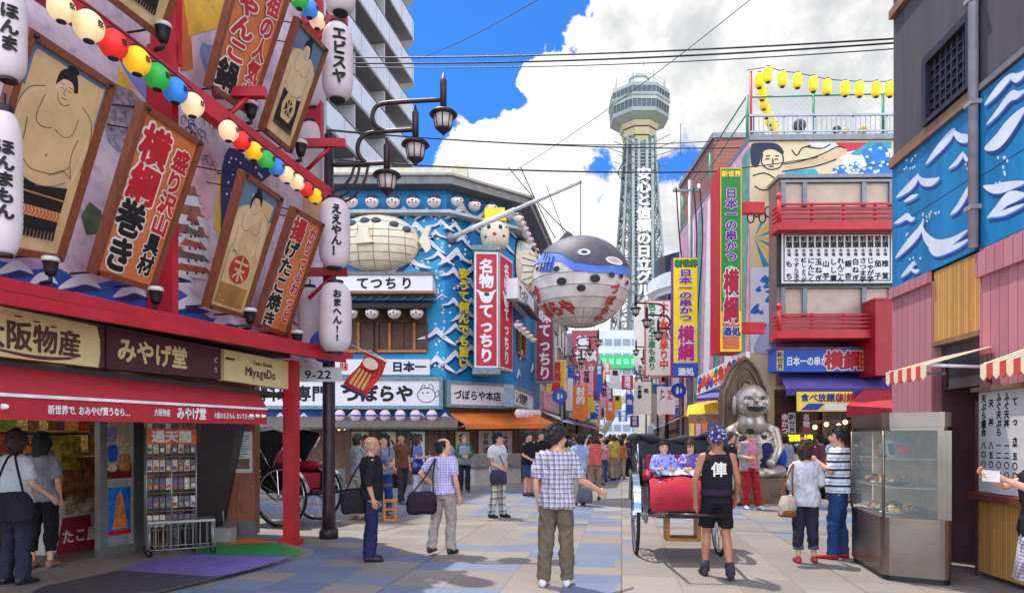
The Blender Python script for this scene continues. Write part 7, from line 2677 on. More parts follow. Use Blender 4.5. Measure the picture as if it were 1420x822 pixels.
tag(a2.build('purple_awning'), 'short purple awning below the slanting food sign', 'awning')
a3 = MB()
YC = M('cloth yellow', (232, 186, 30), .75, var=.1)
a3.slab(P(952, 577, 21), P(996, 570, 19.5), P(994, 553, 20), P(954, 562, 21.5), .03, YC)
tag(a3.build('yellow_awning'), 'yellow cloth awning hanging below the purple awning', 'awning')
sg_ = MB()
q = Fc(P(955, 600, 19.8).to_2d(), (1, -.3))
w, z0 = q.hit(1010, 600)
sg_.box(q, 0, w, 0, q.hit(955, 574)[1], -.3, 0, M('stall timber', (150, 104, 66), .6, var=.3))
for i in range(6):
 sg_.box(q, w * (i + .1) / 6, w * (i + .85) / 6, 1.2, 2.0, .001, .02, SGC[(i * 5 + 2) % 8])
tag(sg_.build('timber_stall'), 'timber fronted stall with coloured cards under the yellow awning', 'stall')
# buildings behind: round white building, brick block, pale blocks
rb = thing('rounded_building', 'white building with curved banded balconies behind the tall yellow sign', 'building', P(960, 600, 62))
c = P(985, 600, 66)
b = MB()
b.lathe((c.x, c.y, 0), [(5.4, 0), (5.4, 17.4), (5.0, 17.6), (.1, 17.6)], M('far white render', (196, 200, 204)), 28, smo=False)
b.build('wall', rb)
for k in range(4):
 b = MB()
 b.lathe((c.x, c.y, 4.6 + k * 3.6), [(5.45, 0), (5.9, .05), (5.9, 1.2), (5.45, 1.25)], M('far balcony white', (222, 222, 222), .6), 28, smo=False)
 b.build('balcony', rb)
 b = MB()
 b.lathe((c.x, c.y, 6.1 + k * 3.6), [(5.42, 0), (5.42, 1.6)], GLD, 28, smo=False)
 b.build('window_band', rb)
bb = thing('brick_building', 'narrow red brick building rising behind the green and orange sign', 'building', P(1008, 600, 40))
b = MB()
q0, q1 = P(990, 192, 40), P(1022, 192, 40)
b.cub((q0.x, 40, 0), (q1.x + 1.5, 48, q0.z), siding('red brick', (150, 84, 66), .22, horiz=True, gap=.12))
b.cub((q0.x - .1, 39.9, q0.z + .01), (q1.x + 1.6, 48.1, q0.z + .3), GREYM)
b.build('wall', bb)
for k in range(5):
 b = MB()
 b.cub((q0.x + .3, 39.93, 4 + k * 2.8), (q1.x - .2, 39.99, 5.4 + k * 2.8), GLD)
 b.build('window', bb)
for (u0, u1, vt, Y, m, lb) in [(895, 935, 410, 95, 4, 'pale far block right of the tower foot behind the white banner'), (760, 828, 470, 100, 2, 'low far block behind the restaurant side shops')]:
 q0, q1 = P(u0, vt, Y), P(u1, vt, Y)
 t = thing('far_building', lb, 'building', V((q0.x, Y, 0)), 'far blocks round the tower')
 b = MB()
 b.cub((q0.x, Y, 0), (q1.x, Y + 9, q0.z), WALLM[m])
 b.build('wall', t)
 z = 2
 while z < q0.z - 2:
  b = MB()
  n_ = max(2, int((q1.x - q0.x) // 1.8))
  for j in range(n_):
   w_j = (q1.x - q0.x - .8) / n_
   b.cub((q0.x + .4 + j * w_j, Y - .06, z), (q0.x + .4 + (j + .7) * w_j, Y - .005, z + 1.3), M('far window band', (126, 136, 142)))
  b.build('window_band', t)
  z += 2.9
# ================================================================== overhead cables
CAB = M('cable black', (30, 30, 34), .6)
def cable(a, b_, sag, label, r=.018):
 a, b_ = V(a), V(b_)
 m = MB()
 pts = []
 for i in range(25):
  t_ = i / 24
  q = a.lerp(b_, t_)
  q.z -= sag * 4 * t_ * (1 - t_)
  pts.append(q)
 m.tube(pts, r, CAB, 5)
 tag(m.build('overhead_cable'), label, 'cable', 'cables strung across the street')
cable(P(480, 80, 17), P(1240, 54, 12.5), .10, 'overhead cable crossing highest, from the apartment block to the dark building')
cable(P(480, 88, 17), P(1240, 60, 12.5), .12, 'overhead cable second from the top, between apartment block and dark building')
cable(P(480, 93, 17.5), P(1240, 68, 12.8), .14, 'overhead cable third from the top, close under the upper pair', .012)
cable(P(440, 180, 15), P(1045, 205, 21), .15, 'overhead cable passing the tower neck toward the mural')
cable(P(470, 222, 16), P(1000, 238, 19), .12, 'overhead cable passing below the tower collar', .022)
cable(P(440, 178, 14), P(1050, 190, 22), .3, 'thin overhead cable just above the tower neck cable', .012)
cable(P(580, 82, 24), P(745, 0, 14), .1, 'thin cable rising steeply from the apartment block to the top of the photo', .010)
cable(P(700, 245, 26), P(1040, 0, 15), .2, 'thin cable rising across the clouds beside the tower', .010)
cable(P(705, 232, 27), P(795, 330, 22), .1, 'cable dropping from the restaurant eave toward the fish lantern', .02)
cable(P(722, 232, 27), P(770, 330, 30), .1, 'second cable dropping behind the fish lantern', .02)
cable(P(1040, 210, 20.5), P(1236, 212, 20), .05, 'cable running across the painted fighter mural', .015)
cable(P(1000, 236, 19), P(1236, 196, 20.5), .1, 'cable slanting across the mural from the green sign', .015)
up = thing('utility_pole', 'slim grey utility pole with coiled cables behind the tall yellow sign', 'utility pole', V((P(957, 600, 23.5).x, 23.5, 0)))
b = MB()
q = V((P(957, 600, 23.5).x, 23.5, 0))
b.tube([q, q + V((0, 0, 10.4))], [.12, .08], GREYM, 8)
b.build('shaft', up)
b = MB()
b.box(WF, q.x - .6, q.x + .4, 23.42, 23.5, 10.0, 10.08, GREYM)
for dx in (-.5, .3):
 b.lathe(q + V((dx, 0, 10.08)), [(.05, 0), (.06, .1), (.04, .2)], WHITE, 8)
b.build('crossarm', up)
b = MB()
for dx in (-.5, .1, .3):
 b.tube(smooth([q + V((dx, -.1, 10.1)), q + V((dx + .1, -.1, 8.5)), q + V((dx * .6 + .1, -.1, 6.5)), q + V((.1, -.1, 4))], 4, False), .025, CAB, 5)
b.build('drop_cable', up)
# ================================================================== rickshaws
RSB = M('rickshaw lacquer', (30, 20, 24), .25, var=.1)
CHR = M('chrome', (190, 194, 200), .14, .95, var=.05)
TYR = M('tyre rubber', (28, 26, 28), .8)
HOODM = M('hood cloth', (34, 32, 40), .75, var=.3, scale=14, bump=.5)
RCL = M('red blanket', (168, 26, 44), .85, var=.12, scale=5, bump=.3)
BRS = M('footstool wood', (176, 116, 50), .45, var=.15)
def wheel(t, mx, x, r):
 b = MB(mx)
 b.tube([(x, r * math.cos(a * math.pi / 16), r + r * math.sin(a * math.pi / 16)) for a in range(33)], .024, TYR, 8, False)
 w = b.build('wheel', t)
 b = MB(mx)
 b.tube([(x, (r - .04) * math.cos(a * math.pi / 16), r + (r - .04) * math.sin(a * math.pi / 16)) for a in range(33)], .018, CHR, 6, False)
 b.build('rim', w)
 b = MB(mx)
 for k in range(20):
  a = k * math.pi / 10
  b.tube([(x + (.05 if k % 2 else -.05), .03 * math.cos(a), r + .03 * math.sin(a)), (x, (r - .05) * math.cos(a + .15), r + (r - .05) * math.sin(a + .15))], .005, CHR, 4)
 b.build('spokes', w)
 b = MB(mx)
 b.lathe((x - .07, 0, r), [(.02, 0), (.05, .02), (.05, .12), (.02, .14)], CHR, 12, (1, 0, 0))
 b.build('hub', w)
def rickshaw(o, yaw, label, hood_down, blanket, hoodtop=1.5, track=.56, r=.53):
 mx = Matrix.Translation(V(o)) @ Matrix.Rotation(yaw, 4, 'Z')
 t = thing('rickshaw', label, 'rickshaw', o, 'rickshaws with spoked wheels')
 for s in (-1, 1):
  wheel(t, mx, s * track, r)
 b = MB(mx)
 for s in (-1, 1):
  b.tube(smooth([(s * .42, .35, .62), (s * .42, -.2, .58), (s * .40, -.75, .60), (s * .36, -1.3, .68), (s * .33, -1.75, .72)], 4, False), .024, RSB, 8)
 b.tube([(-.33, -1.75, .72), (.33, -1.75, .72)], .022, RSB, 8)
 b.build('shafts', t)
 b = MB(mx)
 b.tube([(-track, 0, r), (track, 0, r)], .025, CHR, 8)
 for s in (-1, 1):
  b.tube(smooth([(s * .44, .45, .62), (s * .44, .2, .45), (s * .44, 0, .50), (s * .44, -.25, .45), (s * .44, -.45, .60)], 3, False), .02, CHR, 6)
 b.build('axle_springs', t)
 b = MB(mx)
 fr_ = lambda s: Fr((s * .42 - .02 * s, 0, 0), (0, 1, 0), (0, 0, 1), (s, 0, 0))
 for s in (-1, 1):
  b.prism(fr_(s), [(p_.x, p_.y) for p_ in smooth([V((-.52, .62)), V((.42, .60)), V((.52, .85)), V((.50, 1.25)), V((.38, 1.28)), V((.25, 1.05)), V((-.15, .98)), V((-.35, .78))], 3)], 0, .04, RSB)
 b.cub((-.41, -.55, .58), (.41, .42, .63), RSB)
 b.cub((-.41, .40, .62), (.41, .46, 1.25), RSB)
 b.cub((-.36, -.85, .58), (.36, -.54, .61), RSB)
 b.build('body', t)
 b = MB(mx)
 REDS = M('seat red', (160, 24, 40), .6, var=.1)
 b.box(Fr((0, 0, 0), (1, 0, 0), (0, 1, 0), (0, 0, 1)), -.40, .40, -.18, .38, .64, .92, REDS)
 for s in (-1, 1):
  b.ell((s * .40, .05, 1.06), .07, .27, .09, REDS, 10, 8)
 b.box(Fr((0, 0, 0), (1, 0, 0), (0, 1, 0), (0, 0, 1)), -.39, .39, .28, .395, .925, 1.34, REDS)
 b.build('seat', t)
 for s in (-1, 1):
  b = MB(mx)
  L_, R_ = [], []
  for a in range(15, 176, 12):
   c_, s_ = math.cos(R(a)), math.sin(R(a))
   L_.append(V((s * (track - .03), (r + .06) * c_, r + (r + .06) * s_)))
   R_.append(V((s * (track + .06), (r + .06) * c_, r + (r + .06) * s_)))
  n = len(L_)
  b.add(L_ + R_, [(i, i + 1, n + i + 1, n + i) for i in range(n - 1)], CHR, True)
  b.build('mudguard', t)
 b = MB(mx)
 if hood_down:
  for j, (y0, z0, y1, z1) in enumerate([(.42, 1.28, .60, 1.52), (.48, 1.27, .72, 1.48), (.52, 1.22, .82, 1.40)]):
   pts = smooth([(-.47, y0 - .06, z0 - .3), (-.55, y1 - .08, z1 - .05), (-.50, y1, z1 + .10), (-.2, y1 + .03, z1 + .03), (.2, y1 + .03, z1 + .03), (.50, y1, z1 + .10), (.55, y1 - .08, z1 - .05), (.47, y0 - .06, z0 - .3)], 4, False)
   b.tube(pts, [.05 + .03 * math.sin(i * 1.3 + j) for i in range(len(pts))], HOODM, 8)
  b.add([V((-.5, .45, 1.05)), V((.5, .45, 1.05)), V((.52, .62, 1.55)), V((-.52, .62, 1.55)), V((-.5, .80, 1.1)), V((.5, .80, 1.1)), V((.52, .84, 1.45)), V((-.52, .84, 1.45))], [(0, 1, 2, 3), (5, 4, 7, 6), (0, 3, 7, 4), (1, 5, 6, 2), (3, 2, 6, 7), (0, 4, 5, 1)], HOODM)
 else:
  ribs = []
  for a in range(0, 6):
   q = R(62 + a * 24)
   ribs.append([V((x * (1.0), .28 + .62 * -math.cos(q) * -1 * -1 if False else .25 - .72 * math.cos(q), 1.05 + .78 * math.sin(q) * (1 - .12 * (x / .5) ** 2))) for x in (-.5, -.45, -.3, 0, .3, .45, .5)])
  vs = [p_ for rr in ribs for p_ in rr]
  n = 7
  b.add(vs, [(i * n + j, i * n + j + 1, (i + 1) * n + j + 1, (i + 1) * n + j) for i in range(5) for j in range(n - 1)], HOODM, True)
  for s, k in ((-1, 0), (1, 6)):
   b.add([rr[k] for rr in ribs] + [V((s * .5, .3, 1.0))], [(i, i + 1, 6) for i in range(5)], HOODM, True)
 b.build('hood', t)
 b = MB(mx)
 for s in (-1, 1):
  b.tube([(s * .49, .25, 1.0), (s * .53, .02, 1.5) if hood_down else (s * .5, -.1, 1.6)], .014, CHR, 6)
  b.tube([(s * .49, .25, 1.0), (s * .53, .55, 1.5)], .014, CHR, 6)
 b.build('hood_stay', t)
 if blanket:
  b = MB(mx)
  prof = [(.02, 1.06), (-.16, 1.09), (-.36, 1.05), (-.50, .94), (-.56, .78), (-.58, .64)]
  n = 17
  vs = []
  for (y, z) in prof:
   for j in range(n):
    x = -.40 + .80 * j / (n - 1)
    w_ = .012 * math.sin(j * 1.9 + z * 9) * (1.2 - z)
    vs.append(V((x * (1.0 + .10 * (1.1 - z)), y - w_ + .05 * (abs(x) / .4) ** 3, z - .05 * (abs(x) / .4) ** 4 + .02 * math.cos(x * 12) * (z > 1))))
  b.add(vs, [(i * n + j, i * n + j + 1, (i + 1) * n + j + 1, (i + 1) * n + j) for i in range(len(prof) - 1) for j in range(n - 1)], RCL, True)
  b.build('blanket', t)
 return t, mx
RK, RKM = rickshaw(G(940, 768).xyz + V((0, .05, 0)), R(-6), 'occupied rickshaw with folded black hood and red blanket facing its puller', True, True)
b = MB(RKM)
fs_ = Fr((0, -.62, 0), (1, 0, 0), (0, 0, 1), (0, -1, 0))
for (x0, x1, y0, y1) in ((-.22, -.17, .30, .56), (.17, .22, .30, .56), (-.22, .22, .26, .30), (-.22, .22, .56, .585)):
 b.box(fs_, x0, x1, y0, y1, -.3, 0, BRS)
b.build('foot_box', RK)
rickshaw(V((-3.95, 12.75, 0)), R(72), 'empty parked rickshaw with raised black hood behind the red shop post', False, False)
# ================================================================== people
TS = bpy.data.scenes.new('workbench')
def remesh(mb, vox, it=3, wr=0.0, ws=9.0, seed=0):
 """fuse a set of closed shapes into one continuous surface"""
 me = bpy.data.meshes.new('fuse')
 me.from_pydata(mb.v, [], mb.f)
 o = bpy.data.objects.new('fuse', me)
 TS.collection.objects.link(o)
 m = o.modifiers.new('r', 'REMESH')
 m.mode = 'VOXEL'
 m.voxel_size = vox
 m.adaptivity = 0
 s = o.modifiers.new('s', 'SMOOTH')
 s.iterations = it
 s.factor = .5
 with bpy.context.temp_override(scene=TS, view_layer=TS.view_layers[0]):
  dg = bpy.context.evaluated_depsgraph_get()
  dg.update()
 e = bpy.data.meshes.new_from_object(o.evaluated_get(dg))
 vs = [v.co.copy() for v in e.vertices]
 if wr:
  ns = [v.normal.copy() for v in e.vertices]
  sd_ = V((seed * 3.7, seed * 1.3, 0))
  vs = [v + n * max(-.006, wr * (noise.noise(V((v.x * ws, v.y * ws, v.z * ws * .55)) + sd_) + .7 * (.5 - abs(noise.noise(V((v.x * ws * 2.2, v.y * ws * 2.2, v.z * ws * 1.3)) + sd_)) * 2))) for v, n in zip(vs, ns)]
 fs = [tuple(p.vertices) for p in e.polygons]
 bpy.data.objects.remove(o)
 bpy.data.meshes.remove(me)
 bpy.data.meshes.remove(e)
 return vs, fs
SKN = [M('skin %d' % i, c, .5, var=.05, scale=8) for i, c in enumerate([(206, 152, 122), (190, 132, 100), (220, 170, 142), (170, 112, 80)])]
EYE = M('eye dark', (26, 20, 20), .3)
LIP = M('lip', (170, 92, 84), .5)
HAIRM = {'black': M('hair black', (24, 20, 20), .75, var=.3, scale=30), 'brown': M('hair brown', (62, 38, 28), .75, var=.3, scale=30), 'grey': M('hair grey', (120, 116, 112), .5, var=.3, scale=30), 'stubble': M('hair stubble', (150, 118, 100), .7, var=.2, scale=40)}
def cloth(name, c, var=.10):
 return M('cloth ' + name, tuple(x * .88 for x in c), .88, var=var, scale=7, bump=.2, bscale=60, spec=.2)
def person(pos, yaw, h, label, shirt, trousers, shoes='black', hair='black', style='short', arms=None, legs=None, lean=0, twist=0, hyaw=0, hpitch=0, sleeve=.5, hem=.86, leglen=.95, skin=0, fem=False,
           group=None, detail=True, extra=None, belly=0, loose=0.0, wide=1.0, low=False, legw=1.0, noshoe=False, skirt=None):
 k = h / 1.70
 mx = Matrix.Translation(V(pos)) @ Matrix.Rotation(R(yaw), 4, 'Z') @ Matrix.Scale(k, 4)
 sw = (.142 if fem else .158) * wide
 vx = (.012 if not low else .022)
 Rl = Matrix.Rotation(R(lean), 4, 'X')
 Rt = Matrix.Rotation(R(twist), 4, 'Z')
 piv = V((0, 0, .95))
 def up(p):
  return piv + (Rl @ (Rt @ (V(p) - piv)))
 sh = {s: up((s * sw, .0, 1.375)) for s in (-1, 1)}
 arms = arms or {}
 legs = legs or {}
 A = {}
 for s in (-1, 1):
  e, w = arms.get(s, ((s * .05, .02, -.285), (s * .045, -.06, -.535)))
  A[s] = (sh[s], sh[s] + V(e), sh[s] + V(w))
 Lg = {}
 for s in (-1, 1):
  kn, an = legs.get(s, ((s * .10, -.015, .49), (s * .105, .02, .085)))
  Lg[s] = (V((s * .085, 0, .90)), V(kn), V(an))
 fd = {s: (Lg[s][2] - Lg[s][1]) for s in (-1, 1)}
 def rings(infl, z0, z1, neck=True):
  prof = [(.80, .145, .10, 0), (.88, .158 + .012 * fem, .112, 0), (.96, .158 + .008 * fem, .112, -.004), (1.06, .140 - .012 * fem, .104, -.006), (1.16, .148 - .008 * fem, .110, -.008), (1.27, .168 * (sw / .168) ** .5, .116, -.006), (1.35, .172 * sw / .168, .105, 0), (1.405, .125, .085, .004), (1.44, .07, .066, .006)]
  out = []
  zs = [z0] + [p_[0] for p_ in prof if z0 + .02 < p_[0] < z1 - .01] + [z1]
  for z in zs:
   for a, c in zip(prof, prof[1:]):
    if a[0] <= z <= c[0] or (z < prof[0][0] and a is prof[0]) or (z > prof[-1][0] and c is prof[-1]):
     t_ = max(0, min(1, (z - a[0]) / (c[0] - a[0])))
     rx, ry, yo = [a[i] + (c[i] - a[i]) * t_ for i in (1, 2, 3)]
     break
   fl = .016 * max(0, min(1, (1.04 - z) / .16)) if infl > .015 else 0
   rx, ry = rx + fl, ry + fl
   bb = belly * math.exp(-((z - 1.05) / .12) ** 2)
   ch = (.018 * math.exp(-((z - 1.24) / .06) ** 2)) if fem else 0
   out.append([up((math.cos(q) * (rx * wide + infl), math.sin(q) * (ry + infl + (bb + ch) * (math.sin(q) < 0)) + yo, z)) for q in [2 * math.pi * i / 20 for i in range(20)]])
  return out
 S_ = SKN[skin]
 # ---- body
 b = MB()
 b.loft(rings(-.008, .82, 1.44), S_)
 hr = Matrix.Rotation(R(hyaw), 4, 'Z') @ Matrix.Rotation(R(hpitch), 4, 'X')
 nb = up((0, .008, 1.43))
 hc0 = up((0, -.012, 1.570))
 HR = Rl @ Rt @ hr if abs(lean) < 25 else hr
 def hd(p):
  return hc0 + (HR @ V(p)) * 1.06
 b.tube([up((0, .012, 1.37)), nb, hd((0, .012, -.06))], [.075, .060, .056], S_, 14)
 hp = [(-.118, .020, .026, -.040), (-.108, .040, .045, -.030), (-.085, .055, .068, -.018), (-.05, .066, .086, -.006), (-.01, .072, .094, 0), (.04, .075, .098, .002), (.075, .068, .090, .006), (.10, .050, .066, .008), (.115, .024, .032, .008)]
 if detail or True:
  b.loft([[hd((rx * math.cos(q), ry * math.sin(q) + yo, z)) for q in [2 * math.pi * i / 18 for i in range(18)]] for z, rx, ry, yo in hp], S_)
  b.tube([hd((0, -.092, .022)), hd((0, -.107, -.018)), hd((0, -.092, -.032))], [.009, .0155, .012], S_, 8)
  b.ell(hd((0, -.088, -.10)), .022, .018, .016, S_, 8, 6)
  for s in (-1, 1):
   b.ell(hd((s * .076, .012, -.012)), .012, .022, .033, S_, 8, 6)
   b.ell(hd((s * .040, -.070, -.028)), .026, .022, .022, S_, 8, 6)
 for s in (-1, 1):
  s0, e, w = A[s]
  m1 = s0.lerp(e, .4)
  m2 = e.lerp(w, .3)
  t_ = .88 if fem else 1.0
  b.tube([s0 + V((-s * .03, 0, .0)), s0, m1, e, m2, w], [.05 * t_, .052 * t_, .046 * t_, .038 * t_, .041 * t_, .027 * t_], S_, 12)
  hp_, kn, an = Lg[s]
  cal = kn.lerp(an, .32) + V((0, .012, 0))
  lw = (.94 if fem else 1.0) * legw
  b.tube([hp_ + V((0, 0, .03)), hp_.lerp(kn, .3), hp_.lerp(kn, .75), kn, cal, kn.lerp(an, .75), an], [.083 * lw, .080 * lw, .062 * lw, .053 * lw, .056 * lw, .040 * lw, .038 * lw], S_, 14)
  # hand: palm along the forearm
  d = (w - e).normalized()
  b.tube([w - d * .02, w + d * .03, w + d * .085], [.026, .036, .030], S_, 10)
  f = V((0, -1, 0))
  yv = V((math.sin(0), -1, 0))
  b.tube([an + V((0, .045, -.05)), an + V((0, -.03, -.048)), an + V((s * .012, -.15, -.058))], [.032, .036, .024], S_, 10)
 vs, fs = remesh(b, vx, 2)
 b = MB(mx)
 b.add(vs, fs, S_, True)
 for s in (-1, 1):
  if low:
   break
  s0, e, w = A[s]
  d = (w - e).normalized()
  inn = V((-s, 0, 0))
  inn = (inn - d * inn.dot(d)).normalized()
  sp = d.cross(inn)
  if sp.y > 0:
   sp = -sp
  for i, ln in enumerate((.066, .076, .072, .056)):
   o = w + d * .078 + sp * (.027 - .018 * i)
   b.tube([o - d * .015, o + d * ln * .45 + inn * .005, o + d * ln * .8 + inn * .022, o + d * ln * .92 + inn * .036], [.0105, .0098, .0088, .0065], S_, 6)
  o = w + d * .028 + sp * .030
  b.tube([o - d * .01 - sp * .01, o + d * .025 + sp * .020 + inn * .012, o + d * .058 + sp * .022 + inn * .026], [.0125, .011, .008], S_, 6)
 if detail:
  for s in (-1, 1):
   b.ell(hd((s * .030, -.0875, .012)), .0125, .006, .0058, M('eye white', (206, 200, 194), .4), 8, 5, HR.to_3x3())
   b.ell(hd((s * .030, -.0915, .012)), .0062, .004, .0060, EYE, 8, 5, HR.to_3x3())
   b.tube([hd((s * .016, -.092, .030)), hd((s * .032, -.093, .036)), hd((s * .048, -.081, .030))], [.003, .0045, .0025], HAIRM['black' if hair != 'grey' else 'grey'], 5)
  b.ell(hd((0, -.090, -.062)), .022, .008, .0055, LIP, 10, 5, HR.to_3x3())
 root = thing('person', label, 'person', pos, group)
 b.build('body', root)
 # ---- hair
 def hairshell(fn, scale, mat, name='hair', rag=.004):
  m = MB(mx)
  nu, nv = (22, 14) if low else (44, 30)
  P_ = {}
  vs, fs = [], []
  for i in range(nv + 1):
   th = math.pi * i / nv
   for j in range(nu):
    ph = 2 * math.pi * j / nu
    q = V((.078 * math.sin(th) * math.cos(ph), .101 * math.sin(th) * math.sin(ph) + .004, .122 * math.cos(th)))
    q = q * (scale + rag * 8 * (noise.noise(q * 30 + V(pos)) + .7 * noise.noise(q * 75 + V(pos))))
    vs.append(q)
  for i in range(nv):
   for j in range(nu):
    idx = (i * nu + j, i * nu + (j + 1) % nu, (i + 1) * nu + (j + 1) % nu, (i + 1) * nu + j)
    c_ = sum((vs[x] for x in idx), V()) / 4
    if fn(c_):
     fs.append(idx[::-1])
  m.add([hd(q) for q in vs], fs, mat, True)
  if not low and rag > .003 and fs:
   rr2 = random.Random(len(_people))
   for _ in range(90):
    q = vs[rr2.choice(fs)[0]]
    dn = V((rr2.uniform(-.5, .5), q.y * 3 + .15, -1)).normalized()
    n_ = q.normalized()
    t_ = (dn - n_ * dn.dot(n_)).normalized()
    m.tube([hd(q * .96), hd(q * 1.03 + t_ * .018), hd(q * 1.0 + t_ * .045 + n_ * rr2.uniform(-.004, .010))], [.012, .010, .002], mat, 5)
  return m
 hm = HAIRM[hair]
 short = lambda c: c.z > (.055 if c.y < -.062 else (.0 - c.y * .9 if c.y < 0 else -.01 - c.y * .75))
 if style in ('short', 'long', 'pony', 'bob'):
  fn = short if style == 'short' else (lambda c: c.z > (.052 if c.y < -.05 and abs(c.x) < .06 else -.12 if c.y > -.02 else -.03))
  m = hairshell(fn, 1.16, hm, rag=.013)
  if style == 'long':
   m.loft([[hd((math.cos(q) * rx, y + math.sin(q) * ry, z)) for q in [2 * math.pi * i / 12 for i in range(12)]] for rx, ry, y, z in ((.05, .04, .05, .08), (.082, .06, .05, 0), (.088, .06, .055, -.1), (.085, .045, .065, -.2), (.05, .02, .07, -.27))], hm)
  if style == 'pony':
   m.tube([hd((0, .09, .03)), hd((0, .14, .02)), hd((0, .155, -.08)), hd((0, .14, -.2))], [.02, .035, .03, .006], hm, 10)
  m.build('hair', root)
 elif style == 'balding':
  hairshell(lambda c: c.y > -.03 and c.z < .085 and c.z > -.02 - c.y * .8, 1.07, hm, rag=.005).build('hair', root)
 elif style == 'shaved':
  hairshell(lambda c: c.y > -.04 and -.05 < c.z < .05, 1.035, hm, rag=.001).build('hair', root)
 elif style.startswith('cap'):
  hairshell(lambda c: c.y > -.03 and c.z > -.06 and (c.y > .01 or c.z > -.02), 1.06, hm).build('hair', root)
  cm_ = {'cap': cloth('cap navy', (40, 36, 70)), 'capb': cloth('cap black', (30, 28, 30)), 'capg': cloth('cap green', (40, 90, 66)), 'capw': cloth('cap pale', (200, 196, 186))}[style]
  m = hairshell(lambda c: c.z > .035, 1.14, cm_, rag=.001)
  f_ = Fr(hd((0, 0, .045)), HR.to_3x3() @ V((1, 0, 0)), HR.to_3x3() @ V((0, -1, -.12)), HR.to_3x3() @ V((0, 0, 1)))
  m.prism(f_, [(p_.x, p_.y) for p_ in smooth([V((-.07, .07)), V((-.068, .13)), V((0, .175)), V((.068, .13)), V((.07, .07)), V((0, .09))], 3)], -.004, .006, cm_)
  m.build('cap', root)
 elif style == 'bandana':
  def bp(t, x, y, z, tc):
   n = t.n('ShaderNodeTexVoronoi', {'Vector': tc, 'Scale': 34.0}).outputs['Color']
   v = t.n('ShaderNodeSeparateXYZ', {0: n}).outputs[0]
   return t.mix(t.m('GREATER_THAN', v, .6), lin((40, 44, 96)), t.mix(t.m('GREATER_THAN', v, .8), lin((176, 170, 190)), lin((104, 34, 60))))
  bm2 = pattern('bandana print', bp)
  m = hairshell(lambda c: c.z > -.01 + c.y * -.25, 1.15, bm2, rag=.004)
  m.tube([hd((.01, .11, .0)), hd((.03, .16, -.02)), hd((.05, .15, -.08))], [.02, .03, .01], bm2, 8)
  m.tube([hd((-.01, .11, .0)), hd((-.04, .15, -.03)), hd((-.05, .14, -.07))], [.02, .025, .01], bm2, 8)
  m.build('bandana', root)
 # ---- clothes
 lo = .018 + loose
 if shirt:
  b = MB()
  b.loft(rings(lo, hem, 1.425), shirt)
  for s in (-1, 1):
   s0, e, w = A[s]
   if sleeve <= 0:
    continue
   pts, rs_ = [s0 + V((-s * .07, 0, .012)), s0 + V((-s * .012, 0, -.004)), s0.lerp(e, .18)], [.058, .066, .066 + loose * .5]
   if sleeve <= 1:
    pts.append(s0.lerp(e, sleeve))
    rs_.append(.060 + loose * .6)
   else:
    pts += [s0.lerp(e, .6), e, e.lerp(w, sleeve - 1)]
    rs_ += [.062 + loose * .6, .055 + loose * .6, .044 + loose * .5]
   b.tube(pts, rs_, shirt, 14)
  vs, fs = remesh(b, vx, 1, .024, 8, seed=len(_people))
  m = MB(mx)
  m.add(vs, fs, shirt, True)
  m.build('shirt', root)
 if trousers:
  b = MB()
  b.loft(rings(.003, .80, 1.0), trousers)
  for s in (-1, 1):
   hp_, kn, an = Lg[s]
   cal = kn.lerp(an, .35) + V((0, .008, 0))
   T = [(hp_ + V((-s * .005, 0, -.0)), .088), (hp_.lerp(kn, .35), .090), (kn, .075 + loose * .5), (cal, .072 + loose * .6), (an + V((0, 0, -.02)), .066 + loose * .6)]
   if leglen < .3:
    T = T[:1] + [(hp_.lerp(kn, leglen * 3.0), .094 + loose)]
   elif leglen < .55:
    T = T[:2] + [(hp_.lerp(kn, leglen * 1.9), .092 + loose)]
   elif leglen < .9:
    T = T[:4] + [(kn.lerp(an, (leglen - .5) * 2), .064)]
   b.tube([a for a, _ in T], [r_ for _, r_ in T], trousers, 14)
  vs, fs = remesh(b, vx, 1, .024, 7, seed=len(_people) + 5)
  m = MB(mx)
  m.add(vs, fs, trousers, True)
  m.build('shorts' if leglen < .55 else 'trousers', root)
 if skirt:
  b = MB()
  rg2 = []
  for i, (z, r_) in enumerate(((1.02, .155), (.9, .19), (.7, .22), (skirt[1], .26))):
   rg2.append([V((math.cos(q) * r_ * (1 + .05 * math.sin(q * 7) * i / 3), math.sin(q) * r_ * .8 * (1 + .05 * math.sin(q * 7) * i / 3), z)) for q in [2 * math.pi * j / 40 for j in range(40)]])
  m = MB(mx)
  m.loft(rg2, skirt[0])
  m.build('skirt', root)
 SHM = {'black': M('shoe black', (28, 26, 28), .5), 'brown': M('shoe brown', (70, 44, 34), .5), 'white': M('shoe white', (206, 204, 200), .6), 'red': M('shoe red', (170, 40, 44), .5), 'tabi': M('tabi dark', (44, 38, 48), .8), 'tan': M('sandal tan', (150, 110, 80), .7), 'blue': M('shoe blue', (40, 60, 110), .6)}
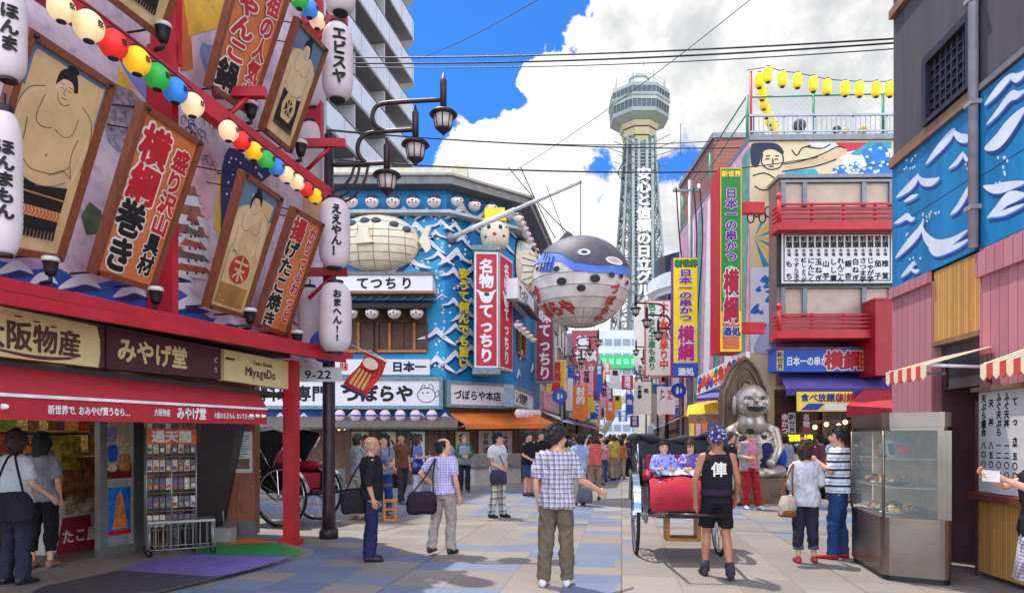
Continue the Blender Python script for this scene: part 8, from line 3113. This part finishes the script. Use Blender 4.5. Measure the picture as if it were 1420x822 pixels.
 if not noshoe:
  for s in (-1, 1):
   an = Lg[s][2]
   kn = Lg[s][1]
   pit = max(-.6, min(.6, (an.y - kn.y) * 0.0))
   m = MB(mx)
   sole = an.z - .085
   def foot_ring(y, hw_, z0, z1, cx):
    return [V((an.x + cx + hw_ * math.cos(q), an.y + y, sole + (z0 + z1) / 2 + (z1 - z0) / 2 * math.sin(q) * (1 if math.sin(q) > 0 else 1))) for q in [2 * math.pi * i / 14 for i in range(14)]]
   o_ = s * .012
   m.loft([foot_ring(.075, .018, .012, .06, 0), foot_ring(.06, .036, .0, .10, 0), foot_ring(.02, .040, .0, .105, 0), foot_ring(-.04, .042, .0, .095, o_ * .4), foot_ring(-.10, .047, .0, .07, o_), foot_ring(-.15, .044, .0, .055, o_ * 1.2), foot_ring(-.185, .026, .004, .04, o_ * 1.2)], SHM[shoes])
   if shoes in ('tabi',):
    m.tube([an + V((0, .015, -.03)), an.lerp(kn, .22)], [.055, .052], SHM[shoes], 12)
   m.build('shoe', root)
 _people.append(root)
 I = dict(root=root, mx=mx, up=up, sh=sh, A=A, L=Lg, hd=hd)
 return I
_people = []
def stripes(name, c1, c2, per, fr, c3=None, fr3=0):
 def fn(t, x, y, z, tc):
  c = t.mix(band(t, z, per, fr), lin(c1), lin(c2))
  if c3:
   c = t.mix(band(t, z, per, fr3, .5), c, lin(c3))
  return c
 return pattern('stripes ' + name, fn)
def plaid(name, base, dark, light, per):
 def fn(t, x, y, z, tc):
  s = t.m('ADD', x, t.m('MULTIPLY', y, .35))
  a, b_ = band(t, s, per, .38), band(t, z, per, .38, .2)
  c = t.mix(t.m('MULTIPLY', a, .55), lin(base), lin(dark))
  c = t.mix(t.m('MULTIPLY', b_, .55), c, lin(dark))
  l1 = t.m('MAXIMUM', band(t, s, per, .07, .55), band(t, z, per, .07, .75))
  return t.mix(t.m('MULTIPLY', l1, .8), c, lin(light))
 return pattern('plaid ' + name, fn)
def bag(p, w, h_, d, mat, label, cat, strap_to, yaw=0, strapm=None, name='shoulder_bag'):
 """a soft bag hung from a strap: p is its top middle"""
 p = V(p)
 t = thing(name, label, cat, p - V((0, 0, h_)))
 mx = Matrix.Translation(p) @ Matrix.Rotation(R(yaw), 4, 'Z')
 b = MB()
 b.loft([[V((math.copysign(abs(math.cos(q)) ** .8, math.cos(q)) * w / 2 * kx, math.copysign(abs(math.sin(q)) ** .8, math.sin(q)) * d / 2 * ky, z)) for q in [2 * math.pi * i / 20 for i in range(20)]] for z, kx, ky in ((-h_, .8, .75), (-h_ * .9, .95, 1), (-h_ * .5, 1.03, 1.1), (-h_ * .2, .9, .8), (0, .66, .3))], mat)
 vs, fs = remesh(b, .014, 1, .012, 8, 3)
 b = MB(mx)
 b.add(vs, fs, mat, True)
 b.build('bag_body', t)
 b = MB()
 for pts in strap_to:
  b.tube(smooth(pts, 4, False), .011, strapm or mat, 6)
 b.build('strap', t)
 return t
ck = cloth
# ---- 1 man with shaved head
BLK = ck('black', (34, 32, 36))
NAVYC = ck('navy', (40, 42, 78))
BEI = ck('beige', (186, 168, 146))
g1 = G(514, 777)
q = person(g1, 105, 1.60, 'older man with shaved head in black top and navy trousers, dark bag at his side', BLK, NAVYC, 'black', 'stubble', 'shaved', hyaw=10, hpitch=4, sleeve=1.25, hem=.84, belly=.03, loose=.012, skin=1,
           arms={-1: ((-.06, .05, -.28), (-.05, -.02, -.52)), 1: ((.06, .03, -.28), (.05, -.08, -.52))})
bag(g1 + V((-.20, -.12, .92)), .30, .30, .14, ck('bag black', (36, 32, 38)), 'black shoulder bag worn by the older man with shaved head', 'bag', [[g1 + V((-.30, -.1, .90)), g1 + V((-.14, -.14, 1.2)), g1 + V((.0, -.04, 1.36)), g1 + V((.03, .1, 1.2))], [g1 + V((-.1, -.14, .90)), g1 + V((-.02, -.16, 1.15)), g1 + V((.0, -.04, 1.36))]], 10)
# ---- 2 man in lilac check shirt
g2 = G(615, 767)
q = person(g2, 158, 1.58, 'man in lilac checked shirt and beige trousers walking away with a dark holdall', plaid('lilac', (188, 176, 206), (120, 110, 160), (226, 220, 236), .035), ck('trouser beige', (178, 162, 150)), 'black', 'black', 'balding', hyaw=-60, hpitch=-6, sleeve=.75, hem=.88, belly=.02,
           arms={1: ((.17, .12, -.20), (.05, -.02, -.36)), -1: ((-.06, .04, -.28), (-.07, -.06, -.53))}, legs={-1: ((-.10, -.06, .49), (-.11, -.02, .085)), 1: ((.10, .05, .49), (.10, .20, .12))})
bag(g2 + V((-.28, -.16, .86)), .42, .30, .2, ck('holdall plum', (52, 36, 48)), 'dark plum holdall slung from the shoulder of the lilac shirted man', 'bag', [[g2 + V((-.40, -.16, .84)), g2 + V((-.2, -.2, 1.1)), g2 + V((-.10, -.1, 1.30)), g2 + V((-.10, .05, 1.2))], [g2 + V((-.12, -.18, .84)), g2 + V((-.12, -.2, 1.1)), g2 + V((-.10, -.1, 1.30))]], 15)
# ---- 3 man in plaid shirt, near
g3 = G(772, 812)
q = person(g3, 165, 1.72, 'near man seen from behind in white and plum plaid shirt and khaki trousers', plaid('plum', (176, 168, 176), (84, 64, 92), (212, 206, 212), .05), ck('khaki', (116, 100, 80)), 'white', 'black', 'short', hyaw=-35, hpitch=0, sleeve=.85, hem=.82, loose=.010,
           arms={-1: ((-.09, -.04, -.26), (-.26, -.26, -.38)), 1: ((.06, .04, -.28), (.04, -.05, -.53))}, legs={-1: ((-.10, -.03, .49), (-.11, -.02, .085)), 1: ((.11, .0, .49), (.13, .05, .085))})
# ---- 4 man in cap and plaid trousers
g4 = G(690, 717)
q = person(g4, 50, 1.70, 'man in navy cap, white polo and black and white plaid trousers with a dark bag', ck('white polo', (214, 212, 214)), plaid('bw', (200, 190, 176), (60, 56, 60), (230, 226, 220), .13), 'black', 'black', 'cap', hyaw=25, sleeve=.7, hem=.88, loose=.012,
           arms={1: ((.05, -.02, -.27), (-.08, -.16, -.36)), -1: ((-.05, .02, -.28), (.02, -.18, -.38))}, legs={1: ((.10, -.02, .49), (.12, -.03, .085)), -1: ((-.10, -.02, .49), (-.12, .06, .085))})
bag(g4 + V((.02, -.22, .96)), .34, .28, .14, ck('bag slate', (70, 62, 84)), 'slate coloured shoulder bag across the man in plaid trousers', 'bag', [[g4 + V((-.12, -.2, .95)), g4 + V((-.16, -.16, 1.2)), g4 + V((-.12, -.04, 1.42))], [g4 + V((.16, -.2, .95)), g4 + V((.06, -.2, 1.2)), g4 + V((-.10, -.04, 1.42))]], 0)
# ---- 5 shop man with green sleeves
g5 = G(644, 682)
clasp = {1: ((.07, -.06, -.26), (-.10, -.22, -.30)), -1: ((-.07, -.06, -.26), (.10, -.22, -.32))}
q = person(g5, 10, 1.66, 'man in green sleeves and grey vest standing with clasped hands by the fish counter', ck('green', (30, 110, 74)), ck('dark trouser', (50, 44, 50)), 'brown', 'grey', 'short', sleeve=1.85, arms=clasp, hem=.88)
m = MB(q['mx'])
ve = ck('vest grey', (150, 156, 160))
rr_ = []
for z, rx, ry in ((.82, .215, .175), (1.0, .205, .165), (1.2, .208, .165), (1.36, .19, .14), (1.43, .09, .09)):
 rr_.append([V((math.cos(a) * rx, math.sin(a) * ry, z)) for a in [2 * math.pi * i / 20 for i in range(20)]])
m.loft(rr_, ve)
m.build('vest', q['root'])
# ---- 6 two men in black tees
g6 = G(732, 687)
q = person(g6, 60, 1.74, 'heavy man in black tee and blue denim shorts standing by the orange awning', BLK, ck('denim', (60, 76, 116)), 'brown', 'black', 'short', belly=.06, wide=1.12, leglen=.5, sleeve=.8, loose=.02, hem=.86, arms={1: ((.06, .02, -.28), (.04, -.16, -.46)), -1: ((-.06, .02, -.28), (-.02, -.2, -.40))})
g6b = G(750, 684)
person(g6b, 20, 1.78, 'man in black shirt and black trousers just behind the heavy man in denim shorts', ck('black shirt', (38, 34, 38)), BLK, 'black', 'black', 'short', belly=.05, wide=1.1, sleeve=.8, arms=clasp)
# ---- 7 brown shirt, 8 woman, 9 overalls, 10 green cap
g7 = G(556, 697)
q = person(g7, 35, 1.72, 'slim man in brown shirt striding past the lettered poster boards', ck('brown', (112, 74, 56)), ck('charcoal', (58, 52, 54)), 'blue', 'black', 'short', skin=1, sleeve=.8, hem=.84, hyaw=-25, legs={-1: ((-.09, -.16, .50), (-.10, -.22, .085)), 1: ((.10, -.02, .49), (.10, .24, .12))})
bag(g7 + V((-.20, -.15, .80)), .34, .42, .12, BLK, 'black jacket bundle carried by the slim man in brown', 'jacket', [[g7 + V((-.2, -.15, .80)), g7 + V((-.22, -.1, .88)), g7 + V((-.22, -.06, .92))]], 20, name='jacket')
g8 = G(579, 689)
q = person(g8, 75, 1.60, 'woman with ponytail in blue blouse and white trousers looking at a leaflet', ck('blouse blue', (110, 124, 190)), ck('white trouser', (206, 204, 214)), 'brown', 'brown', 'pony', fem=True, sleeve=.6, hem=.80, arms={1: ((.04, -.05, -.26), (-.02, -.26, -.22)), -1: ((-.04, -.05, -.26), (.02, -.26, -.24))})
m = MB(q['mx'])
ap2 = ck('apron navy', (50, 50, 110))
m.loft([[V((math.cos(a) * rx, math.sin(a) * ry - .005, z)) for a in [2 * math.pi * i / 20 for i in range(20)]] for z, rx, ry in ((.66, .21, .16), (.85, .195, .155), (1.04, .17, .135), (1.06, .16, .12))], ap2)
m.build('apron', q['root'])
def overalls(I, mat):
 m = MB(I['mx'])
 m.loft([[V((math.cos(a) * rx, math.sin(a) * ry - .005, z)) for a in [2 * math.pi * i / 20 for i in range(20)]] for z, rx, ry in ((.86, .185, .145), (1.05, .172, .14), (1.24, .178, .142), (1.25, .165, .13))], mat)
 for s in (-1, 1):
  m.tube([V((s * .08, -.14, 1.24)), V((s * .09, -.08, 1.43)), V((s * .09, .07, 1.42)), V((s * .06, .13, 1.22))], .02, mat, 6)
 m.build('overall_bib', I['root'])
OVB = ck('overall blue', (44, 76, 140))
g9 = G(532, 714)
q = person(g9, 25, 1.66, 'young man in lilac grey tee under bright blue overalls', ck('tee lilac grey', (146, 136, 160)), OVB, 'tan', 'black', 'short', hyaw=-50, hpitch=6, sleeve=.6, loose=.015, arms={-1: ((-.05, -.02, -.27), (.04, -.22, -.34)), 1: ((.05, -.02, -.27), (-.06, -.22, -.32))})
overalls(q, OVB)
bx_ = MB()
bo = G(541, 722)
f_ = Fr(bo, (1, .2, 0), (0, 0, 1))
for (x0, x1, y0, y1) in ((-.12, -.08, 0, .4), (.08, .12, 0, .4), (-.08, .08, .0, .04), (-.08, .08, .2, .24), (-.08, .08, .36, .4)):
 bx_.box(f_, x0, x1, y0, y1, -.2, .0, M('stool orange', (206, 132, 54), .6))
tag(bx_.build('a_board'), 'small orange stool on the ground by the blue overalls', 'A-board')  # uprights and rungs stand for a small wooden A-board
g10 = G(496, 720)
person(g10, 150, 1.66, 'woman in green cap and pale grey blouse partly hidden by the man with shaved head', ck('pale grey', (160, 160, 166)), ck('cream trouser', (196, 188, 172)), 'tan', 'brown', 'capg', fem=True, sleeve=.8, arms=clasp)
g10b = G(507, 706)
person(g10b, 20, 1.62, 'long haired woman in dark blue between the green cap and the blue overalls', ck('deep blue', (40, 50, 96)), ck('dark trouser', (50, 44, 50)), 'black', 'black', 'long', fem=True, sleeve=.8, arms=clasp)
# ---- 11 rickshaw puller
g11 = G(994, 800)
q = person(g11, 172, 1.70, 'rickshaw puller from behind in black vest marked 俥, black shorts and patterned bandana', None, ck('short black', (30, 28, 32)), 'tabi', 'black', 'bandana', hyaw=12, hpitch=8, leglen=.42, skin=3, legw=.95, lean=-3, twist=0,
           arms={1: ((.09, .02, -.28), (.07, -.05, -.54)), -1: ((-.07, .0, -.28), (-.07, -.16, -.50))}, legs={1: ((.10, -.10, .495), (.12, -.10, .085)), -1: ((-.10, .0, .49), (-.12, .17, .10))})
b = MB()
VM = ck('vest black', (40, 36, 44))
up = q['up']
b.loft([[up((math.cos(a) * rx, math.sin(a) * ry, z)) for a in [2 * math.pi * i / 20 for i in range(20)]] for z, rx, ry in ((.84, .178, .135), (1.0, .174, .132), (1.15, .168, .128), (1.28, .172, .132), (1.36, .150, .120), (1.40, .125, .10))], VM)
for s in (-1, 1):
 b.tube([up((s * .10, -.09, 1.30)), up((s * .105, 0, 1.425)), up((s * .10, .09, 1.32))], .035, VM, 10)
vs, fs = remesh(b, .012, 2, .008, 11, 4)
m = MB(q['mx'])
m.add(vs, fs, VM, True)
o = m.build('vest', q['root'])
l = MB(q['mx'])
l.text(Fr(up((0, .150, 1.24)), (-1, 0, 0), (0, 0, 1), (0, 1, 0)), '俥', 0, 0, .17, M('print white', (226, 214, 200)), 0, False, .03, mid=True)
l.build('lettering', o)
m = MB(q['mx'])
m.lathe(V((0, 0, .93)), [(.17, 0), (.186, .01), (.186, .06), (.17, .07)], ck('sash plum', (56, 40, 60)), 24)
m.build('sash', q['root'])
# ---- 12 two children riding
SEAT = RKM
def rider(x, label, kim, hair_, hy, style):
 base = RKM @ V((x, -.05, .92 - .85 * .74))
 rot = -6
 I = person(base, rot, 1.26, label, kim, kim, 'white', hair_, style, hyaw=hy, hpitch=8, sleeve=1.6, hem=.86, loose=.02, skin=2, fem=True,
               arms={1: ((.06, -.10, -.22), (-.02, -.28, -.20)), -1: ((-.06, -.10, -.22), (.02, -.28, -.20))},
               legs={-1: ((-.10, -.40, .88), (-.10, -.42, .45)), 1: ((.10, -.40, .88), (.10, -.42, .45))})
 return I
def kimp(t, x, y, z, tc):
 v = t.n('ShaderNodeTexVoronoi', {'Vector': tc, 'Scale': 16.0})
 return t.mix(t.m('LESS_THAN', v.outputs[0], .32), lin((150, 150, 206)), lin((86, 90, 170)))
rider(-.185, 'child in pale blue flowered kimono riding in the rickshaw', pattern('kimono flowers', kimp), 'black', 5, 'short')
rider(.175, 'child in violet flowered kimono with loose hair riding beside the pale blue kimono', pattern('kimono violet', lambda t, x, y, z, tc: t.mix(t.m('LESS_THAN', t.n('ShaderNodeTexVoronoi', {'Vector': tc, 'Scale': 18.0}).outputs[0], .35), lin((96, 80, 150)), lin((176, 160, 206)))), 'brown', -10, 'bob')
for x, c, lb in ((-.13, 0, 'open leaflet on the lap of the child in pale blue kimono'), (.16, 1, 'open leaflet on the lap of the child in violet kimono')):
 m = MB()
 f_ = Fr(RKM @ V((x, -.33, 1.085)), (1, -.1, 0), (0, .82, .35))
 for s in (-1, 1):
  m.slab(f_.p(0, 0, 0), f_.p(s * .17, 0, .02), f_.p(s * .17, .2, .02), f_.p(0, .2, 0), .003, [M('leaflet blue', (120, 170, 200), .5, var=.3, scale=20), M('leaflet grey', (190, 200, 206), .5, var=.3, scale=20)][c] if s < 0 else M('leaflet pale', (206, 210, 206), .5, var=.25, scale=20))
 tag(m.build('leaflet'), lb, 'leaflet')
# ---- 13 man in pink and red
g13 = G(1040, 705)
q = person(g13, 5, 1.80, 'man in black cap, pink tee, open grey shirt and red trousers', ck('pink', (226, 140, 160)), ck('red trouser', (180, 40, 50)), 'white', 'grey', 'capb', hyaw=-15, sleeve=.3, hem=.86, loose=.008, arms={1: ((.06, .0, -.27), (-.06, -.24, -.30)), -1: ((-.06, -.0, -.27), (.04, -.24, -.30))}, legs={-1: ((-.10, -.06, .49), (-.11, -.02, .085)), 1: ((.11, -.05, .49), (.15, -.1, .085))})
b = MB()
SG = ck('open shirt grey', (170, 164, 160))
for s in (-1, 1):
 s0, e, w = q['A'][s]
 b.tube([s0 + V((-s * .05, 0, -.02)), s0, s0.lerp(e, .6), e, e.lerp(w, .4)], [.082, .084, .074, .066, .058], SG, 12)
 b.loft([[V((s * (.125 + math.cos(a) * .075), .02 + math.sin(a) * .155, z)) for a in [2 * math.pi * i / 16 for i in range(16)]] for z in (.80, 1.0, 1.2, 1.36, 1.40)], SG)
b.loft([[V((math.cos(a) * .18, .085 + math.sin(a) * .06, z)) for a in [2 * math.pi * i / 16 for i in range(16)]] for z in (.80, 1.0, 1.2, 1.36, 1.41)], SG)
vs, fs = remesh(b, .013, 2, .010, 10, 8)
m = MB(q['mx'])
m.add(vs, fs, SG, True)
m.build('open_shirt', q['root'])
m = MB(q['mx'])
m.box(Fr(q['hd']((0, -.094, .012)), (1, 0, 0), (0, 0, 1), (0, -1, 0)), -.06, .06, -.014, .014, -.004, .012, BLACK)
m.build('sunglasses', q['root'])
# ---- 14 woman in white, 15 man in stripes
g14 = G(1117, 780)
q = person(g14, 168, 1.53, 'woman from behind in white blouse, cropped dark jeans and red flat shoes', ck('blouse white', (222, 220, 224)), ck('dark jeans', (52, 48, 66)), 'red', 'brown', 'bob', fem=True, hyaw=-25, sleeve=1.35, hem=.80, leglen=.82, loose=.012, skin=0, belly=.02, legs={1: ((.09, -.01, .49), (.10, .03, .085)), -1: ((-.09, -.03, .49), (-.12, -.03, .085))}, arms={1: ((.06, .02, -.27), (.02, -.12, -.45)), -1: ((-.07, -.02, -.26), (-.06, -.22, -.34))})
m = MB(q['mx'])
for s in (-1, 1):
 a_ = q['L'][s][2]
 kn = q['L'][s][1]
 p0 = kn.lerp(a_, .66)
 m.lathe(p0, [(.060, -.03), (.073, -.025), (.073, .02), (.060, .025)], ck('cuff', (96, 96, 120)), 14)
m.build('cuffs', q['root'])
bag(g14 + V((-.27, -.1, .86)), .22, .26, .14, ck('canvas cream', (206, 190, 166)), 'cream and tan bucket bag on the arm of the woman in white', 'bag', [[g14 + V((-.34, -.1, .85)), g14 + V((-.25, -.06, 1.1)), g14 + V((-.17, -.02, 1.25))], [g14 + V((-.2, -.1, .85)), g14 + V((-.2, -.08, 1.1)), g14 + V((-.16, -.02, 1.25))]], 10, ck('strap tan', (150, 84, 50)), 'bucket_bag')
m = MB()
m.lathe(g14 + V((-.27, -.1, .595)), [(.09, 0), (.108, .01), (.110, .08), (.10, .085)], ck('strap tan', (150, 84, 50)), 18)
tb_ = [o for o in bpy.data.objects if o.name.startswith('bucket_bag')][0]
m.build('bag_base', tb_)
g15 = G(1164, 774)
q = person(g15, 232, 1.72, 'man in white and navy striped polo and blue jeans eating beside the display case', stripes('polo', (220, 220, 224), (44, 44, 84), .105, .28, (96, 150, 160), .10), ck('jeans', (50, 78, 130)), 'red', 'black', 'short', hyaw=20, sleeve=.85, hem=.86, loose=.014, belly=.02,
           arms={1: ((.04, -.06, -.26), (-.02, -.26, -.10)), -1: ((-.05, -.04, -.27), (.02, -.26, -.20))}, legs={-1: ((-.09, -.03, .49), (-.10, .02, .085)), 1: ((.10, -.05, .49), (.11, -.06, .085))})
m = MB()
pb2 = q['mx'] @ (q['A'][-1][2] + V((.02, -.10, .03)))
m.lathe(pb2, [(.04, 0), (.09, .015), (.095, .02), (.04, .008)], WHITE, 16)
tag(m.build('paper_plate'), 'white paper plate held by the man in the striped polo', 'plate')
# ---- 16 people behind near the shop
g16 = G(1070, 694)
q = person(g16, 160, 1.64, 'woman in dark red jacket and blue jeans with a blue backpack near the lit letters', ck('jacket red', (140, 40, 66)), ck('jeans', (50, 78, 130)), 'black', 'grey', 'capw', fem=True, sleeve=1.8, lean=-8)
bag(g16 + V((.18, -.1, 1.32)), .32, .42, .2, ck('backpack blue', (40, 80, 170)), 'bright blue backpack worn by the woman in dark red jacket', 'backpack', [[g16 + V((.1, -.1, 1.3)), g16 + V((.08, .0, 1.38)), g16 + V((.1, .1, 1.2))]], 20, name='backpack')
person(G(1089, 692), 190, 1.66, 'man in pale grey blue shirt just beside the blue backpack', ck('grey blue', (150, 164, 180)), ck('denim', (60, 76, 116)), 'black', 'black', 'cap', sleeve=.8)
g16c = G(1101, 690)
person(g16c, 170, 1.36, 'boy in white tee and blue shorts behind the woman in white', ck('tee white', (216, 216, 218)), ck('denim', (60, 76, 116)), 'white', 'black', 'short', leglen=.5, sleeve=.7, loose=.012)
person(G(1138, 691), 200, 1.66, 'man in plum shirt with his back to us behind the striped polo', ck('plum shirt', (110, 60, 80)), BLK, 'black', 'black', 'short', sleeve=.8)
person(G(1186, 697), 215, 1.66, 'dark haired person in charcoal top close to the display case corner', ck('charcoal', (58, 52, 54)), BLK, 'black', 'black', 'bob', fem=True, sleeve=.8)
# ---- 17 photographers in the street
g17 = G(803, 700)
q = person(g17, 195, 1.66, 'man in pale blue shirt with his back turned beyond the plaid shirt', ck('sky shirt', (166, 184, 220)), ck('light trouser', (190, 180, 170)), 'black', 'black', 'short', sleeve=.7, loose=.014, arms={-1: ((-.05, .0, -.28), (-.05, -.08, -.52)), 1: ((.05, .02, -.28), (.04, -.06, -.53))})
bag(g17 + V((.12, -.2, .42)), .34, .34, .2, ck('sack grey', (110, 110, 124)), 'grey sack hanging low behind the plaid shirted man', 'bag', [[g17 + V((.0, -.2, .42)), g17 + V((.1, -.2, .6)), g17 + V((.22, -.2, .42))]], 0, name='carrier_bag')
g17b = G(825, 693)
q = person(g17b, 185, 1.68, 'woman in coral vest and tan trousers raising a camera with both hands', ck('coral', (226, 110, 100)), ck('tan', (170, 140, 112)), 'brown', 'brown', 'bob', fem=True, sleeve=0, hem=.9, leglen=.8, arms={1: ((.16, -.04, -.10), (.05, -.14, .14)), -1: ((-.16, -.04, -.10), (-.05, -.14, .14))})
m = MB()
cc = q['mx'] @ V((0, -.17, 1.55))
m.cub(cc - V((.07, .03, .045)), cc + V((.07, .03, .045)), BLACK)
m.lathe(cc + V((0, .03, 0)), [(.035, 0), (.035, .05), (.03, .06)], BLACK, 12, (0, 1, 0))
tag(m.build('camera_body'), 'small black camera held up by the woman in coral', 'camera')
# ---- 18 woman at the frame's edge
g18 = V((4.43, 5.72, 0))
q = person(g18, 262, 1.56, 'woman in black top and checked skirt, arm raised beside the wall menu', ck('dress black', (34, 32, 36)), None, 'black', 'black', 'bob', fem=True, sleeve=.45, hem=.82, loose=.02, skirt=(plaid('houndstooth', (206, 200, 210), (60, 56, 70), (230, 230, 236), .03), .42),
           arms={1: ((.10, -.20, -.12), (.02, -.42, -.02)), -1: ((-.10, -.20, -.12), (.0, -.40, .0))})
m = MB()
ph = q['mx'] @ (q['A'][1][2] + V((.0, -.10, .02)))
m.box(Fr(ph, (.15, -1, 0), (0, 0, 1), (-1, -.15, 0)), -.08, .08, -.04, .05, -.012, .0, WHITE)
tag(m.build('white_phone'), 'white phone in the hands of the woman at the frame edge', 'phone')
# ---- 19 two women in the shop
g19 = G(24, 800)
g19.z = .056
q = person(LF.p(LF.hit(22, 700, -1.2)[0], .056, -1.2), 168, 1.60, 'woman in white top with dark handbag at the shop entrance', ck('tee white', (216, 216, 218)), ck('dark jeans', (52, 48, 66)), 'black', 'brown', 'bob', fem=True, sleeve=.8, hem=.9, arms={-1: ((-.06, -.02, -.27), (-.10, -.20, -.42)), 1: ((.06, .02, -.27), (.05, -.05, -.52))})
b0 = LF.p(LF.hit(18, 700, -1.05)[0], .056, -1.02)
bag(b0 + V((0, -.1, .98)), .46, .30, .14, ck('handbag dark', (44, 38, 48)), 'dark handbag on the shoulder of the woman in white inside the shop', 'bag', [[b0 + V((-.15, -.1, .98)), b0 + V((-.05, -.04, 1.32)), b0 + V((.0, .04, 1.36))], [b0 + V((.15, -.1, .98)), b0 + V((.03, -.04, 1.32)), b0 + V((.0, .04, 1.36))]], 20, name='handbag')
person(LF.p(LF.hit(58, 700, -1.75)[0], .056, -1.75), 190, 1.58, 'long haired woman in black vest top and leggings beside the shop counter', ck('grey knit', (150, 146, 150)), BLK, 'tan', 'black', 'long', fem=True, sleeve=.9, hem=.84, leglen=.85)
# ---- the crowd up the street: a few figures, copied with clothes of their own
TOPS = {'white': (216, 214, 214), 'black': (36, 34, 38), 'pale blue': (150, 176, 214), 'red': (186, 50, 56), 'pink': (216, 150, 166), 'grey': (140, 140, 146), 'yellow': (222, 190, 90), 'green': (60, 130, 90), 'navy': (44, 48, 90), 'orange': (220, 130, 70)}
BOTS = {'dark': (46, 44, 52), 'denim': (66, 84, 124), 'beige': (186, 168, 140), 'white': (206, 204, 204), 'brown': (110, 80, 62)}
walk = {-1: ((-.09, -.10, .50), (-.09, -.12, .085)), 1: ((.09, .02, .49), (.09, .18, .11))}
walk2 = {1: ((.09, -.10, .50), (.09, -.12, .085)), -1: ((-.09, .02, .49), (-.09, .18, .11))}
cg = 'walkers in the far street crowd'
used = set()
seen_l = set()
protos = []
rc = random.Random(17)
def combo():
 if len(used) >= 50:
  used.clear()
 while True:
  c_ = (rc.choice(list(TOPS)), rc.choice(list(BOTS)))
  if c_ not in used:
   used.add(c_)
   return c_
VAR = [(180, 'man', 'short', False, walk), (172, 'woman', 'long', True, walk2), (0, 'man', 'short', False, walk2), (185, 'woman', 'bob', True, None), (100, 'man', 'short', False, walk), (8, 'woman', 'pony', True, walk), (188, 'man', 'capw', False, None)]
spots = [(832, 661), (842, 657), (849, 663), (856, 654), (866, 660), (839, 650), (872, 650), (846, 645), (858, 643), (868, 640), (880, 654), (834, 642), (851, 638), (862, 635), (876, 638), (886, 645), (842, 635), (870, 632), (826, 646), (893, 660), (818, 650), (900, 648), (785, 672), (772, 660), (815, 668), (1012, 700), (1122, 690), (1058, 697), (1156, 694), (808, 655), (795, 652), (1148, 690), (910, 655), (1079, 689), (854, 631), (864, 629), (848, 630), (760, 676), (622, 672), (600, 668), (836, 632), (843, 628), (850, 626), (857, 627), (861, 632), (866, 626), (874, 630), (845, 640), (838, 646), (863, 645), (877, 646), (884, 636), (829, 652), (820, 644), (890, 652), (855, 659), (868, 653), (847, 652), (812, 640), (824, 637), (898, 640), (880, 628), (836, 668), (851, 666), (862, 664), (874, 661), (883, 664), (828, 658), (844, 654), (867, 650), (833, 650), (886, 650), (858, 656), (840, 641), (853, 644), (871, 644), (879, 641), (848, 637), (1030, 699), (1112, 689), (1168, 690), (826, 672), (760, 668), (775, 655), (788, 650), (1000, 690)]
for i, (u, v) in enumerate(spots):
 yw, sx_, st_, fe, lg = VAR[i % 7]
 a_, c_ = combo()
 hh = (1.60 if fe else 1.71) + rc.uniform(-.06, .06)
 back = 'facing away' if yw > 90 and yw < 270 else 'facing us'
 lb = '%s %s in %s top and %s bottoms, %s' % ('distant' if i < 40 else 'tiny farther off', sx_, a_, c_, back)
 if lb in seen_l:
  lb += ', %s' % ('bareheaded' if st_ == 'short' else 'last in the crowd')
 seen_l.add(lb)
 if i < 7:
  I = person(G(u, v), yw, hh, lb, ck('crowd ' + a_, TOPS[a_]), ck('crowd bottom ' + c_, BOTS[c_]), 'black', 'black' if i % 2 else 'brown', st_, legs=lg, fem=fe, sleeve=.7, detail=False, low=True, group=cg, hem=.84)
  protos.append(I['root'])
 else:
  p_ = protos[i % 7]
  dup(p_, G(u, v), lb, rotz=R(rc.uniform(-25, 25)), scale=rc.uniform(.95, 1.05), remat={'shirt': ck('crowd ' + a_, TOPS[a_]), 'trousers': ck('crowd bottom ' + c_, BOTS[c_])})
bpy.data.scenes.remove(TS)
